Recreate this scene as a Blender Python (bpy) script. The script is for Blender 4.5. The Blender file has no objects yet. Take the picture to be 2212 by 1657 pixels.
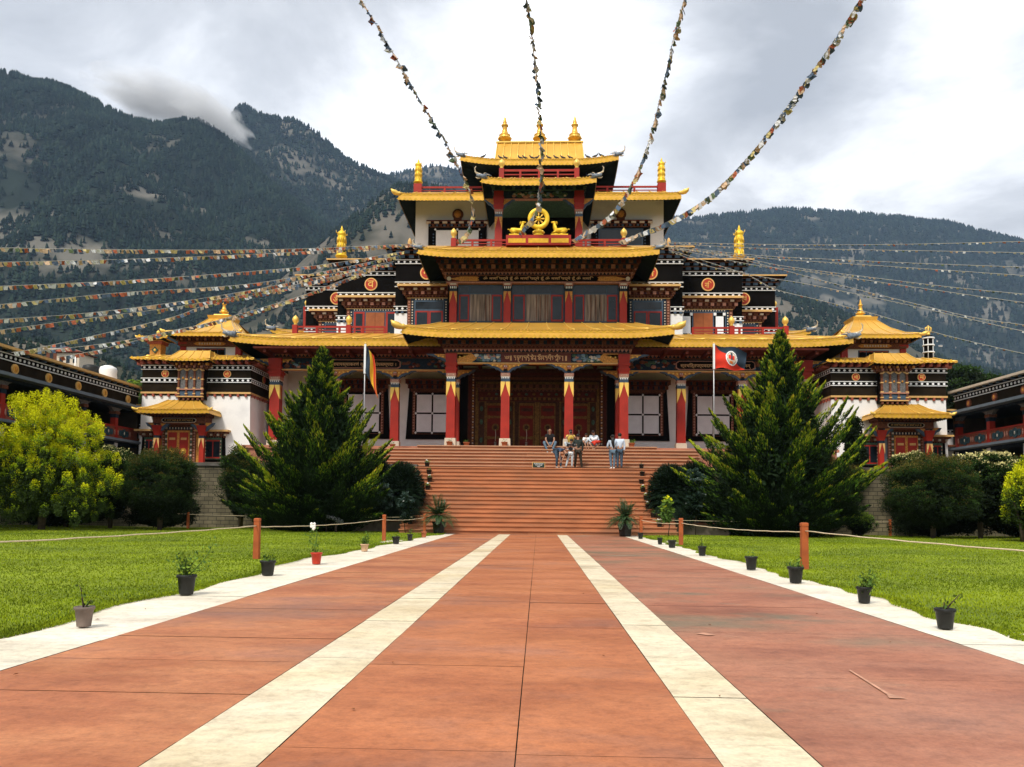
import bpy, bmesh, math, random
import numpy as np
from mathutils import Vector, Matrix
R = math.radians
rnd = random.Random(7)
rng = np.random.default_rng(7)
SC = bpy.context.scene
COL = SC.collection
# ------------------------------------------------------------------ camera
CAMH = 1.1
CR = Matrix.Rotation(R(1.94), 3, 'Z') @ Matrix.Rotation(R(93.0), 3, 'X') @ Matrix.Rotation(R(0.6), 3, 'Z')
cd = bpy.data.cameras.new('camera')
cam = bpy.data.objects.new('camera', cd)
COL.objects.link(cam)
cd.sensor_width = 36
cd.lens = 1700 * 36 / 2211
cd.shift_y = 181 / 2211
cd.clip_start = 0.1
cd.clip_end = 30000
cam.matrix_world = Matrix.Translation((0, 0, CAMH)) @ CR.to_4x4()
SC.camera = cam


def at(x, y, Y):
    "world point on the plane at distance Y seen at the photograph's point x, y"
    w = CR @ Vector(((x - 1105.5) / 1700, -(y - 828.5 - 181) / 1700, -1))
    return Vector((w.x * Y / w.y, Y, w.z * Y / w.y + CAMH))


# ------------------------------------------------------------------ light
SUN_EL, SUN_AZ = 52.0, 205.0      # azimuth clockwise from +Y (view direction): behind the viewer, to the left
W = bpy.data.worlds.new('World')
SC.world = W
W.use_nodes = True
nt = W.node_tree
nt.nodes.clear()
N = nt.nodes.new
L = nt.links.new
out = N('ShaderNodeOutputWorld')
bg = N('ShaderNodeBackground')
bg.inputs[1].default_value = 0.13
sky = N('ShaderNodeTexSky')
sky.sky_type = 'NISHITA'
sky.sun_disc = False
sky.sun_elevation = R(SUN_EL)
sky.sun_rotation = R(SUN_AZ)
tc = N('ShaderNodeTexCoord')


def dirvec(x, y):
    v = CR @ Vector(((x - 1105.5) / 1700, -(y - 828.5 - 181) / 1700, -1))
    return v.normalized()


def mathn(op, a, b=None, c=None, clamp=False):
    n = N('ShaderNodeMath')
    n.operation = op
    n.use_clamp = clamp
    for i, q in enumerate((a, b, c)):
        if q is None:
            continue
        if isinstance(q, (int, float)):
            n.inputs[i].default_value = q
        else:
            L(q, n.inputs[i])
    return n.outputs[0]


sep = N('ShaderNodeSeparateXYZ')
L(tc.outputs['Generated'], sep.inputs[0])
zz = mathn('MAXIMUM', sep.outputs[2], 0.02)
zz = mathn('ADD', zz, 0.22)
cx_ = mathn('DIVIDE', sep.outputs[0], zz)
cy_ = mathn('DIVIDE', sep.outputs[1], zz)
comb = N('ShaderNodeCombineXYZ')
L(cx_, comb.inputs[0])
L(cy_, comb.inputs[1])
n1 = N('ShaderNodeTexNoise')
n1.inputs['Scale'].default_value = 2.3
n1.inputs['Detail'].default_value = 9
n1.inputs['Roughness'].default_value = 0.58
n1.inputs['Distortion'].default_value = 0.35
L(comb.outputs[0], n1.inputs['Vector'])
n2 = N('ShaderNodeTexNoise')
n2.inputs['Scale'].default_value = 0.75
n2.inputs['Detail'].default_value = 4
L(comb.outputs[0], n2.inputs['Vector'])
dens = mathn('ADD', mathn('MULTIPLY', n1.outputs['Fac'], 0.95), mathn('MULTIPLY', n2.outputs['Fac'], 0.25))
dens = mathn('SUBTRACT', dens, 0.235)
# broad darker and brighter banks of cloud, each a direction in the sky with a width
for (px, py, width, amt) in ((1850, 250, 0.20, -0.15), (1600, 250, 0.13, -0.09), (2080, 300, 0.14, -0.10), (640, 120, 0.20, -0.12), (470, 90, 0.16, -0.06), (250, 60, .14, -.05), (1650, 60, .15, -.06), (1180, 60, .10, .06),
                             (2080, 90, 0.10, 0.22), (380, 190, 0.10, 0.12), (1330, 180, 0.16, 0.14), (900, 300, 0.14, 0.16),
                             (760, 330, 0.12, 0.12), (1650, 440, 0.12, 0.16), (2100, 470, 0.14, 0.2), (1200, 40, 0.12, 0.04)):
    d = N('ShaderNodeVectorMath')
    d.operation = 'DISTANCE'
    L(tc.outputs['Generated'], d.inputs[0])
    d.inputs[1].default_value = dirvec(px, py)
    g = mathn('POWER', 2.718, mathn('MULTIPLY', mathn('POWER', mathn('DIVIDE', d.outputs['Value'], width), 2.0), -1.0))
    dens = mathn('ADD', dens, mathn('MULTIPLY', g, amt))
ramp = N('ShaderNodeValToRGB')
cr = ramp.color_ramp
cr.elements[0].position = 0.17
cr.elements[0].color = (3.3, 3.4, 3.6, 1)
cr.elements[1].position = 0.64
cr.elements[1].color = (19, 19, 19, 1)
e = cr.elements.new(0.34)
e.color = (5.0, 5.1, 5.3, 1)
e = cr.elements.new(0.46)
e.color = (7.3, 7.4, 7.6, 1)
e = cr.elements.new(0.55)
e.color = (11.0, 11.1, 11.2, 1)
L(dens, ramp.inputs[0])
mx = N('ShaderNodeMix')
mx.data_type = 'RGBA'
mx.inputs[0].default_value = 0.97
L(sky.outputs[0], mx.inputs[6])
L(ramp.outputs[0], mx.inputs[7])
L(mx.outputs[2], bg.inputs[0])
L(bg.outputs[0], out.inputs[0])

sd = bpy.data.lights.new('sun', 'SUN')
sd.energy = 2.7
sd.angle = R(12)
sd.color = (1, 0.95, 0.86)
sun = bpy.data.objects.new('sun', sd)
COL.objects.link(sun)
# direction towards the sun
sv = Vector((math.sin(R(SUN_AZ)) * math.cos(R(SUN_EL)), math.cos(R(SUN_AZ)) * math.cos(R(SUN_EL)), math.sin(R(SUN_EL))))
sun.rotation_euler = sv.to_track_quat('Z', 'Y').to_euler()
SC.view_settings.view_transform = 'Standard'
SC.view_settings.look = 'None'
SC.view_settings.exposure = 0.42
SC.view_settings.gamma = 1
SC.view_settings.use_curve_mapping = False
SC.cycles.max_bounces = 5
SC.cycles.diffuse_bounces = 2
SC.cycles.glossy_bounces = 2
SC.cycles.transmission_bounces = 3
SC.cycles.volume_bounces = 1
SC.cycles.caustics_reflective = False
SC.cycles.caustics_refractive = False

# ------------------------------------------------------------------ materials
MAT = {}


def M(name, col, rough=0.7, metal=0.0, var=0.12, scale=2.0, bump=0.0, bscale=None, col2=None, mix2=(0.5, 0.62), s2=1.0, stretch=None, spec=0.3, detail=4):
    if name in MAT:
        return MAT[name]
    m = bpy.data.materials.new(name)
    m.use_nodes = True
    t = m.node_tree
    b = t.nodes['Principled BSDF']
    b.inputs['Roughness'].default_value = rough
    b.inputs['Metallic'].default_value = metal
    b.inputs['Specular IOR Level'].default_value = spec
    co = t.nodes.new('ShaderNodeTexCoord').outputs['Object']
    if stretch:
        mp = t.nodes.new('ShaderNodeMapping')
        mp.inputs['Scale'].default_value = stretch
        t.links.new(co, mp.inputs[0])
        co = mp.outputs[0]
    ns = t.nodes.new('ShaderNodeTexNoise')
    ns.inputs['Scale'].default_value = scale
    ns.inputs['Detail'].default_value = detail
    t.links.new(co, ns.inputs['Vector'])
    r = t.nodes.new('ShaderNodeValToRGB')
    r.color_ramp.elements[0].position = 0.3
    r.color_ramp.elements[1].position = 0.7
    r.color_ramp.elements[0].color = [c * (1 - var) for c in col] + [1]
    r.color_ramp.elements[1].color = [min(1, c * (1 + var)) for c in col] + [1]
    t.links.new(ns.outputs['Fac'], r.inputs[0])
    src = r.outputs[0]
    if col2:
        n2 = t.nodes.new('ShaderNodeTexNoise')
        n2.inputs['Scale'].default_value = s2
        n2.inputs['Detail'].default_value = 6
        t.links.new(co, n2.inputs['Vector'])
        rr = t.nodes.new('ShaderNodeValToRGB')
        rr.color_ramp.elements[0].position = mix2[0]
        rr.color_ramp.elements[1].position = mix2[1]
        t.links.new(n2.outputs['Fac'], rr.inputs[0])
        mm = t.nodes.new('ShaderNodeMix')
        mm.data_type = 'RGBA'
        t.links.new(rr.outputs[0], mm.inputs[0])
        t.links.new(src, mm.inputs[6])
        mm.inputs[7].default_value = list(col2) + [1]
        src = mm.outputs[2]
    t.links.new(src, b.inputs['Base Color'])
    if bump:
        nb = t.nodes.new('ShaderNodeTexNoise')
        nb.inputs['Scale'].default_value = bscale or scale * 4
        nb.inputs['Detail'].default_value = 5
        t.links.new(co, nb.inputs['Vector'])
        bp = t.nodes.new('ShaderNodeBump')
        bp.inputs['Strength'].default_value = bump
        bp.inputs['Distance'].default_value = 0.03
        t.links.new(nb.outputs['Fac'], bp.inputs['Height'])
        t.links.new(bp.outputs[0], b.inputs['Normal'])
    MAT[name] = m
    return m


GOLD = M('gold_paint', (0.78, 0.43, 0.070), 0.33, 0.45, 0.14, 1.1, 0.2, 7, col2=(0.62, 0.33, 0.04), mix2=(0.5, 0.8), s2=2.2)
GOLDF = M('gold_fascia', (0.66, 0.37, 0.025), 0.38, 0.2, 0.16, 5, 0.3, 14)
GOLDL = M('gold_light', (0.86, 0.56, 0.12), 0.35, 0.3, 0.10, 3)
STAT = M('gilded', (0.80, 0.52, 0.03), 0.42, 0.25, 0.10, 6, 0.1)
RED = M('red_paint', (0.33, 0.020, 0.009), 0.55, 0, 0.15, 2, 0.05)
DRED = M('dark_red_wood', (0.085, 0.018, 0.010), 0.7, 0, 0.35, 6, 0.2, spec=.1)
BRWN = M('carved_brown', (0.155, 0.058, 0.030), 0.7, 0, 0.45, 14, 0.35, spec=.1)
PINK = M('carved_pink', (0.42, 0.19, 0.13), 0.65, 0, 0.3, 16, 0.2)
BLUE = M('blue_paint', (0.05, 0.085, 0.13), 0.55, 0, 0.25, 4)
DBLUE = M('dark_blue_paint', (0.018, 0.030, 0.045), 0.6, 0, 0.35, 8, spec=0.05)
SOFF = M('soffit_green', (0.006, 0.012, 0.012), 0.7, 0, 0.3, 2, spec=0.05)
BLK = M('black_wall', (0.005, 0.004, 0.0035), 0.8, 0, 0.35, 1.2, 0.2, 14, spec=0.05)
BRBLK = M('brown_black_wall', (0.020, 0.014, 0.008), 0.85, 0, 0.35, 1.5, 0.3, 16, spec=0.05)
WHT = M('white_wash', (0.85, 0.83, 0.80), 0.8, 0, 0.04, 0.7, 0.12, 6, col2=(0.70, 0.68, 0.67), mix2=(0.55, 0.75), s2=0.8)
WHTP = M('white_paint', (0.80, 0.80, 0.79), 0.6, 0, 0.04, 3)
CREAM = M('cream_stone', (0.62, 0.52, 0.40), 0.7, 0, 0.10, 4, 0.1)
ORNG = M('carved_orange', (0.55, 0.24, 0.045), 0.6, 0, 0.35, 14, 0.3)
OCHRE = M('ochre_trim', (0.62, 0.37, 0.13), 0.6, 0, 0.12, 5)
GRN = M('carved_green', (0.05, 0.10, 0.06), 0.6, 0, 0.4, 10, 0.2)
CLOTH = M('white_cloth', (0.80, 0.81, 0.83), 0.85, 0, 0.06, 2.5, 0.25, 3)
GLASS = M('window_glass', (0.010, 0.016, 0.022), 0.1, 0, 0.5, 1.5, spec=0.35)
CURT = M('curtain', (0.24, 0.18, 0.14), 0.9, 0, 0.75, 1.0, 0.4, 5, stretch=(9, 9, 0.6))
DORNG = M('orange_door_board', (0.30, 0.085, 0.022), 0.6, 0, 0.15, 3, 0.1)
DOORR = M('door_red', (0.35, 0.025, 0.014), 0.5, 0, 0.18, 3)
GREYB = M('grey_ledge', (0.13, 0.16, 0.19), 0.7, 0, 0.15, 3)
BARK = M('bark', (0.06, 0.042, 0.028), 0.9, 0, 0.3, 8, 0.5)
BPOT = M('black_plastic', (0.012, 0.013, 0.012), 0.5, 0, 0.3, 8)
SOIL = M('soil', (0.03, 0.02, 0.013), 0.95, 0, 0.3, 20, 0.5)


# ------------------------------------------------------------------ mesh builder
class MB:
    def __init__(s):
        s.v, s.f, s.m, s.sm, s.mats = [], [], [], [], []

    def _mi(s, m):
        if m not in s.mats:
            s.mats.append(m)
        return s.mats.index(m)

    def add(s, vs, fs, m, smooth=False):
        o = len(s.v)
        s.v += [tuple(v) for v in vs]
        k = s._mi(m)
        for f in fs:
            s.f.append(tuple(i + o for i in f))
            s.m.append(k)
            s.sm.append(smooth)
        return s

    def box(s, x0, x1, y0, y1, z0, z1, m, t=0.0):
        "box; t narrows the top on x"
        if x0 > x1:
            x0, x1 = x1, x0
        vs = [(x0, y0, z0), (x1, y0, z0), (x1, y1, z0), (x0, y1, z0), (x0 + t, y0, z1), (x1 - t, y0, z1), (x1 - t, y1, z1), (x0 + t, y1, z1)]
        return s.add(vs, [(0, 3, 2, 1), (4, 5, 6, 7), (0, 1, 5, 4), (1, 2, 6, 5), (2, 3, 7, 6), (3, 0, 4, 7)], m)

    def taper(s, cx, cy, z0, z1, a0, a1, m, b0=None, b1=None):
        "square tapered block, half sizes a0 (bottom) a1 (top)"
        b0 = a0 if b0 is None else b0
        b1 = a1 if b1 is None else b1
        vs = [(cx - a0, cy - b0, z0), (cx + a0, cy - b0, z0), (cx + a0, cy + b0, z0), (cx - a0, cy + b0, z0),
              (cx - a1, cy - b1, z1), (cx + a1, cy - b1, z1), (cx + a1, cy + b1, z1), (cx - a1, cy + b1, z1)]
        return s.add(vs, [(0, 3, 2, 1), (4, 5, 6, 7), (0, 1, 5, 4), (1, 2, 6, 5), (2, 3, 7, 6), (3, 0, 4, 7)], m)

    def prism(s, pts, y0, y1, m, axis='y'):
        "polygon in (x,z) extruded on y (or in (y,z) extruded on x, or (x,y) on z)"
        n = len(pts)
        if axis == 'y':
            vs = [(p[0], y0, p[1]) for p in pts] + [(p[0], y1, p[1]) for p in pts]
        elif axis == 'x':
            vs = [(y0, p[0], p[1]) for p in pts] + [(y1, p[0], p[1]) for p in pts]
        else:
            vs = [(p[0], p[1], y0) for p in pts] + [(p[0], p[1], y1) for p in pts]
        fs = [tuple(range(n)), tuple(range(2 * n - 1, n - 1, -1))] + [(i, i + n, (i + 1) % n + n, (i + 1) % n) for i in range(n)]
        return s.add(vs, fs, m)

    def disc(s, cx, cz, r, y0, y1, m, n=12, rz=None):
        rz = rz or r
        return s.prism([(cx + r * math.cos(2 * math.pi * i / n), cz + rz * math.sin(2 * math.pi * i / n)) for i in range(n)], y0, y1, m)

    def discx(s, cy, cz, r, x0, x1, m, n=12):
        return s.prism([(cy + r * math.cos(2 * math.pi * i / n), cz + r * math.sin(2 * math.pi * i / n)) for i in range(n)], x0, x1, m, 'x')

    def lathe(s, prof, cx, cy, m, n=14, z=0.0, smooth=True):
        vs, fs = [], []
        for (r, h) in prof:
            for i in range(n):
                a = 2 * math.pi * i / n
                vs.append((cx + r * math.cos(a), cy + r * math.sin(a), z + h))
        for j in range(len(prof) - 1):
            for i in range(n):
                fs.append((j * n + i, j * n + (i + 1) % n, (j + 1) * n + (i + 1) % n, (j + 1) * n + i))
        fs.append(tuple(range(n - 1, -1, -1)))
        fs.append(tuple((len(prof) - 1) * n + i for i in range(n)))
        return s.add(vs, fs, m, smooth)

    def tube(s, path, r, m, n=6, smooth=True):
        path = [Vector(p) for p in path]
        rs = r if isinstance(r, (list, tuple)) else [r] * len(path)
        vs, fs = [], []
        up = Vector((0, 0, 1))
        for i, p in enumerate(path):
            d = (path[min(i + 1, len(path) - 1)] - path[max(i - 1, 0)])
            d = d.normalized() if d.length > 1e-9 else Vector((0, 0, 1))
            a = d.cross(up if abs(d.z) < 0.95 else Vector((0, 1, 0))).normalized()
            b = d.cross(a)
            for k in range(n):
                t = 2 * math.pi * k / n
                vs.append(p + (a * math.cos(t) + b * math.sin(t)) * rs[i])
        for j in range(len(path) - 1):
            for i in range(n):
                fs.append((j * n + i, j * n + (i + 1) % n, (j + 1) * n + (i + 1) % n, (j + 1) * n + i))
        fs.append(tuple(range(n - 1, -1, -1)))
        fs.append(tuple((len(path) - 1) * n + i for i in range(n)))
        return s.add(vs, fs, m, smooth)

    def ball(s, c, r, m, n=10, k=6):
        rx, ry, rz = r if isinstance(r, (tuple, list)) else (r, r, r)
        vs, fs = [(c[0], c[1], c[2] - rz)], []
        for j in range(1, k):
            ph = math.pi * j / k
            for i in range(n):
                a = 2 * math.pi * i / n
                vs.append((c[0] + rx * math.sin(ph) * math.cos(a), c[1] + ry * math.sin(ph) * math.sin(a), c[2] - rz * math.cos(ph)))
        vs.append((c[0], c[1], c[2] + rz))
        for i in range(n):
            fs.append((0, 1 + (i + 1) % n, 1 + i))
            fs.append((len(vs) - 1, 1 + (k - 2) * n + i, 1 + (k - 2) * n + (i + 1) % n))
        for j in range(k - 2):
            for i in range(n):
                fs.append((1 + j * n + i, 1 + j * n + (i + 1) % n, 1 + (j + 1) * n + (i + 1) % n, 1 + (j + 1) * n + i))
        return s.add(vs, fs, m, True)

    def xf(s, start, mat):
        "transform the vertices from index start"
        for i in range(start, len(s.v)):
            s.v[i] = tuple(mat @ Vector(s.v[i]))
        return s

    def build(s, name, parent=None, label=None, world=True):
        me = bpy.data.meshes.new(name)
        o0 = Vector((0, 0, 0))
        if parent is not None and world:
            q = parent
            while q is not None:
                o0 = o0 + q.location
                q = q.parent
        vs = [(v[0] - o0.x, v[1] - o0.y, v[2] - o0.z) for v in s.v] if o0.length else s.v
        me.from_pydata(vs, [], s.f)
        for m in s.mats:
            me.materials.append(m)
        me.polygons.foreach_set('material_index', s.m)
        me.polygons.foreach_set('use_smooth', s.sm)
        me.update()
        o = bpy.data.objects.new(name, me)
        COL.objects.link(o)
        if parent is not None:
            o.parent = parent
        if label:
            o['label'] = label
        return o


def tag(o, label=None, cat=None, group=None, kind=None):
    for k, v in (('label', label), ('category', cat), ('group', group), ('kind', kind)):
        if v:
            o[k] = v
    return o


def thing(name, loc, label, cat, group=None, rz=0.0):
    o = bpy.data.objects.new(name, None)
    COL.objects.link(o)
    o.empty_display_size = 0.2
    o.location = loc
    o.rotation_euler = (0, 0, rz)
    return tag(o, label, cat, group)


def copy_tree(o, parent=None):
    c = o.copy()
    COL.objects.link(c)
    c.parent = parent
    for ch in list(o.children):
        copy_tree(ch, c)
    return c


def leafmesh(name, P, A, B, mats, idx, parent=None, label=None, world=True, quad=True):
    """many small leaves: P centres, A half length vectors, B half width vectors (numpy n x 3), idx material per leaf"""
    n = len(P)
    V = np.empty((n, 4, 3), dtype=np.float32)
    V[:, 0] = P - A
    V[:, 1] = P + B
    V[:, 2] = P + A
    V[:, 3] = P - B
    V = V.reshape(-1, 3)
    o0 = Vector((0, 0, 0))
    if parent is not None and world:
        q = parent
        while q is not None:
            o0 = o0 + q.location
            q = q.parent
        V = V - np.array(o0, dtype=np.float32)
    me = bpy.data.meshes.new(name)
    me.vertices.add(4 * n)
    me.vertices.foreach_set('co', V.ravel())
    me.loops.add(4 * n)
    me.loops.foreach_set('vertex_index', np.arange(4 * n, dtype=np.int32))
    me.polygons.add(n)
    me.polygons.foreach_set('loop_start', np.arange(0, 4 * n, 4, dtype=np.int32))
    me.polygons.foreach_set('loop_total', np.full(n, 4, dtype=np.int32))
    for m in mats:
        me.materials.append(m)
    me.polygons.foreach_set('material_index', np.asarray(idx, dtype=np.int32))
    me.update(calc_edges=True)
    o = bpy.data.objects.new(name, me)
    COL.objects.link(o)
    if parent is not None:
        o.parent = parent
    if label:
        o['label'] = label
    return o


def glyphs(mb, text, cx, cz, h, y, m, width=None, depth=0.02):
    "text as solid letters facing -Y, centred on cx, cz, height h"
    c = bpy.data.curves.new('t', 'FONT')
    c.body = text
    c.align_x = 'CENTER'
    c.resolution_u = 2
    c.extrude = 0.02
    o = bpy.data.objects.new('t', c)
    COL.objects.link(o)
    bpy.context.view_layer.update()
    me = bpy.data.meshes.new_from_object(o.evaluated_get(bpy.context.evaluated_depsgraph_get()))
    vs = [v.co.copy() for v in me.vertices]
    fs = [tuple(p.vertices) for p in me.polygons]
    bpy.data.objects.remove(o)
    bpy.data.curves.remove(c)
    bpy.data.meshes.remove(me)
    if not vs:
        return
    x0, x1 = min(v.x for v in vs), max(v.x for v in vs)
    y0, y1 = min(v.y for v in vs), max(v.y for v in vs)
    k = h / (y1 - y0)
    kx = width / (x1 - x0) if width else k
    mb.add([(cx + (v.x - (x0 + x1) / 2) * kx, y - (v.z + 0.02) * depth / 0.04, cz + (v.y - (y0 + y1) / 2) * k) for v in vs], fs, m)


def stroke(mb, pts, w, y, m, ox=0, oz=0, s=1.0):
    for a, b in zip(pts[:-1], pts[1:]):
        ax, az, bx, bz = ox + a[0] * s, oz + a[1] * s, ox + b[0] * s, oz + b[1] * s
        dx, dz = bx - ax, bz - az
        l = math.hypot(dx, dz) or 1e-6
        nx, nz = -dz / l * w / 2, dx / l * w / 2
        ex, ez = dx / l * w / 3, dz / l * w / 3
        mb.prism([(ax - ex + nx, az - ez + nz), (ax - ex - nx, az - ez - nz), (bx + ex - nx, bz + ez - nz), (bx + ex + nx, bz + ez + nz)], y - 0.015, y, m)
# ------------------------------------------------------------------ architecture helpers
def lotus(mb, x, y, z, sx, s=1.0, yy=-0.3):
    "gilded bud at a roof corner curling outwards (sx = -1 or 1)"
    p = [(x - sx * .1 * s, y, z - .02 * s), (x + sx * .12 * s, y + yy * .2 * s, z), (x + sx * .30 * s, y + yy * .5 * s, z + .05 * s), (x + sx * .48 * s, y + yy * .8 * s, z + .15 * s), (x + sx * .60 * s, y + yy * s, z + .30 * s)]
    mb.tube(p, [.10 * s, .17 * s, .21 * s, .15 * s, .015], GOLDL, 9)
    mb.ball((x - sx * .02, y, z + .02), .15 * s, GOLDL, 8, 5)


def dragon(mb, x, y, z, sx, s=1.0):
    "grey and gold water-dragon head with raised trunk"
    GR = M('dragon_grey', (0.16, 0.19, 0.23), 0.5, 0, 0.5, 9)
    CR_ = M('dragon_cream', (0.62, 0.50, 0.33), 0.5, 0, 0.4, 9)
    mb.tube([(x - sx * .35 * s, y, z + .05 * s), (x, y, z + .12 * s), (x + sx * .3 * s, y - .05, z + .15 * s), (x + sx * .52 * s, y - .08, z + .22 * s)], [.24 * s, .22 * s, .15 * s, .09 * s], GR, 8)
    mb.tube([(x + sx * .1 * s, y, z + .25 * s), (x + sx * .4 * s, y - .05, z + .32 * s), (x + sx * .62 * s, y - .05, z + .5 * s), (x + sx * .66 * s, y - .05, z + .85 * s), (x + sx * .56 * s, y - .05, z + .98 * s)],
            [.12 * s, .10 * s, .07 * s, .05 * s, .03 * s], CR_, 7)
    mb.tube([(x + sx * .2 * s, y, z - .02 * s), (x + sx * .42 * s, y - .03, z - .08 * s), (x + sx * .58 * s, y - .05, z + .02 * s)], [.08 * s, .06 * s, .02 * s], CR_, 6)
    for k in range(4):
        a = .35 * k
        mb.tube([(x - sx * (.1 + .12 * k) * s, y, z + .22 * s), (x - sx * (.2 + .16 * k) * s, y, z + (.42 - .07 * k) * s), (x - sx * (.36 + .16 * k) * s, y, z + (.44 - .09 * k) * s)], [.05 * s, .035 * s, .01], GR if k % 2 else CR_, 5)
        mb.tube([(x - sx * (.1 + .1 * k) * s, y, z), (x - sx * (.16 + .14 * k) * s, y, z - (.16 - .03 * k) * s)], [.05 * s, .01], GR, 5)
    mb.ball((x + sx * .22 * s, y - .14 * s, z + .26 * s), .05 * s, WHTP, 6, 4)


def orb(mb, x, y, z, s=1.0):
    mb.lathe([(.02, 0), (.12 * s, 0), (.09 * s, .08 * s), (.10 * s, .13 * s), (.17 * s, .24 * s), (.19 * s, .34 * s), (.15 * s, .46 * s), (.06 * s, .55 * s), (.0, .62 * s)], x, y, GOLDL, 12, z)


def skirt(parent, x0, x1, y0, y1, zb, hf, ix0, ix1, iy0, iy1, zt, lift=.18, dl=2.6, ribs=.9, fin='lotus', soff=None, wall=None, name='roof', sides=(1, 1), fscale=1.0, sag=.10, closed=False, ends=True):
    """flared metal roof: eave rectangle x0..x1, y0..y1 with fascia bottom at zb and height hf; inner rectangle at zt"""
    def lf(d):
        return lift * max(0.0, 1 - d / dl) ** 2

    def ring(step):
        "eave points with (x, y, lift, tx, ty) going right side back -> front -> left side"
        pts = []
        nx = max(8, int((x1 - x0) / step))
        ny = max(4, int((y1 - y0) / step))
        for i in range(ny):
            t = i / ny
            y = y1 + (y0 - y1) * t
            pts.append((x1, y, lf(y - y0), 1.0, 1 - t))
        for i in range(nx):
            t = i / nx
            x = x1 + (x0 - x1) * t
            pts.append((x, y0, lf(min(x - x0, x1 - x)), 1 - t, 0.0))
        for i in range(ny + 1):
            t = i / ny
            y = y0 + (y1 - y0) * t
            pts.append((x0, y, lf(y - y0), 0.0, t))
        return pts
    tile = MB()
    pts = ring(.45)
    rows = []
    for sI in (0, .33, .66, 1):
        row = []
        for (x, y, l, tx, ty) in pts:
            X = x + (ix0 + (ix1 - ix0) * tx - x) * sI
            Y = y + (iy0 + (iy1 - iy0) * ty - y) * sI
            Z = (zb + hf + l) * (1 - sI) + zt * sI - sag * math.sin(math.pi * sI)
            row.append((X, Y, Z))
        rows.append(row)
    n = len(pts)
    vs = [p for r_ in rows for p in r_]
    fs = [(j * n + i, j * n + i + 1, (j + 1) * n + i + 1, (j + 1) * n + i) for j in range(3) for i in range(n - 1)]
    tile.add(vs, fs, GOLD, False)
    if closed:
        tile.add([(ix0, iy0, zt), (ix1, iy0, zt), (ix1, iy1, zt), (ix0, iy1, zt)], [(0, 1, 2, 3)], GOLD)
    # back slope
    tile.add([(x0, y1, zb + hf), (x1, y1, zb + hf), (ix1, iy1, zt), (ix0, iy1, zt)], [(0, 3, 2, 1)], GOLD)

    def surf(tx, ty, side, sI):
        if side == 'f':
            x = x0 + (x1 - x0) * tx
            y = y0
            l = lf(min(x - x0, x1 - x))
        else:
            x = x0 if side == 'l' else x1
            y = y0 + (y1 - y0) * ty
            l = lf(y - y0)
        X = x + (ix0 + (ix1 - ix0) * tx - x) * sI
        Y = y + (iy0 + (iy1 - iy0) * ty - y) * sI
        return (X, Y, (zb + hf + l) * (1 - sI) + zt * sI - sag * math.sin(math.pi * sI) + .02)
    k = max(2, round((ix1 - ix0) / ribs))
    ss = (0, .33, .66, 1)
    for i in range(k + 1):
        t = i / k
        tile.tube([surf(t, 0, 'f', q) for q in ss], .034 if ribs > .5 else .02, GOLDL, 5)
    k = max(1, round((iy1 - iy0) / ribs))
    for i in range(1, k):
        t = i / k
        for sd_ in 'lr':
            tile.tube([surf(0 if sd_ == 'l' else 1, t, sd_, q) for q in ss], .034 if ribs > .5 else .02, GOLDL, 5)
    # row of tile ends along the eave
    p2 = ring(.17)
    for (x, y, l, tx, ty) in p2:
        if ty == 0.0 and tx < 1:
            tile.box(x - .035, x + .035, y - .02, y + .05, zb + hf + l - .045, zb + hf + l + .018, GOLD)
    roof = tile.build(name, parent)
    # fascia: recessed pierced band over a scalloped board
    fb = MB()
    p3 = ring(.11)
    m_ = len(p3)

    def wallstrip(off, za, zb_, scal, mat):
        vs, fs = [], []
        for i, (x, y, l, tx, ty) in enumerate(p3):
            ox = -off if x <= x0 + 1e-6 else (off if x >= x1 - 1e-6 else 0)
            oy = -off if y <= y0 + 1e-6 else 0
            s_ = scal * (1 if i % 2 else -1)
            vs += [(x + ox, y + oy, zb + l + za + s_), (x + ox, y + oy, zb + l + zb_), (x + ox * .2, y + oy * .2 + (.0), zb + l + zb_)]
        for i in range(m_ - 1):
            fs.append((3 * i, 3 * i + 1, 3 * i + 4, 3 * i + 3))
            fs.append((3 * i + 1, 3 * i + 2, 3 * i + 5, 3 * i + 4))
        fb.add(vs, fs, mat)
    wallstrip(-.02, hf * .55, hf - .01, 0, GOLDF)
    wallstrip(.03, 0, hf * .6, .018, GOLD)
    for (x, y, l, tx, ty) in ring(.34):
        if ty == 0.0 and tx < 1:
            fb.box(x - .06, x + .06, y - .004, y + .02, zb + l + hf * .70, zb + l + hf * .82, GOLD)
            fb.prism([(x - .13, zb + l + .06), (x, zb + l + .02), (x + .13, zb + l + .06), (x, zb + l + .18)], y - .036, y - .028, GOLDF)
    fb.build('fascia', roof)
    # soffit
    sm = MB()
    if wall is None:
        wall = (ix0, ix1, iy0, iy1)
    if soff is None:
        soff = zb + .5
    wx0, wx1, wy0, wy1 = wall
    vs, fs = [], []
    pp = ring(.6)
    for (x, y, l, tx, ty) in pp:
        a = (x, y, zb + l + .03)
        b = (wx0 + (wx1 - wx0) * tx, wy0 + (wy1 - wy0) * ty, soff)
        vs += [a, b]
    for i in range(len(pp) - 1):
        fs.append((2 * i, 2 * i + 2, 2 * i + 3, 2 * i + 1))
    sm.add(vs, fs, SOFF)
    sm.build('soffit', roof)
    if fin:
        for sx, x in ((-1, x0), (1, x1)):
            if (sx == -1 and not sides[0]) or (sx == 1 and not sides[1]):
                continue
            q = MB()
            z = zb + hf + lift
            if fin == 'lotus':
                lotus(q, x, y0, z - .06, sx, fscale)
            else:
                dragon(q, x, y0, z - .1, sx, fscale)
            q.build('corner_dragon' if fin == 'dragon' else 'corner_bud', roof)
    return roof


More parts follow.
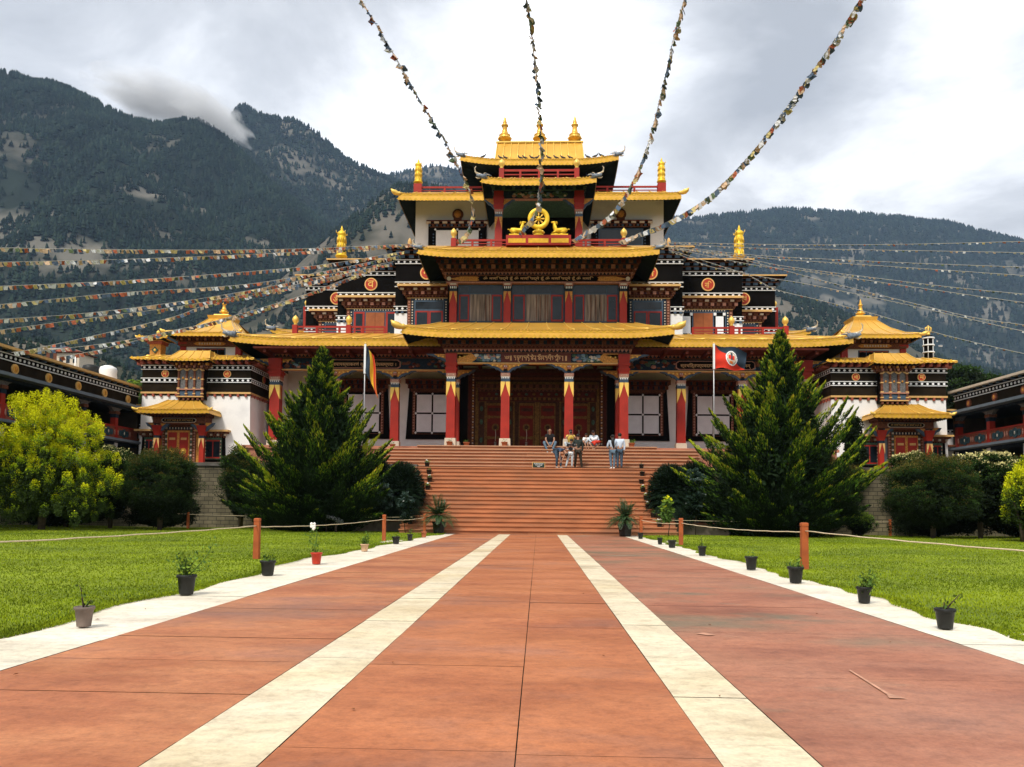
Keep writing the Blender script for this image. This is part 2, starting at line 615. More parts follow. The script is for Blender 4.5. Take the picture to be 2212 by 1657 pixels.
def cornice(mb, x0, x1, yf, yb, z, rows):
    """stacked courses growing outwards as they rise; rows: (kind, height, out, material, spacing)"""
    for r_ in rows:
        kind, h, o, mt = r_[:4]
        if kind == 'b':
            mb.box(x0 - o, x1 + o, yf - o, yb, z, z + h, mt)
        else:
            sp = r_[4]
            blk = r_[5] if len(r_) > 5 else BRWN
            ow = o - .12
            mb.box(x0 - ow, x1 + ow, yf - ow, yb, z, z + h, mt)
            W_ = x1 - x0 + 2 * o
            k = max(2, round(W_ / sp))
            for i in range(k + 1):
                x = x0 - o + .06 + (W_ - .12) * i / k
                c2 = blk[i % len(blk)] if isinstance(blk, (list, tuple)) else blk
                w_ = sp * (.27 if kind == 'd' else .2)
                if kind == 't':
                    mb.prism([(x - sp * .42, z + h - .003), (x, z + .01), (x + sp * .42, z + h - .003)], yf - o, yf - ow, c2)
                else:
                    mb.box(x - w_, x + w_, yf - o, yf - ow, z + .004, z + h - .004, c2)
            D_ = yb - yf + o
            k = max(1, round(D_ / sp))
            for i in range(1, k + 1):
                y = yf - o + D_ * i / k - .06
                c2 = blk[i % len(blk)] if isinstance(blk, (list, tuple)) else blk
                w_ = sp * .24
                mb.box(x0 - o, x0 - ow, y - w_, y + w_, z + .004, z + h - .004, c2)
                mb.box(x1 + ow, x1 + o, y - w_, y + w_, z + .004, z + h - .004, c2)
        z += h
    return z


def dotband(mb, x0, x1, yf, z0, z1, sp=.34, yb=None, both=True, r=None, wrap=False):
    "black band between two white fillets with a row of white discs, facing -Y (wrap: side faces too)"
    yb = yf + .25 if yb is None else yb
    t = (z1 - z0) * .14
    mb.box(x0, x1, yf, yb, z0, z1, BLK)
    mb.box(x0 - .03, x1 + .03, yf - .04, yb, z0, z0 + t, WHTP)
    mb.box(x0 - .03, x1 + .03, yf - .04, yb, z1 - t, z1, WHTP)
    k = max(1, round((x1 - x0) / sp))
    rr = r or (z1 - z0) * .26
    for i in range(k):
        mb.disc(x0 + (i + .5) * (x1 - x0) / k, (z0 + z1) / 2, rr, yf - .02, yf + .01, WHTP, 10)
    if wrap:
        k = max(1, round((yb - yf) / sp))
        for i in range(k):
            y = yf + (i + .5) * (yb - yf) / k
            mb.discx(y, (z0 + z1) / 2, rr, x0 - .02, x0 + .01, WHTP, 8)
            mb.discx(y, (z0 + z1) / 2, rr, x1 - .01, x1 + .02, WHTP, 8)


def medallion(parent, x, z, y, r, ch, w=None):
    mb = MB()
    mb.disc(x, z, r, y - .06, y, M('medal_gold', (0.78, 0.46, 0.15), 0.5, 0, 0.08, 5), 28)
    mb.disc(x, z, r * .83, y - .075, y - .06, M('medal_red', (0.42, 0.035, 0.012), 0.55, 0, 0.15, 3), 28)
    glyphs(mb, ch, x, z, r * 1.05, y - .076, M('medal_letter', (0.82, 0.52, 0.12), 0.5, 0, 0.06, 5), w or r * 1.0, .02)
    return mb.build('medallion', parent)


def tibwindow(parent, xc, yf, w, z0, z1, side=0, kind='casement', sc=1.0, eave=True, covered=False):
    """carved window: stepped lintel with a yellow ledge, patterned surround, blue frame, panes. w = opening width"""
    hw = w / 2
    lm = MB()
    zt = z1 + .10
    for e in (0,):
        lm.box(xc - hw - .42, xc + hw + .42, yf - .20, yf, z0, z1 + .12, BRWN)           # surround
        lm.box(xc - hw - .20, xc + hw + .20, yf - .24, yf - .19, z0, z1 + .12, DBLUE)
        n = max(3, int((z1 - z0) / .16))
        for i in range(n):
            z = z0 + (i + .5) * (z1 - z0) / n
            for s_ in (-1, 1):
                lm.box(xc + s_ * (hw + .31) - .05, xc + s_ * (hw + .31) + .05, yf - .235, yf - .20, z - .045, z + .045, PINK)
                lm.disc(xc + s_ * (hw + .11), z, .045, yf - .262, yf - .24, CREAM, 6)
        n = max(3, int(w / .16))
        for i in range(n):
            lm.disc(xc - hw + (i + .5) * w / n, z1 + .06, .042, yf - .262, yf - .24, CREAM, 6)
        z = cornice(lm, xc - hw - .40, xc + hw + .40, yf - .20, yf, z1 + .12,
                    [('b', .05, .03, OCHRE), ('t', .12, .14, DRED, .20, BRWN), ('b', .04, .08, BRWN), ('d', .18, .24, DRED, .36, [BRWN, PINK]), ('b', .05, .22, BRWN), ('d', .17, .36, DRED, .40, [CREAM, BRWN])])
        lm.box(xc - hw - .95, xc + hw + .95, yf - .72, yf, z, z + .13, OCHRE)
        lm.box(xc - hw - .88, xc + hw + .88, yf - .66, yf, z - .06, z, DRED)
    wd = lm.build('window', parent)
    fr = MB()
    y = yf - .20
    fr.box(xc - hw, xc + hw, y - .05, y, z0, z1, BLUE)
    fr.build('frame', wd)
    if kind == 'casement':      # two red casements under a top light
        g = MB()
        g.box(xc - hw + .08, xc + hw - .08, y - .065, y - .05, z0 + (z1 - z0) * .76, z1 - .08, GLASS)
        g.build('top_light', wd)
        for s_ in (-1, 1):
            g = MB()
            c = xc + s_ * hw * .47
            g.box(c - hw * .45, c + hw * .45, y - .08, y - .05, z0 + .02, z0 + (z1 - z0) * .70, RED)
            g.box(c - hw * .45 + .08, c + hw * .45 - .08, y - .095, y - .08, z0 + .1, z0 + (z1 - z0) * .70 - .09, GLASS)
            g.build('casement', wd)
    elif kind == 'boarded':     # orange boards between two casements
        g = MB()
        g.box(xc - hw * .42, xc - .01, y - .09, y - .05, z0, z1 - .1, DORNG)
        g.box(xc + .01, xc + hw * .42, y - .09, y - .05, z0, z1 - .1, DORNG)
        g.box(xc - .01, xc + .01, y - .085, y - .05, z0, z1 - .1, DRED)
        g.build('board', wd)
        for s_ in (-1, 1):
            g = MB()
            c = xc + s_ * hw * .72
            if covered:
                g.box(c - hw * .24, c + hw * .24, y - .08, y - .05, z0, z1 - .06, BLK)
                g.box(c - hw * .17, c + hw * .17, y - .095, y - .08, z0, z1 - .30, CLOTH)
                g.box(c - hw * .24, c + hw * .24, y - .105, y - .095, z0 + .55, z0 + .68, BLK)
                for q in (-1, 1):
                    g.prism([(c + q * hw * .2 - .1, z0 + .61), (c + q * hw * .2, z0 + .51), (c + q * hw * .2 + .1, z0 + .61), (c + q * hw * .2, z0 + .71)], y - .115, y - .105, WHTP)
                    g.box(c + q * hw * .2 - .08, c + q * hw * .2 + .08, y - .115, y - .08, z1 - .25, z1 - .08, WHTP)
            else:
                g.box(c - hw * .24, c + hw * .24, y - .08, y - .05, z0, z1 - .06, RED)
                g.box(c - hw * .15, c + hw * .15, y - .095, y - .08, z0 + .12, z1 - .18, GLASS)
            g.build('casement', wd)
    return wd


def cloth(mb, xc, y, w, z0, z1, nx=2, nz=2):
    "white cloth sheet with black bands and white knots nailed over a window"
    mb.box(xc - w / 2, xc + w / 2, y - .02, y, z0, z1, BLK)
    b = .10
    pw = (w - b * (nx + 1)) / nx
    ph = (z1 - z0 - b * (nz + 1)) / nz
    for i in range(nx):
        for j in range(nz):
            x = xc - w / 2 + b + i * (pw + b)
            z = z0 + b + j * (ph + b)
            mb.box(x, x + pw, y - .045, y - .02, z, z + ph, CLOTH)
    for i in range(nx + 1):
        for j in range(nz + 1):
            x = xc - w / 2 + b / 2 + i * (pw + b)
            z = z0 + b / 2 + j * (ph + b)
            mb.prism([(x - .075, z), (x, z - .085), (x + .075, z), (x, z + .085)], y - .055, y - .045, WHTP)


def column(parent, x, y, z0, zt, w=.25, big=False, base=True, arm=1.15, stop=1):
    """painted post: cream base, tapering red shaft with gilded petals, blue and white bands, pink block, bracket arms. zt = underside of beam"""
    c = MB()
    zs = z0 + (.45 if base else 0)
    zk = zt - .55 if not big else zt - 1.05
    zp = zk - .16
    zd = zp - .15
    zbl = zd - .16
    zg = zbl - .80
    ws = w * .9
    c.taper(x, y, zs, zbl, ws * 1.06, ws * .97, RED)
    f = y - ws - .02
    for s_ in (-1, 1):      # gilded petals hanging at both corners, red point between
        c.prism([(x + s_ * ws * 1.05, zbl), (x + s_ * .02, zbl), (x + s_ * .02, zbl - .10), (x + s_ * ws * .55, zg + .32), (x + s_ * ws * 1.06, zg)][::s_], f, y - .02, GOLDL)
        c.prism([(y - ws * 1.05, zbl), (y, zbl), (y - ws * .5, zg + .3), (y - ws * 1.05, zg)], x + s_ * (ws + .02) - .01, x + s_ * (ws + .02) + .01, ORNG, 'x')
    c.taper(x, y, zbl, zd, ws * 1.0, ws * 1.08, BLUE)
    c.taper(x, y, zd, zp, ws * 1.0, ws * 1.0, DBLUE)
    for i in range(5):
        q = x - ws * .8 + i * ws * .4
        c.box(q - .025, q + .025, y - ws * 1.02 - .012, y - ws, zd + .01, zd + .08, WHTP)
    c.taper(x, y, zd + .085, zp, ws * 1.06, ws * 1.06, CREAM)
    c.taper(x, y, zp, zk, ws * 1.12, ws * 1.12, PINK)
    c.box(x - ws * .7, x + ws * .7, y - ws * 1.12 - .012, y - ws, zp + .04, zk - .05, CREAM)
    c.box(x - ws * .6, x + ws * .6, y - ws * 1.12 - .02, y - ws, zp + .055, zk - .065, PINK)
    if big:
        hs = [(.16, 1.15), (.13, 1.35), (.14, 1.15), (.14, 1.38), (.13, 1.2), (.35, 1.3)]
        z = zk
        for h, k in hs:
            c.taper(x, y, z, z + h, ws * k, ws * k * 1.06, RED)
            z += h
    o = c.build('column', parent)
    if base:
        b = MB()
        b.taper(x, y, z0, zs, w * 1.22, w * 1.15, CREAM)
        b.build('base', o)
    # bracket arms carved like clouds
    b = MB()
    z = zt
    for s_ in (-1, 1):
        if stop == 0 or (stop in (-1, 2) and False):
            continue
        hh = .52
        pts = [(x, z - hh), (x + s_ * .22, z - hh), (x + s_ * .3, z - hh * .82), (x + s_ * .42, z - hh * .66), (x + s_ * .50, z - hh * .72), (x + s_ * .58, z - hh * .52), (x + s_ * .70, z - hh * .46), (x + s_ * .76, z - hh * .50), (x + s_ * .86, z - hh * .30), (x + s_ * 1.0, z - hh * .22), (x + s_ * arm, z - .02), (x + s_ * arm, z), (x, z)]
        b.prism(pts[::-s_], y - .14, y + .14, BLUE)
        pts = [(x, z - hh * .8), (x + s_ * .16, z - hh * .8), (x + s_ * .34, z - hh * .5), (x + s_ * .52, z - hh * .36), (x + s_ * .72, z - hh * .26), (x + s_ * .92, z - .05), (x + s_ * .92, z - .01), (x, z - .01)]
        b.prism(pts[::-s_], y - .17, y + .17, ORNG)
        for q in (.22, .45, .7):
            b.ball((x + s_ * q, y - .17, z - .1 - .10 * (1 - q)), (.06, .03, .05), GOLDL, 6, 4)
    if not big:
        b.ball((x, y - .18, z - .22), (.13, .07, .13), PINK, 8, 5)
        b.ball((x - .05, y - .24, z - .19), .03, WHTP, 5, 4)
        b.ball((x + .05, y - .24, z - .19), .03, WHTP, 5, 4)
        b.disc(x, z - .42, .12, y - .17, y - .14, DBLUE, 8)
    b.build('capital', o)
    return o


def railing(parent, x0, x1, y, z0, z1, posts=(), sp=1.4, side=0, orbs=True, ydeep=None):
    r_ = MB()
    h = z1 - z0
    r_.box(x0, x1, y - .05, y + .05, z1 - .10, z1, RED)
    r_.box(x0, x1, y - .05, y + .05, z0, z0 + .07, RED)
    k = max(1, round((x1 - x0) / sp))
    for i in range(k + 1):
        x = x0 + (x1 - x0) * i / k
        r_.box(x - .06, x + .06, y - .06, y + .06, z0, z1 - .02, RED)
        if i < k:
            xa, xb = x + .06, x + (x1 - x0) / k - .06
            m_ = (xa + xb) / 2
            r_.box(xa, xb, y - .03, y + .03, z0 + h * .42, z0 + h * .52, RED)
    if ydeep:
        for x in (x0, x1):
            for za in (z0, z1 - .10):
                r_.box(x - .05, x + .05, y + .051, ydeep, za, za + .09, RED)
            for i in range(1, max(2, int((ydeep - y) / sp)) + 1):
                yy = y + (ydeep - y) * i / max(2, int((ydeep - y) / sp))
                r_.box(x - .06, x + .06, yy - .06, yy + .06, z0, z1 - .02, RED)
    o = r_.build('railing', parent)
    for x in posts:
        p = MB()
        p.box(x - .14, x + .14, y - .16, y + .12, z0, z1 + .04, RED)
        orb(p, x, y, z1 + .04, 1.0)
        p.build('post', o)
    return o


def banner(parent, x, y, z, s=1.0, name='roof_banner'):
    "tall gilded cylinder banner with draped folds, flared skirt and point"
    b = MB()
    H_ = 2.1 * s
    prof = [(.0, 0), (.16, 0), (.10, .12), (.36, .16), (.37, .22), (.30, .30), (.27, .42), (.25, .60), (.27, .64), (.24, .78), (.27, .98), (.25, 1.02), (.235, 1.2), (.27, 1.36), (.25, 1.4), (.24, 1.5), (.285, 1.56), (.27, 1.62), (.22, 1.72), (.12, 1.8), (.06, 1.86), (.09, 1.92), (.05, 2.0), (.02, 2.1), (0, 2.14)]
    b.lathe([(r_ * s, h * s) for r_, h in prof], x, y, STAT, 16, z)
    for k in range(12):
        a = 2 * math.pi * k / 12
        for (h0, h1) in ((.28, .62), (.66, 1.0), (1.04, 1.38)):
            r0 = .275 * s
            px, py = x + r0 * math.cos(a), y + r0 * math.sin(a)
            b.tube([(px, py, z + h0 * s), (x + .262 * s * math.cos(a), y + .262 * s * math.sin(a), z + h1 * s)], [.045 * s, .015 * s], GOLDL if k % 2 else STAT, 4)
    for k in range(4):
        a = math.pi / 4 + math.pi / 2 * k
        b.tube([(x + .24 * s * math.cos(a), y + .24 * s * math.sin(a), z + 1.6 * s), (x + .38 * s * math.cos(a), y + .38 * s * math.sin(a), z + 1.62 * s), (x + .40 * s * math.cos(a), y + .40 * s * math.sin(a), z + 1.76 * s)], [.04 * s, .03 * s, .01], GOLDL, 5)
    return b.build(name, parent)


def pinnacle(parent, x, y, z, s=1.0, name='pinnacle'):
    b = MB()
    prof = [(0, 0), (.26, 0), (.28, .06), (.17, .16), (.16, .24), (.30, .34), (.42, .42), (.44, .50), (.34, .56), (.33, .64), (.38, .70), (.24, .74), (.20, .92), (.15, 1.14), (.17, 1.18), (.13, 1.24), (.23, 1.30), (.24, 1.38), (.15, 1.44), (.12, 1.5), (.15, 1.55), (.10, 1.62), (.12, 1.68), (.07, 1.76), (.08, 1.82), (.04, 1.9), (.02, 1.98), (0, 2.02)]
    b.lathe([(r_ * s, h * s) for r_, h in prof], x, y, GOLD, 16, z)
    for k in range(10):
        a = 2 * math.pi * k / 10
        b.ball((x + .42 * s * math.cos(a), y + .42 * s * math.sin(a), z + .46 * s), .07 * s, GOLDL, 5, 4)
    return b.build(name, parent)
# ------------------------------------------------------------------ main temple
CX = -0.12
FL = 4.38
temple = thing('temple', (CX, 44.2, FL), 'large tiered temple with golden roofs and red pillared porch above the wide staircase', 'temple')


def tb(fn, name, label=None):
    m_ = MB()
    fn(m_)
    return m_.build(name, temple, label)


# lower walls
def f(m):
    m.box(CX - 15.3, CX + 15.3, 47.5, 62, FL, 11.2, WHT)
    for s_ in (-1, 1):      # porch end walls
        m.box(CX + s_ * 15.3, CX + s_ * 15.75, 45.6, 62, FL, 9.2, WHT)
tb(f, 'porch_wall')


def f(m):
    m.box(CX - 15.8, CX + 15.8, 41.9, 62, FL - 1.3, FL - .16, M('plinth_stone', (0.36, 0.15, 0.09), 0.8, 0, 0.15, 2, 0.2))
    m.box(CX - 15.9, CX + 15.9, 41.8, 62, FL - .16, FL, M('sand_slab', (0.42, 0.17, 0.10), 0.75, 0, 0.15, 2, 0.1))
tb(f, 'plinth')


def f(m):       # porch ceiling
    m.box(CX - 15.6, CX + 15.6, 42.3, 47.5, 9.75, 9.85, DRED)
    for i in range(27):
        x = CX - 15 + i * 1.154
        m.box(x - .08, x + .08, 42.4, 47.5, 9.55, 9.75, DRED)
tb(f, 'porch_ceiling')

for s_ in (-1, 1):      # cloth covered porch windows with battered black surrounds
    for xc, lab in ((6.35, None), (10.55, None), (13.9, None)):
        if xc > 13:
            continue
        w = MB()
        X = CX + s_ * xc
        y = 47.5
        w.prism([(X - 1.62, 5.25), (X + 1.62, 5.25), (X + 1.42, 8.75), (X - 1.42, 8.75)], y - .10, y, BLK)
        w.box(X - 1.22, X + 1.22, y - .16, y - .10, 5.55, 8.25, BRWN)
        for i in range(15):
            for q in (-1, 1):
                zz_ = 5.65 + i * .17
                w.prism([(X + q * 1.08, zz_), (X + q * 1.2, zz_ + .08), (X + q * 1.08, zz_ + .16)][::q], y - .18, y - .16, PINK)
        cornice(w, X - 1.2, X + 1.2, y - .12, y, 8.05, [('b', .08, .04, DRED), ('t', .14, .14, DBLUE, .22, BRWN), ('b', .05, .10, BRWN), ('d', .2, .26, DBLUE, .34, [DRED, BRWN]), ('b', .06, .24, DRED), ('d', .2, .38, DBLUE, .36, [DRED, BRWN]), ('b', .08, .42, BRWN)])
        wo = w.build('window', temple)
        c = MB()
        cloth(c, X, y - .17, 2.1, 5.58, 8.05)
        c.build('cloth', wo)

# ---- great entrance
E0 = MB()
y = 47.5
DK = M('entrance_brown', (0.060, 0.026, 0.013), 0.7, 0, 0.5, 7, 0.4, spec=.1)
DK2 = M('entrance_gold', (0.17, 0.09, 0.022), 0.7, 0, 0.5, 12, 0.4, spec=.1)
E0.box(CX - 4.75, CX - 4.2, y - .3, y, FL, 9.55, BLK)
E0.box(CX + 4.2, CX + 4.75, y - .3, y, FL, 9.55, BLK)
E0.box(CX - 4.2, CX + 4.2, y - .28, y, FL, 9.55, DK)
for i, (o, mt) in enumerate(((4.15, DRED), (3.95, BRWN), (3.72, DK2), (3.5, DRED))):
    yy = y - .30 - .02 * i
    for s_ in (-1, 1):
        E0.box(CX + s_ * o, CX + s_ * (o - .14), yy, y - .27, FL, 9.3 - .28 * i, mt)
    E0.box(CX - o, CX + o, yy, y - .27, 9.3 - .28 * i - .14, 9.3 - .28 * i, mt)
for i in range(30):
    z = FL + .15 + i * .16
    for s_ in (-1, 1):
        E0.disc(CX + s_ * 3.87, z, .05, y - .36, y - .33, CREAM if i % 2 else ORNG, 6)
cornice(E0, CX - 3.3, CX + 3.3, y - .32, y, 7.55, [('b', .08, .05, DRED), ('d', .16, .1, DK, .3, DK2), ('b', .34, .06, DRED), ('t', .14, .2, DK, .24, BRWN), ('b', .07, .16, DK2), ('d', .22, .3, DK, .4, BRWN)])
for i in range(14):
    E0.ball((CX - 2.9 + i * .45, y - .42, 7.98), (.10, .03, .08), GRN if i % 2 else DK2, 6, 4)
for x in (-3.35, -1.62, 1.62, 3.35):       # carved jambs with green garlands
    E0.box(CX + x - .28, CX + x + .28, y - .36, y - .28, FL, 7.55, DK2)
    E0.box(CX + x - .18, CX + x + .18, y - .375, y - .36, FL, 7.5, DK)
    for z in (5.2, 6.3, 7.1):
        E0.ball((CX + x, y - .39, z), (.10, .04, .17), GRN, 6, 5)
E0.box(CX - .14, CX + .14, y - .36, y - .28, FL, 7.5, DK2)
ent = E0.build('entrance', temple, 'carved dark entrance surround with garlands and gilt mouldings')
for x in (-2.5, -.64, .64, 2.5):
    d = MB()
    X = CX + x
    hw = .56 if abs(x) > 1 else .46
    d.box(X - hw, X + hw, y - .33, y - .28, FL + .08, 7.45, DK2)
    d.box(X - hw + .06, X + hw - .06, y - .35, y - .33, FL + .2, 7.3, M('entrance_red', (0.14, 0.015, 0.008), 0.6, 0, 0.3, 3, spec=.1))
    for z in (5.35, 6.6):
        d.box(X - hw + .1, X + hw - .1, y - .365, y - .35, z - .07, z + .07, DK2)
        d.disc(X - hw + .16, z, .11, y - .37, y - .35, DK2, 10)
        d.disc(X + hw - .16, z, .11, y - .37, y - .35, DK2, 10)
    d.box(X - hw + .14, X + hw - .14, y - .36, y - .35, 6.95, 7.15, DK)
    dd = d.build('door', ent)
    k = MB()
    k.disc(X, 5.98, .22, y - .39, y - .35, DK2, 16)
    k.ball((X, y - .41, 5.98), (.12, .06, .12), DK, 8, 5)
    k.tube([(X, y - .45, 5.85), (X + .03, y - .47, 5.5), (X, y - .45, 5.15)], .02, CREAM, 5)
    k.box(X - .06, X + .06, y - .47, y - .42, 4.75, 5.1, M('tassel', (0.25, 0.20, 0.16), 0.9, 0, 0.4, 10))
    k.build('knocker', dd)
# wall ends of the entrance bay
for s_ in (-1, 1):
    tb(lambda m: m.box(CX + s_ * 4.78, CX + s_ * 5.0, 46.9, 47.5, FL, 9.5, WHT) and None, 'entrance_pier')

# ---- porch columns, beams and cornices
ZB = 8.90
for x in (-4.62, -1.70, 1.70, 4.62):
    column(temple, CX + x, 42.0, FL, ZB + (.48 if abs(x) > 3 else 0), .25, big=abs(x) > 3, arm=1.35)
for s_ in (-1, 1):
    column(temple, CX + s_ * 4.62, 44.2, FL, ZB, .24, arm=1.1)
    column(temple, CX + s_ * 8.05, 44.2, FL, ZB, .25, arm=1.25)
    column(temple, CX + s_ * 11.45, 44.2, FL, ZB, .25, arm=1.25)
    column(temple, CX + s_ * 14.9, 44.2, FL, ZB + .6, .31, big=True, arm=1.2)


def cloudpanel(m, x0, x1, z0, z1, y, pal, n):
    r_ = random.Random(int((x0 + 50) * 31))
    for i in range(n):
        x = x0 + (x1 - x0) * r_.random()
        z = z0 + (z1 - z0) * (.15 + .7 * r_.random())
        s_ = .05 + .07 * r_.random()
        m.ball((x, y, z), (s_ * 1.5, .03, s_), r_.choice(pal), 6, 4)


# central beam with the name board
b = MB()
y = 41.86
b.box(CX - 4.3, CX + 4.3, y, y + .3, ZB, 9.42, DBLUE)
b.box(CX - 4.35, CX + 4.35, y - .06, y + .3, ZB - .05, ZB + .01, OCHRE)
for s_ in (-1, 1):
    b.prism([(CX + s_ * 4.3, ZB + .01), (CX + s_ * 3.55, ZB + .01), (CX + s_ * 3.2, 9.16), (CX + s_ * 3.55, 9.42), (CX + s_ * 4.3, 9.42)][::s_], y - .03, y, ORNG)
    cloudpanel(b, CX + s_ * 1.95, CX + s_ * 3.3, ZB + .05, 9.38, y - .01, [BLUE, M('cloud_blue', (0.16, 0.24, 0.30), .6, 0, .2, 6), M('cloud_blue', (0, 0, 0)), PINK, GRN, CREAM], 46)
beam = b.build('beam', temple)
b = MB()
b.box(CX - 1.95, CX + 1.80, y - .07, y, ZB + .02, 9.40, M('board_maroon', (0.10, 0.018, 0.010), .6, 0, .1, 3))
LET = M('letter_gold', (0.80, 0.48, 0.22), .5, 0, .05, 5)
G = {
    'Y': [[(0, .95), (.12, .75), (.3, .62), (.5, .62), (.62, .8), (.5, .95), (.38, .82), (.5, .68)], [(.62, .8), (.8, .62), (1.0, .7), (1.05, .9), (.9, .95), (.82, .8)], [(.1, .5), (.35, .35), (.7, .35), (1.0, .5)]],
    '|': [[(.1, 1), (.1, -.1)]],
    'a': [[(0, 1), (.5, 1)], [(.25, 1), (.08, .78), (.22, .6), (.42, .72)], [(.42, .75), (.5, .35), (.42, 0)]],
    'B': [[(0, 1), (.6, 1)], [(.08, 1), (.1, .6), (.55, .52)], [(.55, 1), (.55, .45), (.15, .25), (.5, .15), (.25, -.2), (.55, -.38), (.6, -.5)]],
    'b': [[(0, 1), (.6, 1)], [(.08, 1), (.1, .6), (.55, .52)], [(.55, 1), (.55, 0)]],
    'g': [[(0, 1), (.62, 1)], [(.3, 1), (.1, .8), (.08, .5)], [(.58, 1), (.58, -.05)]],
    'd': [[(0, 1), (.5, 1)], [(.1, 1), (.1, .66), (.42, .58), (.5, .2), (.42, -.2)]],
    'C': [[(0, 1), (.6, 1)], [(.3, 1), (.08, .78), (.3, .56), (.08, .34), (.3, .14), (.56, .34), (.3, .56), (.56, .78), (.56, 1)]],
    'n': [[(0, 1), (.5, 1)], [(.38, 1), (.36, .52), (.1, .36), (.2, .2), (.4, .36), (.46, -.2)]],
    's': [[(0, 1), (.62, 1)], [(.12, 1), (.1, .56), (.4, .5)], [(.1, .56), (.04, .12)], [(.45, 1), (.62, .1)]],
    'k': [[(0, .65), (.02, 1), (.2, .92)], [(.02, .8), (.12, .5), (.55, .5)], [(.3, 1), (.6, 1)], [(.56, 1), (.56, 0)]],
    'r': [[(0, 1), (.5, 1)], [(.3, 1), (.1, .76), (.4, .58), (.34, .2)]],
    'L': [[(0, 1), (.62, 1)], [(.3, 1), (.1, .8), (.08, .55)], [(.58, 1), (.58, .3), (.3, .25), (.1, .05), (.35, 0), (.35, .25)], [(.58, .3), (.6, -.3)]],
    'N': [[(0, 1), (.5, 1)], [(.1, 1), (.1, .7), (.42, .62), (.36, .3), (.1, .34)]],
    '.': [[(.02, 1.0), (.10, .9)]],
    'e': [[(-.55, 1.42), (-.25, 1.12)]], 'o': [[(-.6, 1.2), (-.42, 1.38), (-.3, 1.15), (-.15, 1.38)]], 'i': [[(-.5, 1.14), (-.3, 1.4), (-.1, 1.14)]], ' ': [],
}
ADV = {'Y': 1.25, '|': .22, '.': .2, 'e': 0, 'o': 0, 'i': 0, ' ': .45}
txt = 'Y|| aBg.bde.Cen.Cos.akor.LiN.| ||'
tw = sum(ADV.get(c, .74) for c in txt)
S_ = .225
ox = CX - .08 - tw * S_ / 2
for c in txt:
    for st in G[c]:
        stroke(b, st, .034, y - .07, LET, ox, ZB + .145, S_)
    ox += ADV.get(c, .74) * S_
b.build('name_board', beam, 'maroon name board with gilded lettering in a Tibetan script')


# side beams with inscription boards
for s_, word, bx in ((-1, 'सर्वपापस्याकरणं कुशलस्योपसम्पदा ।', -9.95), (1, 'स्वचित्तपर्यवदापनं एतद्बुद्धानुशासनम्', 9.95)):
    b = MB()
    y = 44.06
    xa, xb = sorted((CX + s_ * 4.9, CX + s_ * 14.6))
    b.box(xa, xb, y, y + .3, ZB, 9.55, DBLUE)
    b.box(xa, xb, y - .06, y + .3, ZB - .05, ZB + .01, OCHRE)
    cloudpanel(b, xa, xb, ZB + .06, 9.5, y - .01, [MAT['cloud_blue'], BRWN, PINK, GRN, BRWN, DRED], 90)
    beam2 = b.build('beam', temple)
    q = MB()
    bx0, bx1 = CX + bx - 2.2, CX + bx + 2.2
    oct_ = [(bx0, ZB + .16), (bx0 + .14, ZB + .06), (bx1 - .14, ZB + .06), (bx1, ZB + .16), (bx1, 9.34), (bx1 - .14, 9.46), (bx0 + .14, 9.46), (bx0, 9.34)]
    q.prism(oct_, y - .07, y - .005, PINK)
    q.prism([(CX + bx + (p[0] - CX - bx) * .975, 9.18 + (p[1] - 9.18) * .82) for p in oct_], y - .085, y - .07, BLK)
    glyphs(q, word, CX + bx, 9.18, .30, y - .086, LET, 3.9, .02)
    q.build('inscription_board', beam2, 'black board with a line of pale Sanskrit lettering')

R1 = [('b', .06, .03, BRWN), ('t', .15, .12, DBLUE, .22, PINK), ('b', .07, .12, BRWN), ('t', .12, .22, DRED, .2, BRWN), ('b', .05, .2, BRWN), ('d', .20, .36, DBLUE, .42, [DRED, BRWN]), ('b', .06, .34, DRED), ('d', .20, .52, DBLUE, .42, [BRWN, DRED]), ('b', .06, .5, DRED)]
tb(lambda m: cornice(m, CX - 4.9, CX + 4.9, 41.85, 44, 9.42, R1) and None, 'cornice')
for s_ in (-1, 1):
    xa, xb = sorted((CX + s_ * 5.0, CX + s_ * 15.1))
    tb(lambda m: cornice(m, xa, xb, 44.05, 47.4, 9.55, R1) and None, 'cornice')

# porch roofs
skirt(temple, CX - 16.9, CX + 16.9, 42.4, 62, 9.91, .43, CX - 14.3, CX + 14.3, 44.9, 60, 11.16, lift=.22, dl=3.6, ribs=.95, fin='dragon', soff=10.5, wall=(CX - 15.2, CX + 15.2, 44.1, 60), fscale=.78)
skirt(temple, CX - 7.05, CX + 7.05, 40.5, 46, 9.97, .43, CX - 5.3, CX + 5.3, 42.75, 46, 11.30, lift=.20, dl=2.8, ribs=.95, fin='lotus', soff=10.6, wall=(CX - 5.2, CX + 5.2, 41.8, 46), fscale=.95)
# flat deck of first roof
tb(lambda m: m.box(CX - 14.3, CX + 14.3, 44.9, 60, 11.0, 11.12, CREAM) and None, 'roof_deck')

for s_ in (-1, 1):
    xa, xb = sorted((CX + s_ * 8.9, CX + s_ * 14.2))
    railing(temple, xa, xb, 45.05, 11.16, 11.62, posts=(CX + s_ * 10.65 + s_ * .35, CX + s_ * 14.15) if s_ < 0 else (CX + 11.1, CX + 14.15), sp=1.35)

# ---- second storey: stepped black blocks
BT = [('b', .05, .02, BRWN), ('d', .17, .20, BLK, .52, BLUE), ('b', .05, .2, BRWN), ('d', .17, .38, BLK, .52, BLUE), ('b', .05, .36, BRWN)]


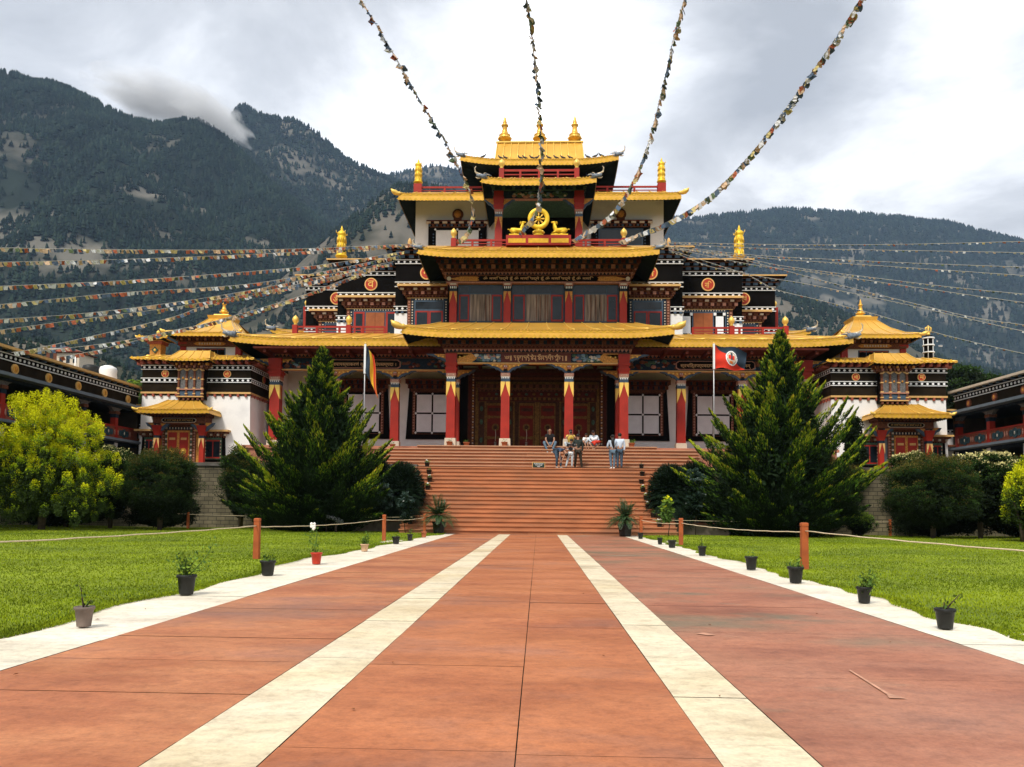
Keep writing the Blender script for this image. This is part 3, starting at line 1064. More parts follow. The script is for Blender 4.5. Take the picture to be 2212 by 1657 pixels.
def block(x0, x1, yf, ybk, ztop, s_, name='upper_block'):
    m_ = MB()
    m_.box(x0, x1, yf, ybk, 11.12, ztop - .5, BLK)
    m_.box(x0 + .02, x1 - .02, yf + .02, ybk, ztop - .5, ztop - .45, BLK)
    # white lower corner strip with small dotted cap
    xo = x0 if s_ < 0 else x1
    xi = xo + (-s_) * .78
    a, c = sorted((xo, xi))
    m_.box(a - .02, c, yf - .03, yf + 1.5, 11.12, 12.48, WHTP)
    ca, cc = sorted((xo + s_ * .04, xi - s_ * .16))
    dotband(m_, ca, cc, yf - .08, 12.62, 12.9, .34)
    for q in range(3):
        x = ca + (q + .5) * (cc - ca) / 3
        m_.box(x - .07, x + .07, yf - .12, yf, 12.48, 12.6, BLUE)
    m_.box(ca, cc, yf - .1, yf, 11.72, 11.76, WHTP)
    dotband(m_, x0, x1, yf - .05, 14.05, 14.36, .36, wrap=False)
    dotband(m_, x0, x1, yf - .05, 15.42, 15.68, .36)
    zc = cornice(m_, x0, x1, yf, ybk, 15.70, BT)
    m_.box(x0 - .54, x1 + .54, yf - .54, ybk, zc, zc + .06, BLK)
    m_.box(x0 - .60, x1 + .60, yf - .60, ybk, zc + .06, zc + .14, OCHRE)
    return m_.build(name, temple)


for s_ in (-1, 1):
    for (xi, xo, yf, yb_, ztop) in ((4.9, 8.4, 45.5, 52, 16.2), (8.3, 12.42, 47.8, 54, 16.2), (12.3, 15.4, 51.1, 58, 16.2)):
        xa, xb = sorted((CX + s_ * xi, CX + s_ * xo))
        block(xa, xb, yf, yb_, ztop, s_)
    medallion(temple, CX + s_ * (6.55), 15.0 - .10, 45.5, .40, 'गा' if s_ < 0 else 'मे')
    medallion(temple, CX + s_ * 10.35, 14.88, 47.8, .40, 'व' if s_ < 0 else 'नि')
    medallion(temple, CX + s_ * 13.35, 14.88, 51.1, .42, 'ॐ' if s_ < 0 else 'र्वं')
    tibwindow(temple, CX + s_ * 6.35, 45.5, 1.75, 11.12, 13.2, kind='casement')
    tibwindow(temple, CX + s_ * 10.0, 47.8, 2.75, 11.12, 13.15, kind='boarded', covered=s_ > 0)
    tibwindow(temple, CX + s_ * 13.45, 51.1, 1.2, 11.12, 13.15, kind='casement')
    banner(temple, CX + s_ * 12.2, 47.6, 16.38, 1.0)

# small rear roofs with dragon corners beside the third block
for s_ in (-1, 1):
    xa, xb = sorted((CX + s_ * 15.4, CX + s_ * 18.3))
    inner = sorted((CX + s_ * 15.4, CX + s_ * 16.9))
    skirt(temple, xa, xb, 53.0, 60, 12.75, .3, inner[0], inner[1], 54.4, 60, 13.55, lift=.3, dl=1.8, ribs=.8, fin='dragon', soff=13.1, sides=(s_ < 0, s_ > 0), fscale=.7, wall=(inner[0], inner[1], 54.0, 60))
    r_ = MB()
    x = CX + s_ * 16.4
    r_.box(x - .18, x + .18, 54.4, 54.8, 11.1, 15.2, RED)
    r_.box(min(x, CX + s_ * 15.4), max(x, CX + s_ * 15.4), 54.45, 54.6, 14.2, 14.35, RED)
    r_.box(min(x, CX + s_ * 15.4), max(x, CX + s_ * 15.4), 54.45, 54.6, 14.65, 14.8, RED)
    orb(r_, x, 54.6, 15.2, .9)
    r_.build('rear_railing', temple)
    tb(lambda m: m.box(inner[0], inner[1] + .2, 54.4, 60, 11, 13.1, BLK) and None, 'rear_wall')

# ---- glazed central bay
m_ = MB()
m_.box(CX - 5.05, CX + 5.05, 43.35, 46, 11.12, 13.75, BLK)
m_.box(CX - 5.05, CX + 5.05, 43.1, 46, 11.1, 11.42, DBLUE)
m_.build('glazed_bay', temple)
for x in (-4.70, -1.70, 1.70, 4.70):
    c = MB()
    X = CX + x
    yy = 43.15
    c.taper(X, yy, 11.2, 13.1, .20, .19, RED)
    for s_ in (-1, 1):
        c.prism([(X + s_ * .2, 13.1), (X + s_ * .015, 13.1), (X + s_ * .1, 12.78), (X + s_ * .2, 12.45)][::s_], yy - .225, yy - .05, ORNG)
    c.box(X - .2, X + .2, yy - .21, yy + .2, 13.1, 13.24, DBLUE)
    for q in range(4):
        c.box(X - .17 + q * .1, X - .12 + q * .1, yy - .22, yy, 13.26, 13.38, WHTP)
    c.box(X - .2, X + .2, yy - .2, yy + .2, 13.24, 13.42, BLK)
    c.box(X - .24, X + .24, yy - .24, yy + .2, 13.42, 13.58, PINK)
    c.box(X - .16, X + .16, yy - .25, yy, 13.46, 13.54, CREAM)
    c.build('pilaster', temple)
for x0_, x1_ in ((-4.48, -1.92), (-1.48, 1.48), (1.92, 4.48)):
    w = MB()
    y = 43.32
    a, c = CX + x0_, CX + x1_
    w.box(a, c, y - .02, y + .03, 11.42, 13.56, BLUE)
    wd = w.build('window', temple)
    g = MB()
    W_ = c - a
    xs = [a + .06, a + .06 + .24 * W_, c - .06 - .24 * W_, c - .06]
    for i in range(3):
        g.box(xs[i] + .03, xs[i + 1] - .03, y - .035, y - .02, 13.08, 13.5, GLASS)
    g.build('top_light', wd)
    g = MB()
    g.box(xs[1] + .03, xs[2] - .03, y - .03, y - .02, 11.52, 13.02, CURT)
    n = int((xs[2] - xs[1]) / .07)
    for i in range(n):
        X = xs[1] + .05 + i * .07
        if rnd.random() < .8:
            g.box(X, X + .035, y - .045 - .01 * rnd.random(), y - .03, 11.52, 12.9 + .1 * rnd.random(), CURT if rnd.random() < .7 else BRWN)
    g.build('curtain', wd)
    for xa, xb in ((xs[0], xs[1]), (xs[2], xs[3])):
        k = MB()
        k.box(xa + .02, xb - .02, y - .05, y - .02, 11.5, 13.0, RED)
        k.box(xa + .10, xb - .10, y - .062, y - .05, 11.6, 12.9, GLASS)
        k.build('casement', wd)
b = MB()
b.box(CX - 5.1, CX + 5.1, 43.0, 46, 13.58, 13.66, PINK)
b.box(CX - 5.1, CX + 5.1, 43.05, 46, 13.66, 14.0, DRED)
for s_ in (-1, 1):
    b.prism([(CX + s_ * 4.9, 13.83), (CX + s_ * 4.3, 13.7), (CX + s_ * 3.4, 13.7), (CX + s_ * 3.1, 13.83), (CX + s_ * 3.4, 13.96), (CX + s_ * 4.3, 13.96)][::s_], 43.03, 43.06, ORNG)
    b.disc(CX + s_ * 4.95, 13.83, .12, 43.0, 43.05, CREAM, 10)
b.prism([(CX - 3.35, 13.83), (CX - 3.2, 13.69), (CX + 3.2, 13.69), (CX + 3.35, 13.83), (CX + 3.2, 13.97), (CX - 3.2, 13.97)], 43.01, 43.05, BLK)
glyphs(b, 'ॐ मणि पद्मे हूँ ॐ मणि पद्मे हूँ ॐ मणि पद्मे हूँ ॐ मणि', CX, 13.83, .22, 43.0, LET, 6.1, .02)
b.build('inscription_beam', temple)
R2 = [('b', .05, .03, BRWN), ('t', .13, .12, DBLUE, .2, PINK), ('b', .05, .1, BRWN), ('t', .12, .2, DRED, .18, BRWN), ('d', .2, .32, DBLUE, .42, [BRWN, PINK]), ('b', .05, .3, DRED), ('d', .2, .46, DBLUE, .42, [DRED, BRWN]), ('b', .05, .42, DRED), ('d', .18, .58, DBLUE, .42, [DRED])]
tb(lambda m: cornice(m, CX - 5.1, CX + 5.1, 43.05, 46, 14.0, R2) and None, 'cornice')
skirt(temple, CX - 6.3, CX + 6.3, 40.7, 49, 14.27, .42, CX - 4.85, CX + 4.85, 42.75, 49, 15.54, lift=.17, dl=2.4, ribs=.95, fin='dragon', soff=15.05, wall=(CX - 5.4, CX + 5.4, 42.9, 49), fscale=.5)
tb(lambda m: m.box(CX - 4.85, CX + 4.85, 42.75, 52, 15.3, 15.44, CREAM) and None, 'roof_deck')
railing(temple, CX - 4.7, CX + 4.7, 42.85, 15.54, 15.98, posts=(CX - 4.7, CX + 4.7), sp=1.0)
# masonry stand that carries the wheel
tb(lambda m: (m.box(CX - 1.78, CX + 1.78, 42.4, 43.6, 15.54, 16.08, RED), m.box(CX - 1.65, CX - .7, 42.37, 42.4, 15.64, 15.88, GOLDF), m.box(CX - .55, CX + .55, 42.37, 42.4, 15.64, 15.88, GOLDF), m.box(CX + .7, CX + 1.65, 42.37, 42.4, 15.64, 15.88, GOLDF)) and None, 'sculpture_stand')

# ---- third storey white block
m_ = MB()
m_.box(CX - 7.85, CX + 7.85, 49, 58, 15.4, 20.75, WHT)
m_.box(CX - 2.35, CX - 1.4, 48.3, 49, 15.4, 20, WHT)
m_.box(CX + 1.4, CX + 2.35, 48.3, 49, 15.4, 20, WHT)
m_.box(CX - 1.4, CX + 1.4, 48.2, 49, 15.4, 18.6, BLK)
m_.box(CX - 2.35, CX + 2.35, 48.15, 48.9, 17.3, 20, BLK)  # added black panel, stands in for the shade inside the pavilion
m_.box(CX - 2.3, CX + 2.3, 44.2, 48.3, 19.16, 19.3, BLK)  # added black ceiling, also shade put in as colour
m_.build('white_block', temple)
for s_ in (-1, 1):
    w = MB()
    X = CX + s_ * 5.15
    y = 49
    w.box(X - 1.85, X + 1.85, y - .14, y, 15.5, 19.25, BLK)
    cornice(w, X - 1.7, X + 1.7, y - .14, y, 18.85, [('b', .05, .03, BRWN), ('d', .12, .13, BLK, .24, [BLUE, BRWN]), ('b', .04, .12, DRED), ('d', .12, .2, BLK, .55, [CREAM])])
    w.box(X - 1.95, X + 1.95, y - .36, y, 19.18, 19.25, DRED)
    n = 14
    for i in range(n):
        for q in (-1, 1):
            w.disc(X + q * 1.52, 15.8 + i * .2, .05, y - .17, y - .14, BLUE, 6)
    wd = w.build('window', temple)
    if s_ < 0:
        c = MB()
        cloth(c, X, y - .15, 2.9, 15.5, 18.75, 2, 2)
        c.build('cloth', wd)
    else:
        c = MB()
        c.box(X - 1.4, X + 1.4, y - .19, y - .14, 15.5, 18.75, BLUE)
        c.build('frame', wd)
        c = MB()
        for q in (-1, 1):
            c.box(X + q * .05, X + q * 1.3, y - .205, y - .19, 17.75, 18.65, GLASS)
        c.box(X - .62, X + .62, y - .205, y - .19, 15.5, 17.3, GLASS)
        for q in (-1, 1):
            c.box(X + q * .72, X + q * 1.32, y - .22, y - .19, 15.5, 17.35, RED)
            c.box(X + q * .82, X + q * 1.22, y - .235, y - .22, 15.6, 17.2, GLASS)
        c.build('pane', wd)
    k = MB()      # small carved keystone ornament over the window
    k.ball((X, 48.95, 19.72), (.36, .12, .36), BRWN, 12, 8)
    k.ball((X, 48.88, 19.72), (.24, .10, .26), ORNG, 10, 6)
    k.box(X - .25, X + .25, 48.8, 49, 19.15, 19.42, BRWN)
    k.build('lion_mask', temple)
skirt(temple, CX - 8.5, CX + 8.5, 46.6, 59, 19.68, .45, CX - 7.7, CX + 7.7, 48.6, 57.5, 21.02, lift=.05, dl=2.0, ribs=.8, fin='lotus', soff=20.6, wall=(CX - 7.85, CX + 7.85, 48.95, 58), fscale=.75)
tb(lambda m: m.box(CX - 7.7, CX + 7.7, 48.6, 57.5, 20.85, 20.95, CREAM) and None, 'roof_deck')
for s_ in (-1, 1):
    xa, xb = sorted((CX + s_ * 2.6, CX + s_ * 7.7))
    railing(temple, xa, xb, 48.9, 21.0, 21.5, sp=1.7)
    p = MB()
    x = CX + s_ * 7.7
    p.box(x - .25, x + .25, 48.65, 49.15, 21.0, 21.62, RED)
    p.build('banner_pedestal', temple)
    banner(temple, x, 48.9, 21.62, .80)

# ---- open pavilion over the wheel
for s_ in (-1, 1):
    c = MB()
    X = CX + s_ * 2.28
    c.taper(X, 44, 15.5, 17.75, .22, .19, RED)
    for q in (-1, 1):
        c.prism([(X + q * .21, 17.62), (X + q * .015, 17.62), (X + q * .1, 17.3), (X + q * .2, 16.9)][::q], 43.765, 43.95, ORNG)
    c.box(X - .21, X + .21, 43.79, 44.21, 17.62, 17.78, BLUE)
    for q in range(4):
        c.box(X - .17 + q * .1, X - .12 + q * .1, 43.77, 44, 17.8, 17.9, WHTP)
    c.box(X - .23, X + .23, 43.78, 44.22, 17.92, 18.05, PINK)
    z = 18.05
    for h, k in ((.14, .24), (.12, .28), (.14, .25), (.30, .29), (.35, .26)):
        c.taper(X, 44, z, z + h, k, k * 1.05, RED)
        z += h
    for q in (-1, 1):
        pts = [(X + q * .2, 18.1), (X + q * .35, 18.2), (X + q * .45, 18.36), (X + q * .6, 18.4), (X + q * .72, 18.55), (X + q * (1.0 if q * s_ < 0 else .85), 18.7), (X + q * .2, 18.7)]
        c.prism(pts[::-q], 43.9, 44.1, BLUE)
        c.prism([(X + q * .2, 18.28), (X + q * .5, 18.48), (X + q * .8, 18.7), (X + q * .2, 18.7)][::-q], 43.87, 44.13, ORNG)
    c.build('column', temple)
b = MB()
b.box(CX - 2.1, CX + 2.1, 43.88, 44.12, 18.7, 19.15, DBLUE)
b.box(CX - 2.1, CX + 2.1, 43.85, 44.12, 18.66, 18.70, PINK)
cloudpanel(b, CX - 1.5, CX + 1.5, 18.74, 19.1, 43.87, [MAT['cloud_blue'], PINK, CREAM, GRN], 50)
b.build('beam', temple)
tb(lambda m: cornice(m, CX - 2.5, CX + 2.5, 43.85, 48, 19.15, [('b', .05, .03, GRN), ('d', .16, .14, DBLUE, .3, [GRN, DBLUE]), ('d', .16, .24, DBLUE, .3, [DBLUE, GRN]), ('b', .05, .3, DBLUE)]) and None, 'cornice')
skirt(temple, CX - 3.12, CX + 3.12, 42.3, 48.9, 18.80, .40, CX - 2.15, CX + 2.15, 44, 48.9, 19.95, lift=.15, dl=1.5, ribs=.62, fin='dragon', soff=19.5, wall=(CX - 2.6, CX + 2.6, 43.9, 48.9), fscale=.62)
tb(lambda m: m.box(CX - 2.2, CX + 2.2, 44, 48.9, 19.86, 19.92, CREAM) and None, 'roof_deck')
railing(temple, CX - 2.15, CX + 2.15, 44.15, 19.95, 20.5, posts=(CX - 2.15, CX + 2.15), sp=1.0)

# ---- top pavilion and crowning roof
m_ = MB()
m_.box(CX - 3.5, CX + 3.5, 50, 56, 20.9, 23, BLK)
for s_ in (-1, 1):
    m_.box(CX + s_ * 2.5, CX + s_ * 3.3, 49.95, 50, 21.4, 22.2, GLASS)
m_.box(CX - 2.3, CX + 2.3, 49.9, 50, 20.9, 22.6, DRED)
m_.build('top_pavilion', temple)
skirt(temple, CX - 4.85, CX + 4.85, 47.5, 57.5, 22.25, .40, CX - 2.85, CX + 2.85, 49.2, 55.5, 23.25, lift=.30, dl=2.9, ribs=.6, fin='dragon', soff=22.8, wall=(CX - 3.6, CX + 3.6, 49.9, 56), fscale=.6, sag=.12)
m_ = MB()
m_.add([(CX - 2.85, 49.2, 23.2), (CX + 2.85, 49.2, 23.2), (CX + 2.85, 55.5, 23.2), (CX - 2.85, 55.5, 23.2), (CX - 2.75, 50.4, 25.05), (CX + 2.75, 50.4, 25.05), (CX + 2.75, 54.3, 25.05), (CX - 2.75, 54.3, 25.05)],
       [(0, 1, 5, 4), (1, 2, 6, 5), (2, 3, 7, 6), (3, 0, 4, 7), (4, 5, 6, 7)], GOLD)
for i in range(13):
    t = i / 12
    m_.tube([(CX - 2.85 + 5.7 * t, 49.19, 23.22), (CX - 2.75 + 5.5 * t, 50.38, 25.06)], .04, GOLDL, 5)
m_.box(CX - 2.85, CX + 2.85, 50.3, 50.5, 25.03, 25.12, GOLDL)
m_.build('crown_roof', temple)
for x in (-2.3, 0, 2.3):
    pinnacle(temple, CX + x, 50.6, 24.95, 1.0)
pinnacle(temple, CX, 52.8, 24.98, 1.05)
# corner balcony finials beside the glazed roof
for s_ in (-1, 1):
    q = MB()
    q.lathe([(0, 0), (.1, 0), (.07, .1), (.13, .25), (.09, .42), (.05, .5), (0, .55)], CX + s_ * 7.55, 45.2, OCHRE, 10, 16.35)
    q.build('finial', temple)

# ---- dharma wheel and deer on the stand
wheel = thing('dharma_wheel', (CX, 42.72, 16.08), 'golden eight spoked wheel on a lotus pedestal between the two deer', 'wheel sculpture')
w = MB()
y = 42.72
zc = 17.10
n = 36
for i in range(n):
    pass
prof_o, prof_i = .63, .36
vs, fs = [], []
for i in range(n):
    a = 2 * math.pi * i / n
    for (r_, dy) in ((.35, -.05), (.37, -.09), (.57, -.10), (.60, -.06), (.60, .06), (.57, .10), (.36, .08)):
        vs.append((CX + r_ * math.cos(a), y + dy, zc + r_ * math.sin(a)))
for i in range(n):
    for j in range(7):
        a, b2 = i * 7 + j, i * 7 + (j + 1) % 7
        c2, d2 = ((i + 1) % n) * 7 + (j + 1) % 7, ((i + 1) % n) * 7 + j
        fs.append((a, b2, c2, d2))
w.add(vs, fs, STAT, True)
w.build('rim', wheel)
w = MB()
w.ball((CX, y, zc), (.14, .13, .14), STAT, 12, 8)
w.ball((CX, y - .12, zc), (.06, .05, .06), GOLDL, 8, 6)
w.build('hub', wheel)
for k in range(8):
    w = MB()
    a = math.pi / 4 * k
    p = [(CX + r_ * math.cos(a), y, zc + r_ * math.sin(a)) for r_ in (.10, .18, .26, .31, .37)]
    w.tube(p, [.035, .03, .055, .035, .03], GOLDL, 7)
    w.build('spoke', wheel)
w = MB()
w.lathe([(0, 0), (.33, 0), (.35, .05), (.27, .11), (.21, .14), (.29, .19), (.31, .26), (.27, .33), (.14, .37), (.09, .40), (.10, .43), (0, .45)], CX, y, STAT, 18, 16.08)
for k in range(9):
    a = 2 * math.pi * k / 9
    w.ball((CX + .29 * math.cos(a), y + .29 * math.sin(a), 16.08 + .24), .06, GOLDL, 6, 4)
w.build('pedestal', wheel)


def deer(x, s_, label):
    t = thing('deer_statue', (x, 42.72, 16.08), label, 'deer statue', 'gilded deer flanking the wheel')
    b = MB()
    y = 42.72
    # body runs away from the wheel; s_ = direction the deer faces
    z = 16.08 + .10
    b.tube([(x - s_ * .44, y, z + .24), (x - s_ * .34, y, z + .27), (x - s_ * .15, y, z + .265), (x + s_ * .06, y, z + .25), (x + s_ * .20, y, z + .27), (x + s_ * .25, y, z + .42), (x + s_ * .27, y, z + .58), (x + s_ * .27, y, z + .68)],
           [.05, .14, .145, .135, .155, .115, .085, .07], STAT, 12)
    b.tube([(x + s_ * .22, y, z + .66), (x + s_ * .29, y, z + .71), (x + s_ * .40, y, z + .715), (x + s_ * .46, y, z + .73)], [.06, .078, .05, .032], STAT, 8)
    for q in (-1, 1):
        b.tube([(x + s_ * .24, y + q * .05, z + .72), (x + s_ * .15, y + q * .10, z + .70), (x + s_ * .11, y + q * .12, z + .62)], [.02, .032, .01], STAT, 5)
        b.tube([(x + s_ * .20, y + q * .11, z + .20), (x + s_ * .38, y + q * .12, z + .08), (x + s_ * .24, y + q * .12, z + .04), (x + s_ * .10, y + q * .11, z + .04)], [.08, .055, .04, .03], STAT, 7)
        b.tube([(x - s_ * .32, y + q * .10, z + .20), (x - s_ * .08, y + q * .14, z + .11), (x - s_ * .22, y + q * .14, z + .04), (x - s_ * .04, y + q * .14, z + .04)], [.12, .07, .045, .03], STAT, 7)
    b.tube([(x - s_ * .45, y, z + .32), (x - s_ * .54, y, z + .33), (x - s_ * .57, y, z + .31)], [.035, .028, .01], STAT, 5)
    b.build('body', t)
    b = MB()
    b.box(x - .47, x + .47, y - .2, y + .2, 16.08, 16.19, STAT)
    b.build('plinth', t)


deer(CX - 1.15, 1, 'golden reclining deer left of the wheel looking right, draped with flags')
deer(CX + 1.15, -1, 'golden reclining deer right of the wheel with head raised to the left')
# ------------------------------------------------------------------ ground, path, terrace
def sheet(name, x0, x1, y0, y1, z, mat, kind='structure', nx=1, ny=1, fz=None, edge=None):
    vs, fs = [], []
    for j in range(ny + 1):
        for i in range(nx + 1):
            x = x0 + (x1 - x0) * i / nx
            y = y0 + (y1 - y0) * j / ny
            if edge:
                x = edge(x, y, i / nx)
            vs.append((x, y, z + (fz(x, y) if fz else 0)))
    for j in range(ny):
        for i in range(nx):
            a = j * (nx + 1) + i
            fs.append((a, a + 1, a + nx + 2, a + nx + 1))
    m_ = MB()
    m_.add(vs, fs, mat)
    return m_, name, kind


GRD = M('ground_earth', (0.05, 0.055, 0.03), 0.95, 0, 0.3, 0.05, 0.1, 1.0)
m_, _, _ = sheet('ground', -6000, 6000, -300, 9000, -0.06, GRD)
tag(m_.build('ground'), kind='structure')
GR1 = M('lawn_green', (0.20, 0.255, 0.008), 0.9, 0, 0.22, 1.2, 0.5, 60, col2=(0.11, 0.155, 0.007), mix2=(0.45, 0.62), s2=0.35, detail=8)


def edgeL(y):
    return -4.42 - .10 * math.sin(y * .9) - .07 * math.sin(y * 2.3 + 1) - (.35 if 10 < y < 22 else 0) * math.sin((y - 10) / 12 * math.pi) + .4 * max(0, min(1, (y - 27) / 5))


def edgeR(y):
    return 4.28 + .08 * math.sin(y * 1.1 + 2) + .06 * math.sin(y * 2.7) + .05 * math.sin(y * 5.1)


def lawnz(x, y):
    return .035 + .02 * math.sin(x * .7 + y * .3) + .015 * math.sin(y * .9 - x * .2)


for s_ in (-1, 1):
    m_ = MB()
    vs, fs = [], []
    NX, NY = 30, 130
    for j in range(NY + 1):
        y = 1.0 + (38.2 - 1.0) * j / NY
        e_ = edgeL(y) if s_ < 0 else edgeR(y)
        for i in range(NX + 1):
            t = (i / NX) ** 1.8
            x = e_ + s_ * 32 * t
            z = lawnz(x, y) * min(1, 1.2 * i / 2) if i < 3 else lawnz(x, y)
            vs.append((x, y, z if i else .0))
    for j in range(NY):
        for i in range(NX):
            a = j * (NX + 1) + i
            f_ = (a, a + 1, a + NX + 2, a + NX + 1)
            fs.append(f_ if s_ > 0 else f_[::-1])
    m_.add(vs, fs, GR1, True)
    tag(m_.build('lawn'), kind='structure')

# paved path: sheets of coloured concrete between pale bands


def paving(name, cols, speck, stain, seed):
    "weathered paving: broad drifts between several tones, streaks, stains with their own edges, fine grain"
    m = bpy.data.materials.new(name)
    m.use_nodes = True
    t = m.node_tree
    b = t.nodes['Principled BSDF']
    b.inputs['Roughness'].default_value = .55
    b.inputs['Specular IOR Level'].default_value = .4
    tc_ = t.nodes.new('ShaderNodeTexCoord').outputs['Object']

    def noise(sc, det, st, off, rough=.55):
        mp = t.nodes.new('ShaderNodeMapping')
        mp.inputs['Scale'].default_value = st
        mp.inputs['Location'].default_value = (off, off * 1.7, 0)
        t.links.new(tc_, mp.inputs[0])
        n = t.nodes.new('ShaderNodeTexNoise')
        n.inputs['Scale'].default_value = sc
        n.inputs['Detail'].default_value = det
        n.inputs['Roughness'].default_value = rough
        t.links.new(mp.outputs[0], n.inputs['Vector'])
        return n.outputs['Fac']

    def mix(f, a_, b_, mode='MIX'):
        x = t.nodes.new('ShaderNodeMix')
        x.data_type = 'RGBA'
        x.blend_type = mode
        for i, v in ((0, f), (6, a_), (7, b_)):
            if isinstance(v, (int, float)):
                x.inputs[i].default_value = v
            elif isinstance(v, tuple):
                x.inputs[i].default_value = v + (1,)
            else:
                t.links.new(v, x.inputs[i])
        return x.outputs[2]

    def ramp_(f, stops):
        r = t.nodes.new('ShaderNodeValToRGB')
        while len(r.color_ramp.elements) < len(stops):
            r.color_ramp.elements.new(.5)
        for e_, (p_, c_) in zip(r.color_ramp.elements, stops):
            e_.position = p_
            e_.color = tuple(c_) + (1,)
        t.links.new(f, r.inputs[0])
        return r.outputs[0]
    k = len(cols)
    base = ramp_(noise(.55, 8, (.8, 1.1, 1), seed, .62), [(.34 + .32 * i / (k - 1), c_) for i, c_ in enumerate(cols)])
    streak = ramp_(noise(1.3, 9, (.75, 1.5, 1), seed + 3, .68), [(.33, (.84, .80, .78)), (.5, (1, 1, 1)), (.70, (1.14, 1.15, 1.13))])
    col = mix(1.0, base, streak, 'MULTIPLY')
    for (c_, lo, hi, sc, so) in stain:
        f = ramp_(noise(sc, 9, (.6, 1.0, 1), seed + so, .62), [(lo, (0, 0, 0)), (hi, (1, 1, 1))])
        col = mix(f, col, c_)
    g2_ = ramp_(noise(9, 8, (1, 1.2, 1), seed + 7, .75), [(.36, (.80, .78, .76)), (.5, (1, 1, 1)), (.66, (1.12, 1.12, 1.10))])
    col = mix(1.0, col, g2_, 'MULTIPLY')
    gr = ramp_(noise(55, 3, (1, 1, 1), seed + 9), [(.3, (1 - speck,) * 3), (.7, (1 + speck,) * 3)])
    col = mix(1.0, col, gr, 'MULTIPLY')
    t.links.new(col, b.inputs['Base Color'])
    rg = ramp_(noise(.8, 6, (.5, 1.5, 1), seed + 5), [(.35, (.42,) * 3), (.65, (.66,) * 3)])
    t.links.new(rg, b.inputs['Roughness'])
    bp = t.nodes.new('ShaderNodeBump')
    bp.inputs['Strength'].default_value = .15
    bp.inputs['Distance'].default_value = .01
    t.links.new(noise(40, 5, (1, 1, 1), seed), bp.inputs['Height'])
    t.links.new(bp.outputs[0], b.inputs['Normal'])
    MAT[name] = m
    return m


PR = paving('path_red', [(.31, .095, .038), (.38, .125, .048), (.44, .155, .062), (.39, .155, .082)], .10, [((.24, .12, .085), .54, .74, .5, 11)], 2.0)
PRL = paving('path_red_left', [(.30, .10, .044), (.38, .130, .055), (.46, .18, .078), (.37, .15, .088)], .10, [((.21, .11, .085), .50, .70, .4, 17)], 31.0)
PR2 = paving('path_red_worn', [(.24, .085, .048), (.34, .13, .072), (.38, .16, .092), (.30, .13, .08)], .12, [((.16, .135, .085), .51, .64, .30, 21), ((.155, .13, .085), .56, .68, .75, 33), ((.27, .26, .19), .62, .72, .5, 5)], 57.0)
PW = paving('path_pale', [(.56, .45, .28), (.66, .56, .38), (.70, .61, .44), (.60, .50, .34)], .08, [((.33, .27, .17), .58, .78, 1.1, 8), ((.48, .30, .15), .70, .84, 1.6, 12)], 13.0)
PW2 = paving('path_pale_edge', [(.66, .59, .46), (.74, .67, .53), (.76, .70, .58), (.68, .61, .48)], .08, [((.40, .35, .27), .58, .78, 1.3, 8)], 77.0)
JNT = M('joint_dark', (0.05, 0.035, 0.022), 0.9, 0, 0.3, 9)
pa = MB()
pa.add([(-4.9, -6, -.004), (4.8, -6, -.004), (4.8, 33.4, -.004), (-4.9, 33.4, -.004)], [(0, 1, 2, 3)], JNT)
strips = [(-4.95, -3.5, PW2, 3.1), (-3.5, -1.66, PRL, .95), (-1.66, -1.17, PW, .95), (-1.17, -.09, PR, 1.9), (-.09, .80, PR, 1.9), (.80, 1.23, PW, .95), (1.23, 3.53, PR2, 1.9), (3.53, 4.75, PW2, 3.1)]
r_ = random.Random(4)
for (x0, x1, mt, step) in strips:
    y = -6 + r_.random() * .4
    while y < 33.4:
        st = step * (1 + .06 * (r_.random() - .5))
        y2 = min(33.4, y + st)
        g = .0022 + .002 * r_.random()
        zt_ = .006 + .004 * r_.random()
        xa, xb = x0 + g, x1 - g
        if x0 < -4.5:
            xa = x0
        if x1 > 4.6:
            xb = x1
        gg = .0012 + .003 * (r_.random() < .35)
        pa.add([(xa, y + gg, zt_), (xb, y + gg, zt_), (xb, y2 - gg, zt_), (xa, y2 - gg, zt_)], [(0, 1, 2, 3)], mt)
        y = y2
# scuffed pale line and scratches on the right hand strip
def gq(x, y, z=.014):
    w = CR @ Vector(((x - 1105.5) / 1700, -(y - 828.5 - 181) / 1700, -1))
    k = (z - CAMH) / w.z
    return (w.x * k, w.y * k, z)


SCUFF = M('scuff_pale', (0.50, 0.26, 0.17), .8, 0, .25, 8)
for q in ([(1832, 1447), (1836, 1446.5), (1921, 1498), (1914, 1499)], [(1914, 1499), (1921, 1497.5), (1958, 1508.5), (1920, 1507.5)],
          [(1502, 1368), (1520, 1366), (1545, 1371), (1528, 1372)]):
    pa.add([gq(*v) for v in q], [(0, 3, 2, 1)], SCUFF)
tag(pa.build('path'), kind='structure')

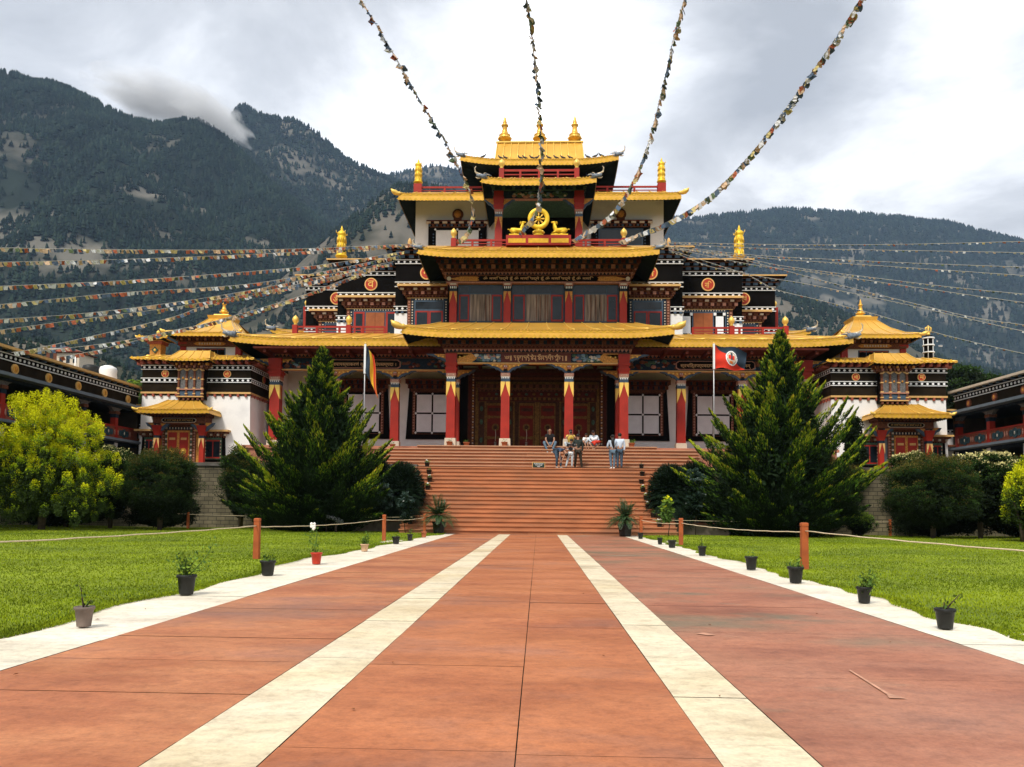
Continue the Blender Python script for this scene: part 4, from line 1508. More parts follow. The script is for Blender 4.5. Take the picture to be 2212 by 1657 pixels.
# fallen leaves on the path
leafm = M('dry_leaf', (0.20, 0.07, 0.02), 0.8, 0, 0.4, 3)
leaves_ = {}
for k in range(13):
    x = r_.uniform(-4.2, 4.1)
    y = r_.uniform(3.6, 13)
    m_ = MB()
    a = r_.random() * 6.28
    s_ = r_.uniform(.012, .026)
    c_, q_ = math.cos(a) * s_, math.sin(a) * s_
    m_.add([(x - c_, y - q_, .016), (x + q_ * .5, y - c_ * .5, .024), (x + c_, y + q_, .018), (x - q_ * .5, y + c_ * .5, .022)], [(0, 1, 2, 3)], leafm)
    where = [n_ for a_, b_, n_ in ((-9, -3.5, 'left pale edge'), (-3.5, -1.66, 'left red strip'), (-1.66, -1.17, 'left pale stripe'), (-1.17, .8, 'central red strip'), (.8, 1.23, 'right pale stripe'), (1.23, 3.53, 'right stained strip'), (3.53, 9, 'right pale edge')) if a_ <= x < b_][0]
    leaves_.setdefault(where, []).append((y, m_.build('fallen_leaf')))
for where, L2 in leaves_.items():
    L2.sort(key=lambda q: q[0])
    for i, (y, o) in enumerate(L2):
        tag(o, 'tiny dry leaf on the %s of the path%s' % (where, '' if len(L2) == 1 else ', ' + ('nearest', 'second', 'third', 'fourth', 'fifth', 'sixth')[min(i, 5)] + ' of %d' % len(L2)), 'leaf', 'dry leaves scattered on the path')

# terrace behind the retaining walls
TR = M('terrace_paving', (0.30, 0.22, 0.16), 0.85, 0, 0.2, 0.6, 0.2, 8)
m_ = MB()
m_.box(-60, 60, 38.35, 85, -.05, 3.06, TR)
tag(m_.build('terrace'), kind='structure')

# brick texture for the retaining wall
bw = bpy.data.materials.new('stone_courses')
bw.use_nodes = True
t_ = bw.node_tree
b_ = t_.nodes['Principled BSDF']
b_.inputs['Roughness'].default_value = .9
co = t_.nodes.new('ShaderNodeTexCoord')
sx_ = t_.nodes.new('ShaderNodeSeparateXYZ')
t_.links.new(co.outputs['Object'], sx_.inputs[0])
cb = t_.nodes.new('ShaderNodeCombineXYZ')
t_.links.new(sx_.outputs[0], cb.inputs[0])
t_.links.new(sx_.outputs[2], cb.inputs[1])
br = t_.nodes.new('ShaderNodeTexBrick')
br.inputs['Scale'].default_value = 1.0
br.inputs['Brick Width'].default_value = .42
br.inputs['Row Height'].default_value = .19
br.inputs['Mortar Size'].default_value = .012
br.inputs['Color1'].default_value = (0.20, 0.165, 0.10, 1)
br.inputs['Color2'].default_value = (0.13, 0.11, 0.065, 1)
br.inputs['Mortar'].default_value = (0.035, 0.03, 0.02, 1)
t_.links.new(cb.outputs[0], br.inputs['Vector'])
ns = t_.nodes.new('ShaderNodeTexNoise')
ns.inputs['Scale'].default_value = 1.6
ns.inputs['Detail'].default_value = 7
t_.links.new(co.outputs['Object'], ns.inputs['Vector'])
mx_ = t_.nodes.new('ShaderNodeMix')
mx_.data_type = 'RGBA'
mx_.blend_type = 'MULTIPLY'
mx_.inputs[0].default_value = .8
rr_ = t_.nodes.new('ShaderNodeValToRGB')
rr_.color_ramp.elements[0].position = .3
rr_.color_ramp.elements[0].color = (.35, .35, .3, 1)
rr_.color_ramp.elements[1].position = .65
t_.links.new(ns.outputs['Fac'], rr_.inputs[0])
t_.links.new(br.outputs['Color'], mx_.inputs[6])
t_.links.new(rr_.outputs[0], mx_.inputs[7])
t_.links.new(mx_.outputs[2], b_.inputs['Base Color'])
bp_ = t_.nodes.new('ShaderNodeBump')
bp_.inputs['Strength'].default_value = .6
bp_.inputs['Distance'].default_value = .02
t_.links.new(br.outputs['Fac'], bp_.inputs['Height'])
bp_.invert = True
t_.links.new(bp_.outputs[0], b_.inputs['Normal'])
MAT['stone_courses'] = bw
COPE = M('coping_stone', (0.11, 0.10, 0.085), 0.85, 0, 0.25, 2, 0.3)
for s_ in (-1, 1):
    t = thing('retaining_wall', (s_ * 18, 38, 0), 'coursed stone retaining wall with dark coping behind the %s lawn' % ('left' if s_ < 0 else 'right'), 'wall')
    m_ = MB()
    xa, xb = sorted((s_ * 5.96, s_ * 40))
    m_.box(xa, xb, 38, 38.35, -.05, 3.04, bw)
    m_.build('wall_face', t)
    m_ = MB()
    xa, xb = sorted((s_ * 5.9, s_ * 40))
    m_.box(xa, xb, 37.92, 38.5, 3.04, 3.2, COPE)
    m_.build('coping', t)

# ------------------------------------------------------------------ staircase
STONE = M('step_stone', (0.44, 0.17, 0.073), 0.7, 0, 0.20, 1.3, 0.15, 12, col2=(0.30, 0.14, 0.075), mix2=(0.45, 0.75), s2=0.8, stretch=(.7, 1, 3), detail=7)
NOSE = M('step_nosing', (0.46, 0.25, 0.145), 0.65, 0, 0.12, 1.5, 0.1)
stair = thing('staircase', (0, 33.4, 0), 'wide red sandstone staircase climbing from the path to the porch', 'staircase')
RI = 3.06 / 16


STONES = [STONE, M('step_stone_dark', (0.37, 0.135, 0.058), 0.7, 0, 0.22, 1.1, 0.15, 12, col2=(0.26, 0.12, 0.065), mix2=(0.45, 0.75), s2=0.7, stretch=(.7, 1, 3), detail=7), M('step_stone_tan', (0.48, 0.205, 0.095), 0.7, 0, 0.2, 1.4, 0.15, 12, col2=(0.30, 0.15, 0.085), mix2=(0.5, 0.75), s2=0.9, stretch=(.7, 1, 3), detail=7)]


def step(k, x0, x1, yf, yb, z0, z1):
    m_ = MB()
    dk = z1 > 3.2
    n = max(1, int((x1 - x0) / 1.9))
    r2 = random.Random(k * 7)
    xx = x0
    while xx < x1:
        x2 = min(x1, xx + r2.uniform(1.4, 2.4))
        m_.box(xx, x2 - .004, yf + .055 + r2.uniform(0, .004), yb, z0, z1 - .05, STONES[1] if dk and r2.random() < .8 else r2.choice(STONES))
        xx = x2
    cuts = [x0 - .02] + [x0 + (x1 - x0) * (i + r2.uniform(-.2, .2)) / n for i in range(1, n)] + [x1 + .02]
    for a, b in zip(cuts[:-1], cuts[1:]):
        m_.box(a + .003, b - .003, yf, yb, z1 - .05, z1 + r2.uniform(-.002, .002), NOSE if z1 > 3.2 else STONE)
    m_.build('step', stair)


for k in range(16):
    yf = 33.4 + .275 * k
    z1 = RI * (k + 1)
    yb = yf + .275 + .05 if k < 15 else 39.2
    step(k, -5.92, 5.88, yf, yb, z1 - RI - .05 if k else -.02, z1)
m_ = MB()
m_.box(-5.9, 5.86, 33.75, 38.3, -.05, .18, STONE)
for k in range(1, 16):
    m_.box(-5.9, 5.86, 33.4 + .275 * k + .05, 38.4, RI * k - .02, RI * (k + 1) - .06, STONE)
m_.build('core', stair)
R7 = (FL - 3.06) / 7
for k in range(7):
    yf = 39.2 + .3 * k
    z1 = 3.06 + R7 * (k + 1)
    hw = 8.3 if k < 6 else 6.25
    step(40 + k, CX - hw, CX + hw, yf, yf + .35 if k < 6 else 41.79, z1 - R7 - .04, z1)
m_ = MB()
m_.box(CX - 8.25, CX + 8.25, 39.5, 41.8, 3.0, 3.2, STONE)
for k in range(1, 6):
    m_.box(CX - 8.25, CX + 8.25, 39.2 + .3 * k + .06, 41.8, 3.06 + R7 * k - .02, 3.06 + R7 * (k + 1) - .05, STONE)
m_.build('core', stair)

# stone planter boxes at the foot of the stairs
for s_ in (-1, 1):
    m_ = MB()
    xa, xb = sorted((s_ * 5.98, s_ * 8.3))
    m_.box(xa, xb, 34.6, 37.9, 0, .48, M('planter_stone', (0.16, 0.13, 0.095), .9, 0, .3, 3, .4))
    m_.box(xa, xb, 34.55, 37.9, .48, .56, M('planter_top', (0.20, 0.075, 0.05), .8, 0, .2, 3, .2))
    tag(m_.build('planter'), 'low stone planter %s of the foot of the stairs, full of dark shrubs' % ('left' if s_ < 0 else 'right'), 'planter')

# ------------------------------------------------------------------ side towers
JO = M('joist_red', (0.30, 0.07, 0.04), .6, 0, .25, 8)
LEADGREY = M('carved_grey', (0.13, 0.125, 0.12), .6, 0, .4, 12, .3)


def tower(s_):
    X0 = s_ * 19.0 + CX
    lab = 'white and black side tower with small orange corner turret, left of the temple' if s_ < 0 else 'white and black side tower with black striped corner banner, right of the temple'
    t = thing('tower', (X0, 43, 3.06), lab, 'tower')
    x0, x1 = X0 - 3.05, X0 + 3.05
    m_ = MB()
    m_.prism([(x0 - .1, 3.0), (x1 + .1, 3.0), (x1, 7.2), (x0, 7.2)], 43, 50, WHT)
    m_.build('wall', t)
    m_ = MB()
    m_.box(x0 - .02, x1 + .02, 42.98, 50.02, 7.4, 8.95, BRBLK)
    m_.box(x0 - .06, x1 + .06, 42.9, 50.1, 7.30, 7.40, OCHRE)
    n = 14
    for i in range(n):
        x = x0 + (i + .5) * (x1 - x0) / n
        m_.box(x - .06, x + .06, 42.9, 43, 7.14, 7.30, JO)
    for i in range(16):
        y = 43.2 + i * .42
        for q, xx in ((-1, x0), (1, x1)):
            m_.box(xx - .11 if q < 0 else xx, xx if q < 0 else xx + .11, y - .06, y + .06, 7.14, 7.30, JO)
    dotband(m_, x0 - .04, x1 + .04, 42.94, 7.93, 8.18, .3, yb=50.06, wrap=True)
    dotband(m_, x0 - .04, x1 + .04, 42.94, 8.64, 8.90, .3, yb=50.06, wrap=True)
    z = 8.93
    for i in range(15):
        x = x0 - .1 + (i + .5) * (x1 - x0 + .2) / 15
        m_.box(x - .09, x + .09, 42.6, 43, 8.94, 9.06, JO)
        m_.box(x - .05, x + .05, 42.48, 43, 9.06, 9.14, ORNG if i % 2 else JO)
    for i in range(16):
        y = 43.2 + i * .44
        for q, xx in ((-1, x0), (1, x1)):
            m_.box(xx - .42 if q < 0 else xx, xx if q < 0 else xx + .42, y - .08, y + .08, 8.94, 9.08, JO)
    m_.box(x0 - .3, x1 + .3, 42.72, 50.3, 9.05, 9.14, DRED)
    m_.build('parapet', t)
    # eave roof
    skirt(t, x0 - .36, x1 + .36, 42.45, 50.5, 9.12, .06, x0 + .4, x1 - .4, 43.5, 49.5, 9.58, lift=.02, dl=1.2, ribs=.62, fin=None, soff=9.16, wall=(x0, x1, 43, 50), sag=.04)
    m_ = MB()
    m_.box(x0 + .3, x1 - .3, 43.5, 49.5, 9.5, 9.58, GOLD)
    m_.build('roof_deck', t)
    # medallions
    for q, ch in ((-1.75, 'म' if s_ < 0 else 'णी'), (1.75, 'णी' if s_ < 0 else 'म')):
        medallion(t, X0 + q, 8.42, 42.98, .21, ch, .22)
    xs_ = x1 if s_ < 0 else x0
    for yy in (45, 47):
        m_ = MB()
        m_.discx(yy, 8.42, .21, min(xs_, xs_ - s_ * .06), max(xs_, xs_ - s_ * .06), MAT['medal_gold'], 18)
        m_.discx(yy, 8.42, .17, min(xs_ - s_ * .06, xs_ - s_ * .08), max(xs_ - s_ * .06, xs_ - s_ * .08), MAT['medal_red'], 18)
        m_.build('medallion', t)
    # carved bay window
    xb = X0 - s_ * (-.08)
    m_ = MB()
    m_.box(xb - .72, xb + .72, 42.55, 43, 6.95, 8.8, BLK)
    m_.box(xb - .66, xb + .66, 42.48, 42.55, 7.9 - .45, 8.62, LEADGREY)
    for i in range(4):
        x = xb - .66 + i * .44
        m_.box(x - .05, x + .05, 42.40, 42.5, 7.0, 8.75, BRWN)
        for zz_ in (7.2, 7.5, 8.0, 8.5):
            m_.box(x - .075, x + .075, 42.38, 42.5, zz_, zz_ + .06, OCHRE)
    for i in range(3):
        x = xb - .44 + i * .44
        m_.box(x - .17, x + .17, 42.45, 42.48, 7.12, 7.4, BLUE)
        m_.ball((x, 42.46, 8.1), (.06, .03, .07), ORNG, 6, 4)
        m_.prism([(x - .17, 8.62), (x - .17, 8.5), (x, 8.62)], 42.43, 42.48, OCHRE)
        m_.prism([(x + .17, 8.62), (x, 8.62), (x + .17, 8.5)], 42.43, 42.48, OCHRE)
    m_.box(xb - .74, xb + .74, 42.38, 42.5, 7.44, 7.50, PINK)
    m_.box(xb - .74, xb + .74, 42.38, 42.5, 7.04, 7.10, OCHRE)
    for i in range(6):
        m_.box(xb - .68 + i * .26, xb - .58 + i * .26, 42.42, 42.6, 6.88, 7.0, BRWN)
    cornice(m_, xb - .74, xb + .74, 42.5, 43, 8.62, [('b', .05, .03, BRWN), ('d', .12, .14, DBLUE, .22, [BRWN, PINK]), ('d', .12, .26, DRED, .22, [BRWN, ORNG])])
    m_.build('bay_window', t)
    skirt(t, xb - 1.25, xb + 1.25, 41.9, 44, 8.95, .10, xb - .85, xb + .85, 42.9, 44, 9.72, lift=.05, dl=.6, ribs=.45, fin=None, soff=9.0, wall=(xb - .8, xb + .8, 42.3, 44), name='bay_roof', sag=.06)
    # lantern storey
    XL = X0 + (.05 if s_ < 0 else -.05)
    m_ = MB()
    m_.box(XL - 1.45, XL + 1.45, 44.7, 48.2, 9.55, 10.3, WHTP)
    m_.box(XL - .85, XL + .85, 44.66, 44.7, 9.72, 10.22, BLUE)
    for i in range(4):
        m_.box(XL - .80 + i * .41, XL - .80 + i * .41 + .36, 44.64, 44.66, 9.76, 10.18, BLK)
        m_.prism([(XL - .80 + i * .41, 10.18), (XL - .80 + i * .41, 10.1), (XL - .62 + i * .41, 10.13), (XL - .44 + i * .41, 10.1), (XL - .44 + i * .41, 10.18)], 44.62, 44.64, JO)
    m_.build('lantern', t)
    for q in (-1, 1):
        for yy in (44.75, 48.1):
            m_ = MB()
            m_.taper(XL + q * 1.62, yy, 9.5, 10.35, .16, .16, RED)
            m_.taper(XL + q * 1.62, yy, 10.35, 10.52, .24, .26, RED)
            m_.taper(XL + q * 1.62, yy, 10.52, 10.6, .20, .20, RED)
            m_.build('lantern_post', t)
    m_ = MB()
    m_.box(XL - 1.75, XL + 1.75, 44.5, 48.4, 10.3, 10.58, BRWN)
    m_.prism([(XL - .95, 10.44), (XL - .75, 10.34), (XL + .75, 10.34), (XL + .95, 10.44), (XL + .75, 10.54), (XL - .75, 10.54)], 44.46, 44.5, ORNG)
    for i in range(9):
        m_.box(XL - .62 + i * .15, XL - .54 + i * .15, 44.44, 44.46, 10.39, 10.49, CREAM)
    cornice(m_, XL - 1.75, XL + 1.75, 44.5, 48.4, 10.58, [('b', .04, .03, DRED), ('d', .13, .16, DBLUE, .24, [BRWN, PINK]), ('b', .04, .15, BRWN), ('d', .13, .32, DRED, .26, [BRWN, DRED])])
    m_.build('lantern_cornice', t)
    skirt(t, XL - 2.02, XL + 2.02, 43.4, 49.4, 10.64, .24, XL - .62, XL + .62, 45.8, 47.0, 12.25, lift=.05, dl=1.2, ribs=.31, fin='lotus', soff=10.95, wall=(XL - 1.8, XL + 1.8, 44.4, 48.4), fscale=.55, sag=.26, name='lantern_roof')
    m_ = MB()
    m_.taper(XL, 46.4, 12.2, 12.42, .66, .72, GOLD)
    m_.taper(XL, 46.4, 12.42, 12.55, .5, .42, GOLDL)
    m_.build('roof_cap', t)
    pinnacle(t, XL, 46.4, 12.5, .56, 'finial')
    # corner turret or striped banner
    if s_ < 0:
        xt = x0 + .35
        m_ = MB()
        m_.taper(xt, 43.9, 9.4, 9.58, .52, .42, GOLD)
        m_.taper(xt, 43.9, 9.55, 10.22, .30, .32, ORNG)
        m_.taper(xt, 43.9, 10.22, 10.40, .40, .44, JO)
        m_.disc(xt, 9.88, .19, 43.54, 43.6, GRN, 4)
        m_.ball((xt, 43.55, 9.88), (.09, .04, .09), GOLDL, 6, 4)
        m_.build('turret', t)
        skirt(t, xt - .72, xt + .72, 43.2, 44.6, 10.42, .06, xt - .15, xt + .15, 43.75, 44.05, 10.78, lift=.1, dl=.4, ribs=.3, fin='lotus', soff=10.44, wall=(xt - .4, xt + .4, 43.5, 44.3), fscale=.35, sag=.06, name='turret_roof')
        m_ = MB()
        orb(m_, xt, 43.9, 10.76, .55)
        m_.build('turret_orb', t)
    else:
        xt = x1 - .28
        m_ = MB()
        m_.lathe([(0, 0), (.27, 0), (.25, .5), (.27, 1.2), (.27, 1.45), (.22, 1.55), (0, 1.56)], xt, 44.2, BLK, 14, 9.4)
        for h in (.58, .98, 1.38):
            m_.lathe([(.26, 0), (.31, 0), (.31, .07), (.26, .07)], xt, 44.2, WHTP, 14, 9.4 + h)
        for k in range(6):
            a = k * math.pi / 3
            m_.tube([(xt + .27 * math.cos(a), 44.2 + .27 * math.sin(a), 9.4), (xt + .27 * math.cos(a), 44.2 + .27 * math.sin(a), 10.85)], .022, WHTP, 4)
        m_.build('striped_banner', t)
        m_ = MB()
        m_.tube([(xt, 44.2, 10.9), (xt, 44.2, 11.55)], .03, GOLDL, 5)
        m_.ball((xt, 44.2, 11.05), .1, GOLDL, 8, 5)
        for q in (-1, 0, 1):
            m_.tube([(xt, 44.2, 11.12), (xt + q * .13, 44.2, 11.22), (xt + q * .15, 44.2, 11.4), (xt + q * .05, 44.2, 11.5)], [.03, .05, .05, .01], GOLDL, 5)
        m_.build('trident', t)
    # doorway
    xd = X0 + s_ * .80
    xp = X0 + s_ * .50
    m_ = MB()
    m_.box(xd - 1.12, xd + 1.12, 42.86, 43, 3.06, 5.85, ORNG if s_ < 0 else GREYB)
    m_.box(xd - .95, xd + .95, 42.80, 42.86, 3.06, 5.66, BRWN)
    n = 16
    for i in range(n):
        z = 3.2 + i * .15
        for q in (-1, 1):
            m_.prism([(xd + q * .92, z), (xd + q * .80, z + .07), (xd + q * .92, z + .14)][::-q], 42.77, 42.8, PINK)
            m_.box(xd + q * .70 - .05, xd + q * .70 + .05, 42.76, 42.8, z, z + .1, GRN if i % 2 else CREAM)
    m_.box(xd - .78, xd + .78, 42.77, 42.8, 5.28, 5.42, DBLUE)
    for i in range(9):
        m_.box(xd - .7 + i * .165, xd - .64 + i * .165, 42.75, 42.8, 5.3, 5.4, CREAM)
    m_.box(xd - .62, xd + .62, 42.74, 42.8, 3.06, 5.22, ORNG)
    dw = m_.build('doorway', t)
    for q in (-1, 1):
        m_ = MB()
        m_.box(xd + q * .08, xd + q * .56, 42.71, 42.74, 3.12, 5.12, DOORR)
        m_.box(xd + q * .16, xd + q * .48, 42.69, 42.71, 4.7, 4.82, OCHRE)
        m_.box(xd + q * .16, xd + q * .48, 42.69, 42.71, 3.42, 3.5, OCHRE)
        dl_ = m_.build('door', dw)
        m_ = MB()
        m_.disc(xd + q * .32, 4.08, .17, 42.68, 42.71, GOLD, 14)
        m_.ball((xd + q * .32, 42.67, 4.08), (.08, .06, .08), GOLDL, 8, 5)
        m_.tube([(xd + q * .32, 42.6, 4.0), (xd + q * .30, 42.6, 3.6)], .015, CREAM, 4)
        m_.build('knocker', dl_)
    # door canopy
    for q in (-1, 1):
        m_ = MB()
        X = xp + q * 1.24
        m_.taper(X, 42.3, 3.06, 4.75, .13, .115, RED)
        for e_ in (-1, 1):
            m_.prism([(X + e_ * .15, 4.75), (X + e_ * .01, 4.75), (X + e_ * .15, 4.2)][::e_], 42.13, 42.17, OCHRE)
        m_.taper(X, 42.3, 4.75, 4.9, .14, .14, DBLUE)
        m_.taper(X, 42.3, 4.9, 5.45, .14, .26, RED)
        for e_ in (-1, 1):
            pts = [(X + e_ * .15, 5.1), (X + e_ * .3, 5.2), (X + e_ * .42, 5.35), (X + e_ * .55, 5.4), (X + e_ * .68, 5.6), (X + e_ * .15, 5.6)]
            m_.prism(pts[::-e_], 42.22, 42.38, BLUE)
            m_.prism([(X + e_ * .2, 5.35), (X + e_ * .55, 5.6), (X + e_ * .2, 5.6)][::-e_], 42.18, 42.42, ORNG)
        m_.build('canopy_post', t)
    m_ = MB()
    m_.box(xp - 1.45, xp + 1.45, 42.12, 43, 5.55, 5.88, BRWN)
    oc = [(xp - .95, 5.66), (xp - .85, 5.6), (xp + .85, 5.6), (xp + .95, 5.66), (xp + .95, 5.78), (xp + .85, 5.84), (xp - .85, 5.84), (xp - .95, 5.78)]
    m_.prism(oc, 42.09, 42.12, CREAM)
    m_.prism([(xp + (p[0] - xp) * .96, 5.72 + (p[1] - 5.72) * .8) for p in oc], 42.07, 42.09, BLK)
    glyphs(m_, 'ॐ मणि पद्मे हूँ ॐ मणि पद्मे हूँ', xp, 5.72, .12, 42.068, OCHRE, 1.6, .015)
    cornice(m_, xp - 1.45, xp + 1.45, 42.12, 43, 5.88, [('b', .04, .03, DRED), ('t', .10, .12, DBLUE, .18, BRWN), ('b', .04, .12, BRWN), ('d', .13, .26, DRED, .26, [BRWN, DBLUE]), ('d', .12, .40, DRED, .26, [BRWN, DRED])])
    m_.build('canopy_beam', t)
    skirt(t, xp - 1.95, xp + 1.95, 41.35, 43.6, 6.0, .24, xp - .85, xp + .85, 42.6, 43.6, 6.90, lift=.03, dl=1.0, ribs=.32, fin='lotus', soff=6.25, wall=(xp - 1.5, xp + 1.5, 42.1, 43.6), fscale=.42, sag=.10, name='canopy_roof')
    pinnacle(t, xp, 42.95, 6.9, .42, 'finial')
    # small windows either side
    for xc, w in ((X0 + s_ * 2.5, .55), (X0 - s_ * 1.1, .95)):
        m_ = MB()
        m_.prism([(xc - w / 2 - .22, 3.5), (xc + w / 2 + .22, 3.5), (xc + w / 2 + .14, 5.1), (xc - w / 2 - .14, 5.1)], 42.93, 43, BLK)
        m_.box(xc - w / 2, xc + w / 2, 42.88, 42.93, 3.65, 4.85, GRN)
        m_.box(xc - w / 2 + .10, xc + w / 2 - .10, 42.86, 42.88, 3.7, 4.72, DOORR)
        for q in (-1, 1):
            m_.box(xc + q * (w / 2 - .10), xc + q * .03, 42.84, 42.86, 3.78, 4.64, GLASS)
        for i in range(6):
            for q in (-1, 1):
                m_.box(xc + q * (w / 2 - .05) - .025, xc + q * (w / 2 - .05) + .025, 42.86, 42.88, 3.72 + i * .18, 3.80 + i * .18, CREAM if i % 2 else PINK)
        cornice(m_, xc - w / 2 - .1, xc + w / 2 + .1, 42.93, 43, 4.85, [('t', .10, .08, DBLUE, .16, BRWN), ('d', .11, .16, DRED, .2, [BRWN, CREAM]), ('d', .11, .26, DBLUE, .22, [BRWN])])
        m_.box(xc - w / 2 - .45, xc + w / 2 + .45, 42.55, 43, 5.17, 5.27, OCHRE)
        m_.build('small_window', t)
    return t


tower(-1)
tower(1)


# ------------------------------------------------------------------ gallery wings
def wing(s_):
    lab = 'long gallery wing with black parapet and painted balustrade at the %s' % ('left, behind the golden tree' if s_ < 0 else 'right edge')
    t = thing('gallery_wing', (s_ * 24, 34, 3.06), lab, 'building')
    X = s_ * 22.7
    Y0, Y1 = (20, 43.6) if s_ < 0 else (22, 43.6)

    def bx(m, d0, d1, y0, y1, z0, z1, mt):
        "d = distance behind the front plane"
        a, b = sorted((X + s_ * d0, X + s_ * d1))
        m.box(a, b, y0, y1, z0, z1, mt)
    m_ = MB()
    bx(m_, 0, 6, Y0, Y1, 6.62, 7.55, BRBLK)
    bx(m_, -.35, 6, Y0, Y1, 7.62, 7.74, OCHRE if s_ < 0 else CREAM)
    bx(m_, -.06, .1, Y0, Y1, 7.18, 7.22, WHTP)
    bx(m_, -.06, .1, Y0, Y1, 7.46, 7.50, WHTP)
    bx(m_, -.02, .1, Y0, Y1, 7.22, 7.46, BLK)
    bx(m_, -.1, 6, Y0, Y1, 7.55, 7.62, BLK)
    n = int((Y1 - Y0) / .3)
    for i in range(n):
        y = Y0 + (i + .5) * .3
        m_.discx(y, 7.34, .065, *sorted((X - s_ * .05, X)), WHTP, 8)
        if i % 2:
            bx(m_, -.22, 0, y - .06, y + .06, 7.52, 7.62, BLUE)
    m_.build('parapet', t)
    yy = Y0 + 1.3
    while yy < Y1 - .5:
        m_ = MB()
        m_.discx(yy, 6.90, .22, *sorted((X - s_ * .06, X)), MAT['medal_gold'] if s_ < 0 else BRWN, 16)
        m_.discx(yy, 6.90, .16, *sorted((X - s_ * .08, X - s_ * .06)), GOLD if s_ < 0 else JO, 16)
        m_.ball((X - s_ * .08, yy, 6.90), (.03, .09, .12), ORNG, 6, 4)
        m_.build('medallion', t)
        yy += 2.35
    m_ = MB()
    bx(m_, -.6, .3, Y0, Y1, 6.42, 6.56, GREYB)
    bx(m_, -.1, 6, Y0, Y1, 6.30, 6.62, DBLUE)
    bx(m_, -.55, .4, Y0, Y1, 4.48, 4.60, GREYB)
    bx(m_, 0, 6, Y0, Y1, 4.3, 4.6, DBLUE)
    m_.build('ledge', t)
    m_ = MB()
    DKW = M('gallery_wall', (0.05, 0.035, 0.02), .8, 0, .3, 2)
    bx(m_, 2.6, 6, Y0, Y1, 3.0, 6.4, DKW)
    for i in range(int((Y1 - Y0) / 3)):
        bx(m_, 2.52, 2.6, Y0 + 3 * i + .8, Y0 + 3 * i + 2, 4.6, 6.0, BLK)
        bx(m_, 2.50, 2.6, Y0 + 3 * i + .7, Y0 + 3 * i + .8, 4.6, 6.1, RED)
    bx(m_, 0, 6, Y1, Y1 + .2, 3.0, 6.6, DKW)
    m_.build('gallery_wall', t)
    # balustrade with painted medallion panels, posts
    yy = Y0 + .4
    while yy < Y1 - .1:
        ye = min(yy + 3.0, Y1)
        m_ = MB()
        bx(m_, 0, .1, yy, ye, 4.66, 5.28, M('panel_red', (0.24, 0.06, 0.03), .6, 0, .3, 9))
        bx(m_, -.04, .14, yy, ye, 5.26, 5.34, RED)
        bx(m_, -.04, .14, yy, ye, 4.60, 4.67, RED)
        for c in (yy + .78, yy + 2.2):
            if c < ye - .4:
                a, b = sorted((X - s_ * .03, X))
                m_.discx(c, 4.97, .24, a, b, M('panel_teal', (0.03, 0.07, 0.08), .6, 0, .4, 6), 12)
                for e_ in (-.2, .2):
                    m_.discx(c + e_ * 1.6, 4.97, .17, a, b, MAT['panel_teal'], 8)
                m_.ball((X - s_ * .04, c, 4.97), (.02, .05, .09), CREAM, 6, 4)
                for e_ in (-.62, .62):
                    m_.ball((X - s_ * .03, c + e_, 4.97), (.02, .06, .16), PINK, 6, 4)
        m_.build('balustrade', t)
        m_ = MB()
        m_.taper(X + s_ * .12, yy, 3.0, 4.4, .15, .15, WHTP)
        m_.taper(X + s_ * .12, yy, 4.6, 5.95, .15, .13, RED)
        m_.taper(X + s_ * .12, yy, 5.75, 5.95, .16, .16, DBLUE)
        m_.taper(X + s_ * .12, yy, 5.95, 6.1, .2, .2, BRWN)
        pts = [(yy - .85, 6.42), (yy - .6, 6.3), (yy - .4, 6.22), (yy - .22, 6.08), (yy + .22, 6.08), (yy + .4, 6.22), (yy + .6, 6.3), (yy + .85, 6.42)]
        m_.prism(pts, *sorted((X + s_ * .02, X + s_ * .22)), LEADGREY, 'x')
        m_.build('post', t)
        yy += 3.0
    # white end pier with dotted bands by the tower
    m_ = MB()
    a, b = sorted((X + s_ * .8, X - s_ * .55))
    m_.box(a, b, 43.9, 47, 3.0, 5.5, WHT)
    m_.box(a, b, 43.88, 47, 5.5, 6.6, BLK)
    dotband(m_, a, b, 43.84, 5.48, 5.66, .26)
    dotband(m_, a, b, 43.84, 6.3, 6.48, .26)
    m_.box(a - .25, b + .25, 43.4, 47, 6.66, 6.76, OCHRE)
    m_.box(a - .1, b + .1, 43.5, 44, 4.72, 4.82, BRWN)
    m_.build('end_pier', t)
    m_ = MB()
    bx(m_, .3, 6, Y0 + .1, Y1, 7.5, 7.6, TR)
    m_.build('roof_deck', t)


wing(-1)
wing(1)

# water tanks and a vent pipe on the left wing roof
p = at(219, 811, 41)
m_ = MB()
m_.lathe([(0, 0), (.42, 0), (.44, .1), (.42, .2), (.44, .3), (.42, .45), (.44, .6), (.42, .8), (.38, .92), (.2, .98), (0, 1)], -24.1, 41.2, BPOT, 16, 7.6)
tag(m_.build('water_tank'), 'black ribbed plastic water tank on the wing roof beside a white one', 'water tank', 'water tanks on the wing roof')
m_ = MB()
m_.lathe([(0, 0), (.44, 0), (.45, .1), (.43, .2), (.45, .35), (.43, .5), (.45, .7), (.40, .85), (.2, .95), (0, .97)], -23.2, 41.3, WHTP, 16, 7.6)
tag(m_.build('water_tank'), 'white plastic water tank on the wing roof nearest the tower', 'water tank', 'water tanks on the wing roof')
m_ = MB()
m_.tube([(-24.6, 40.6, 7.6), (-24.6, 40.6, 8.9)], .04, WHTP, 6)
m_.tube([(-24.9, 40.6, 7.8), (-24.6, 40.6, 7.8)], .1, WHTP, 8)
tag(m_.build('vent_pipe'), 'thin pale vent pipe standing left of the black water tank', 'pipe')
m_ = MB()
m_.lathe([(0, 0), (.3, 0), (.3, .5), (.15, .62), (0, .64)], 23.6, 35.2, WHTP, 14, 7.7)
tag(m_.build('water_tank'), 'small white tank on the parapet of the wing beyond the striped banner tower', 'water tank')
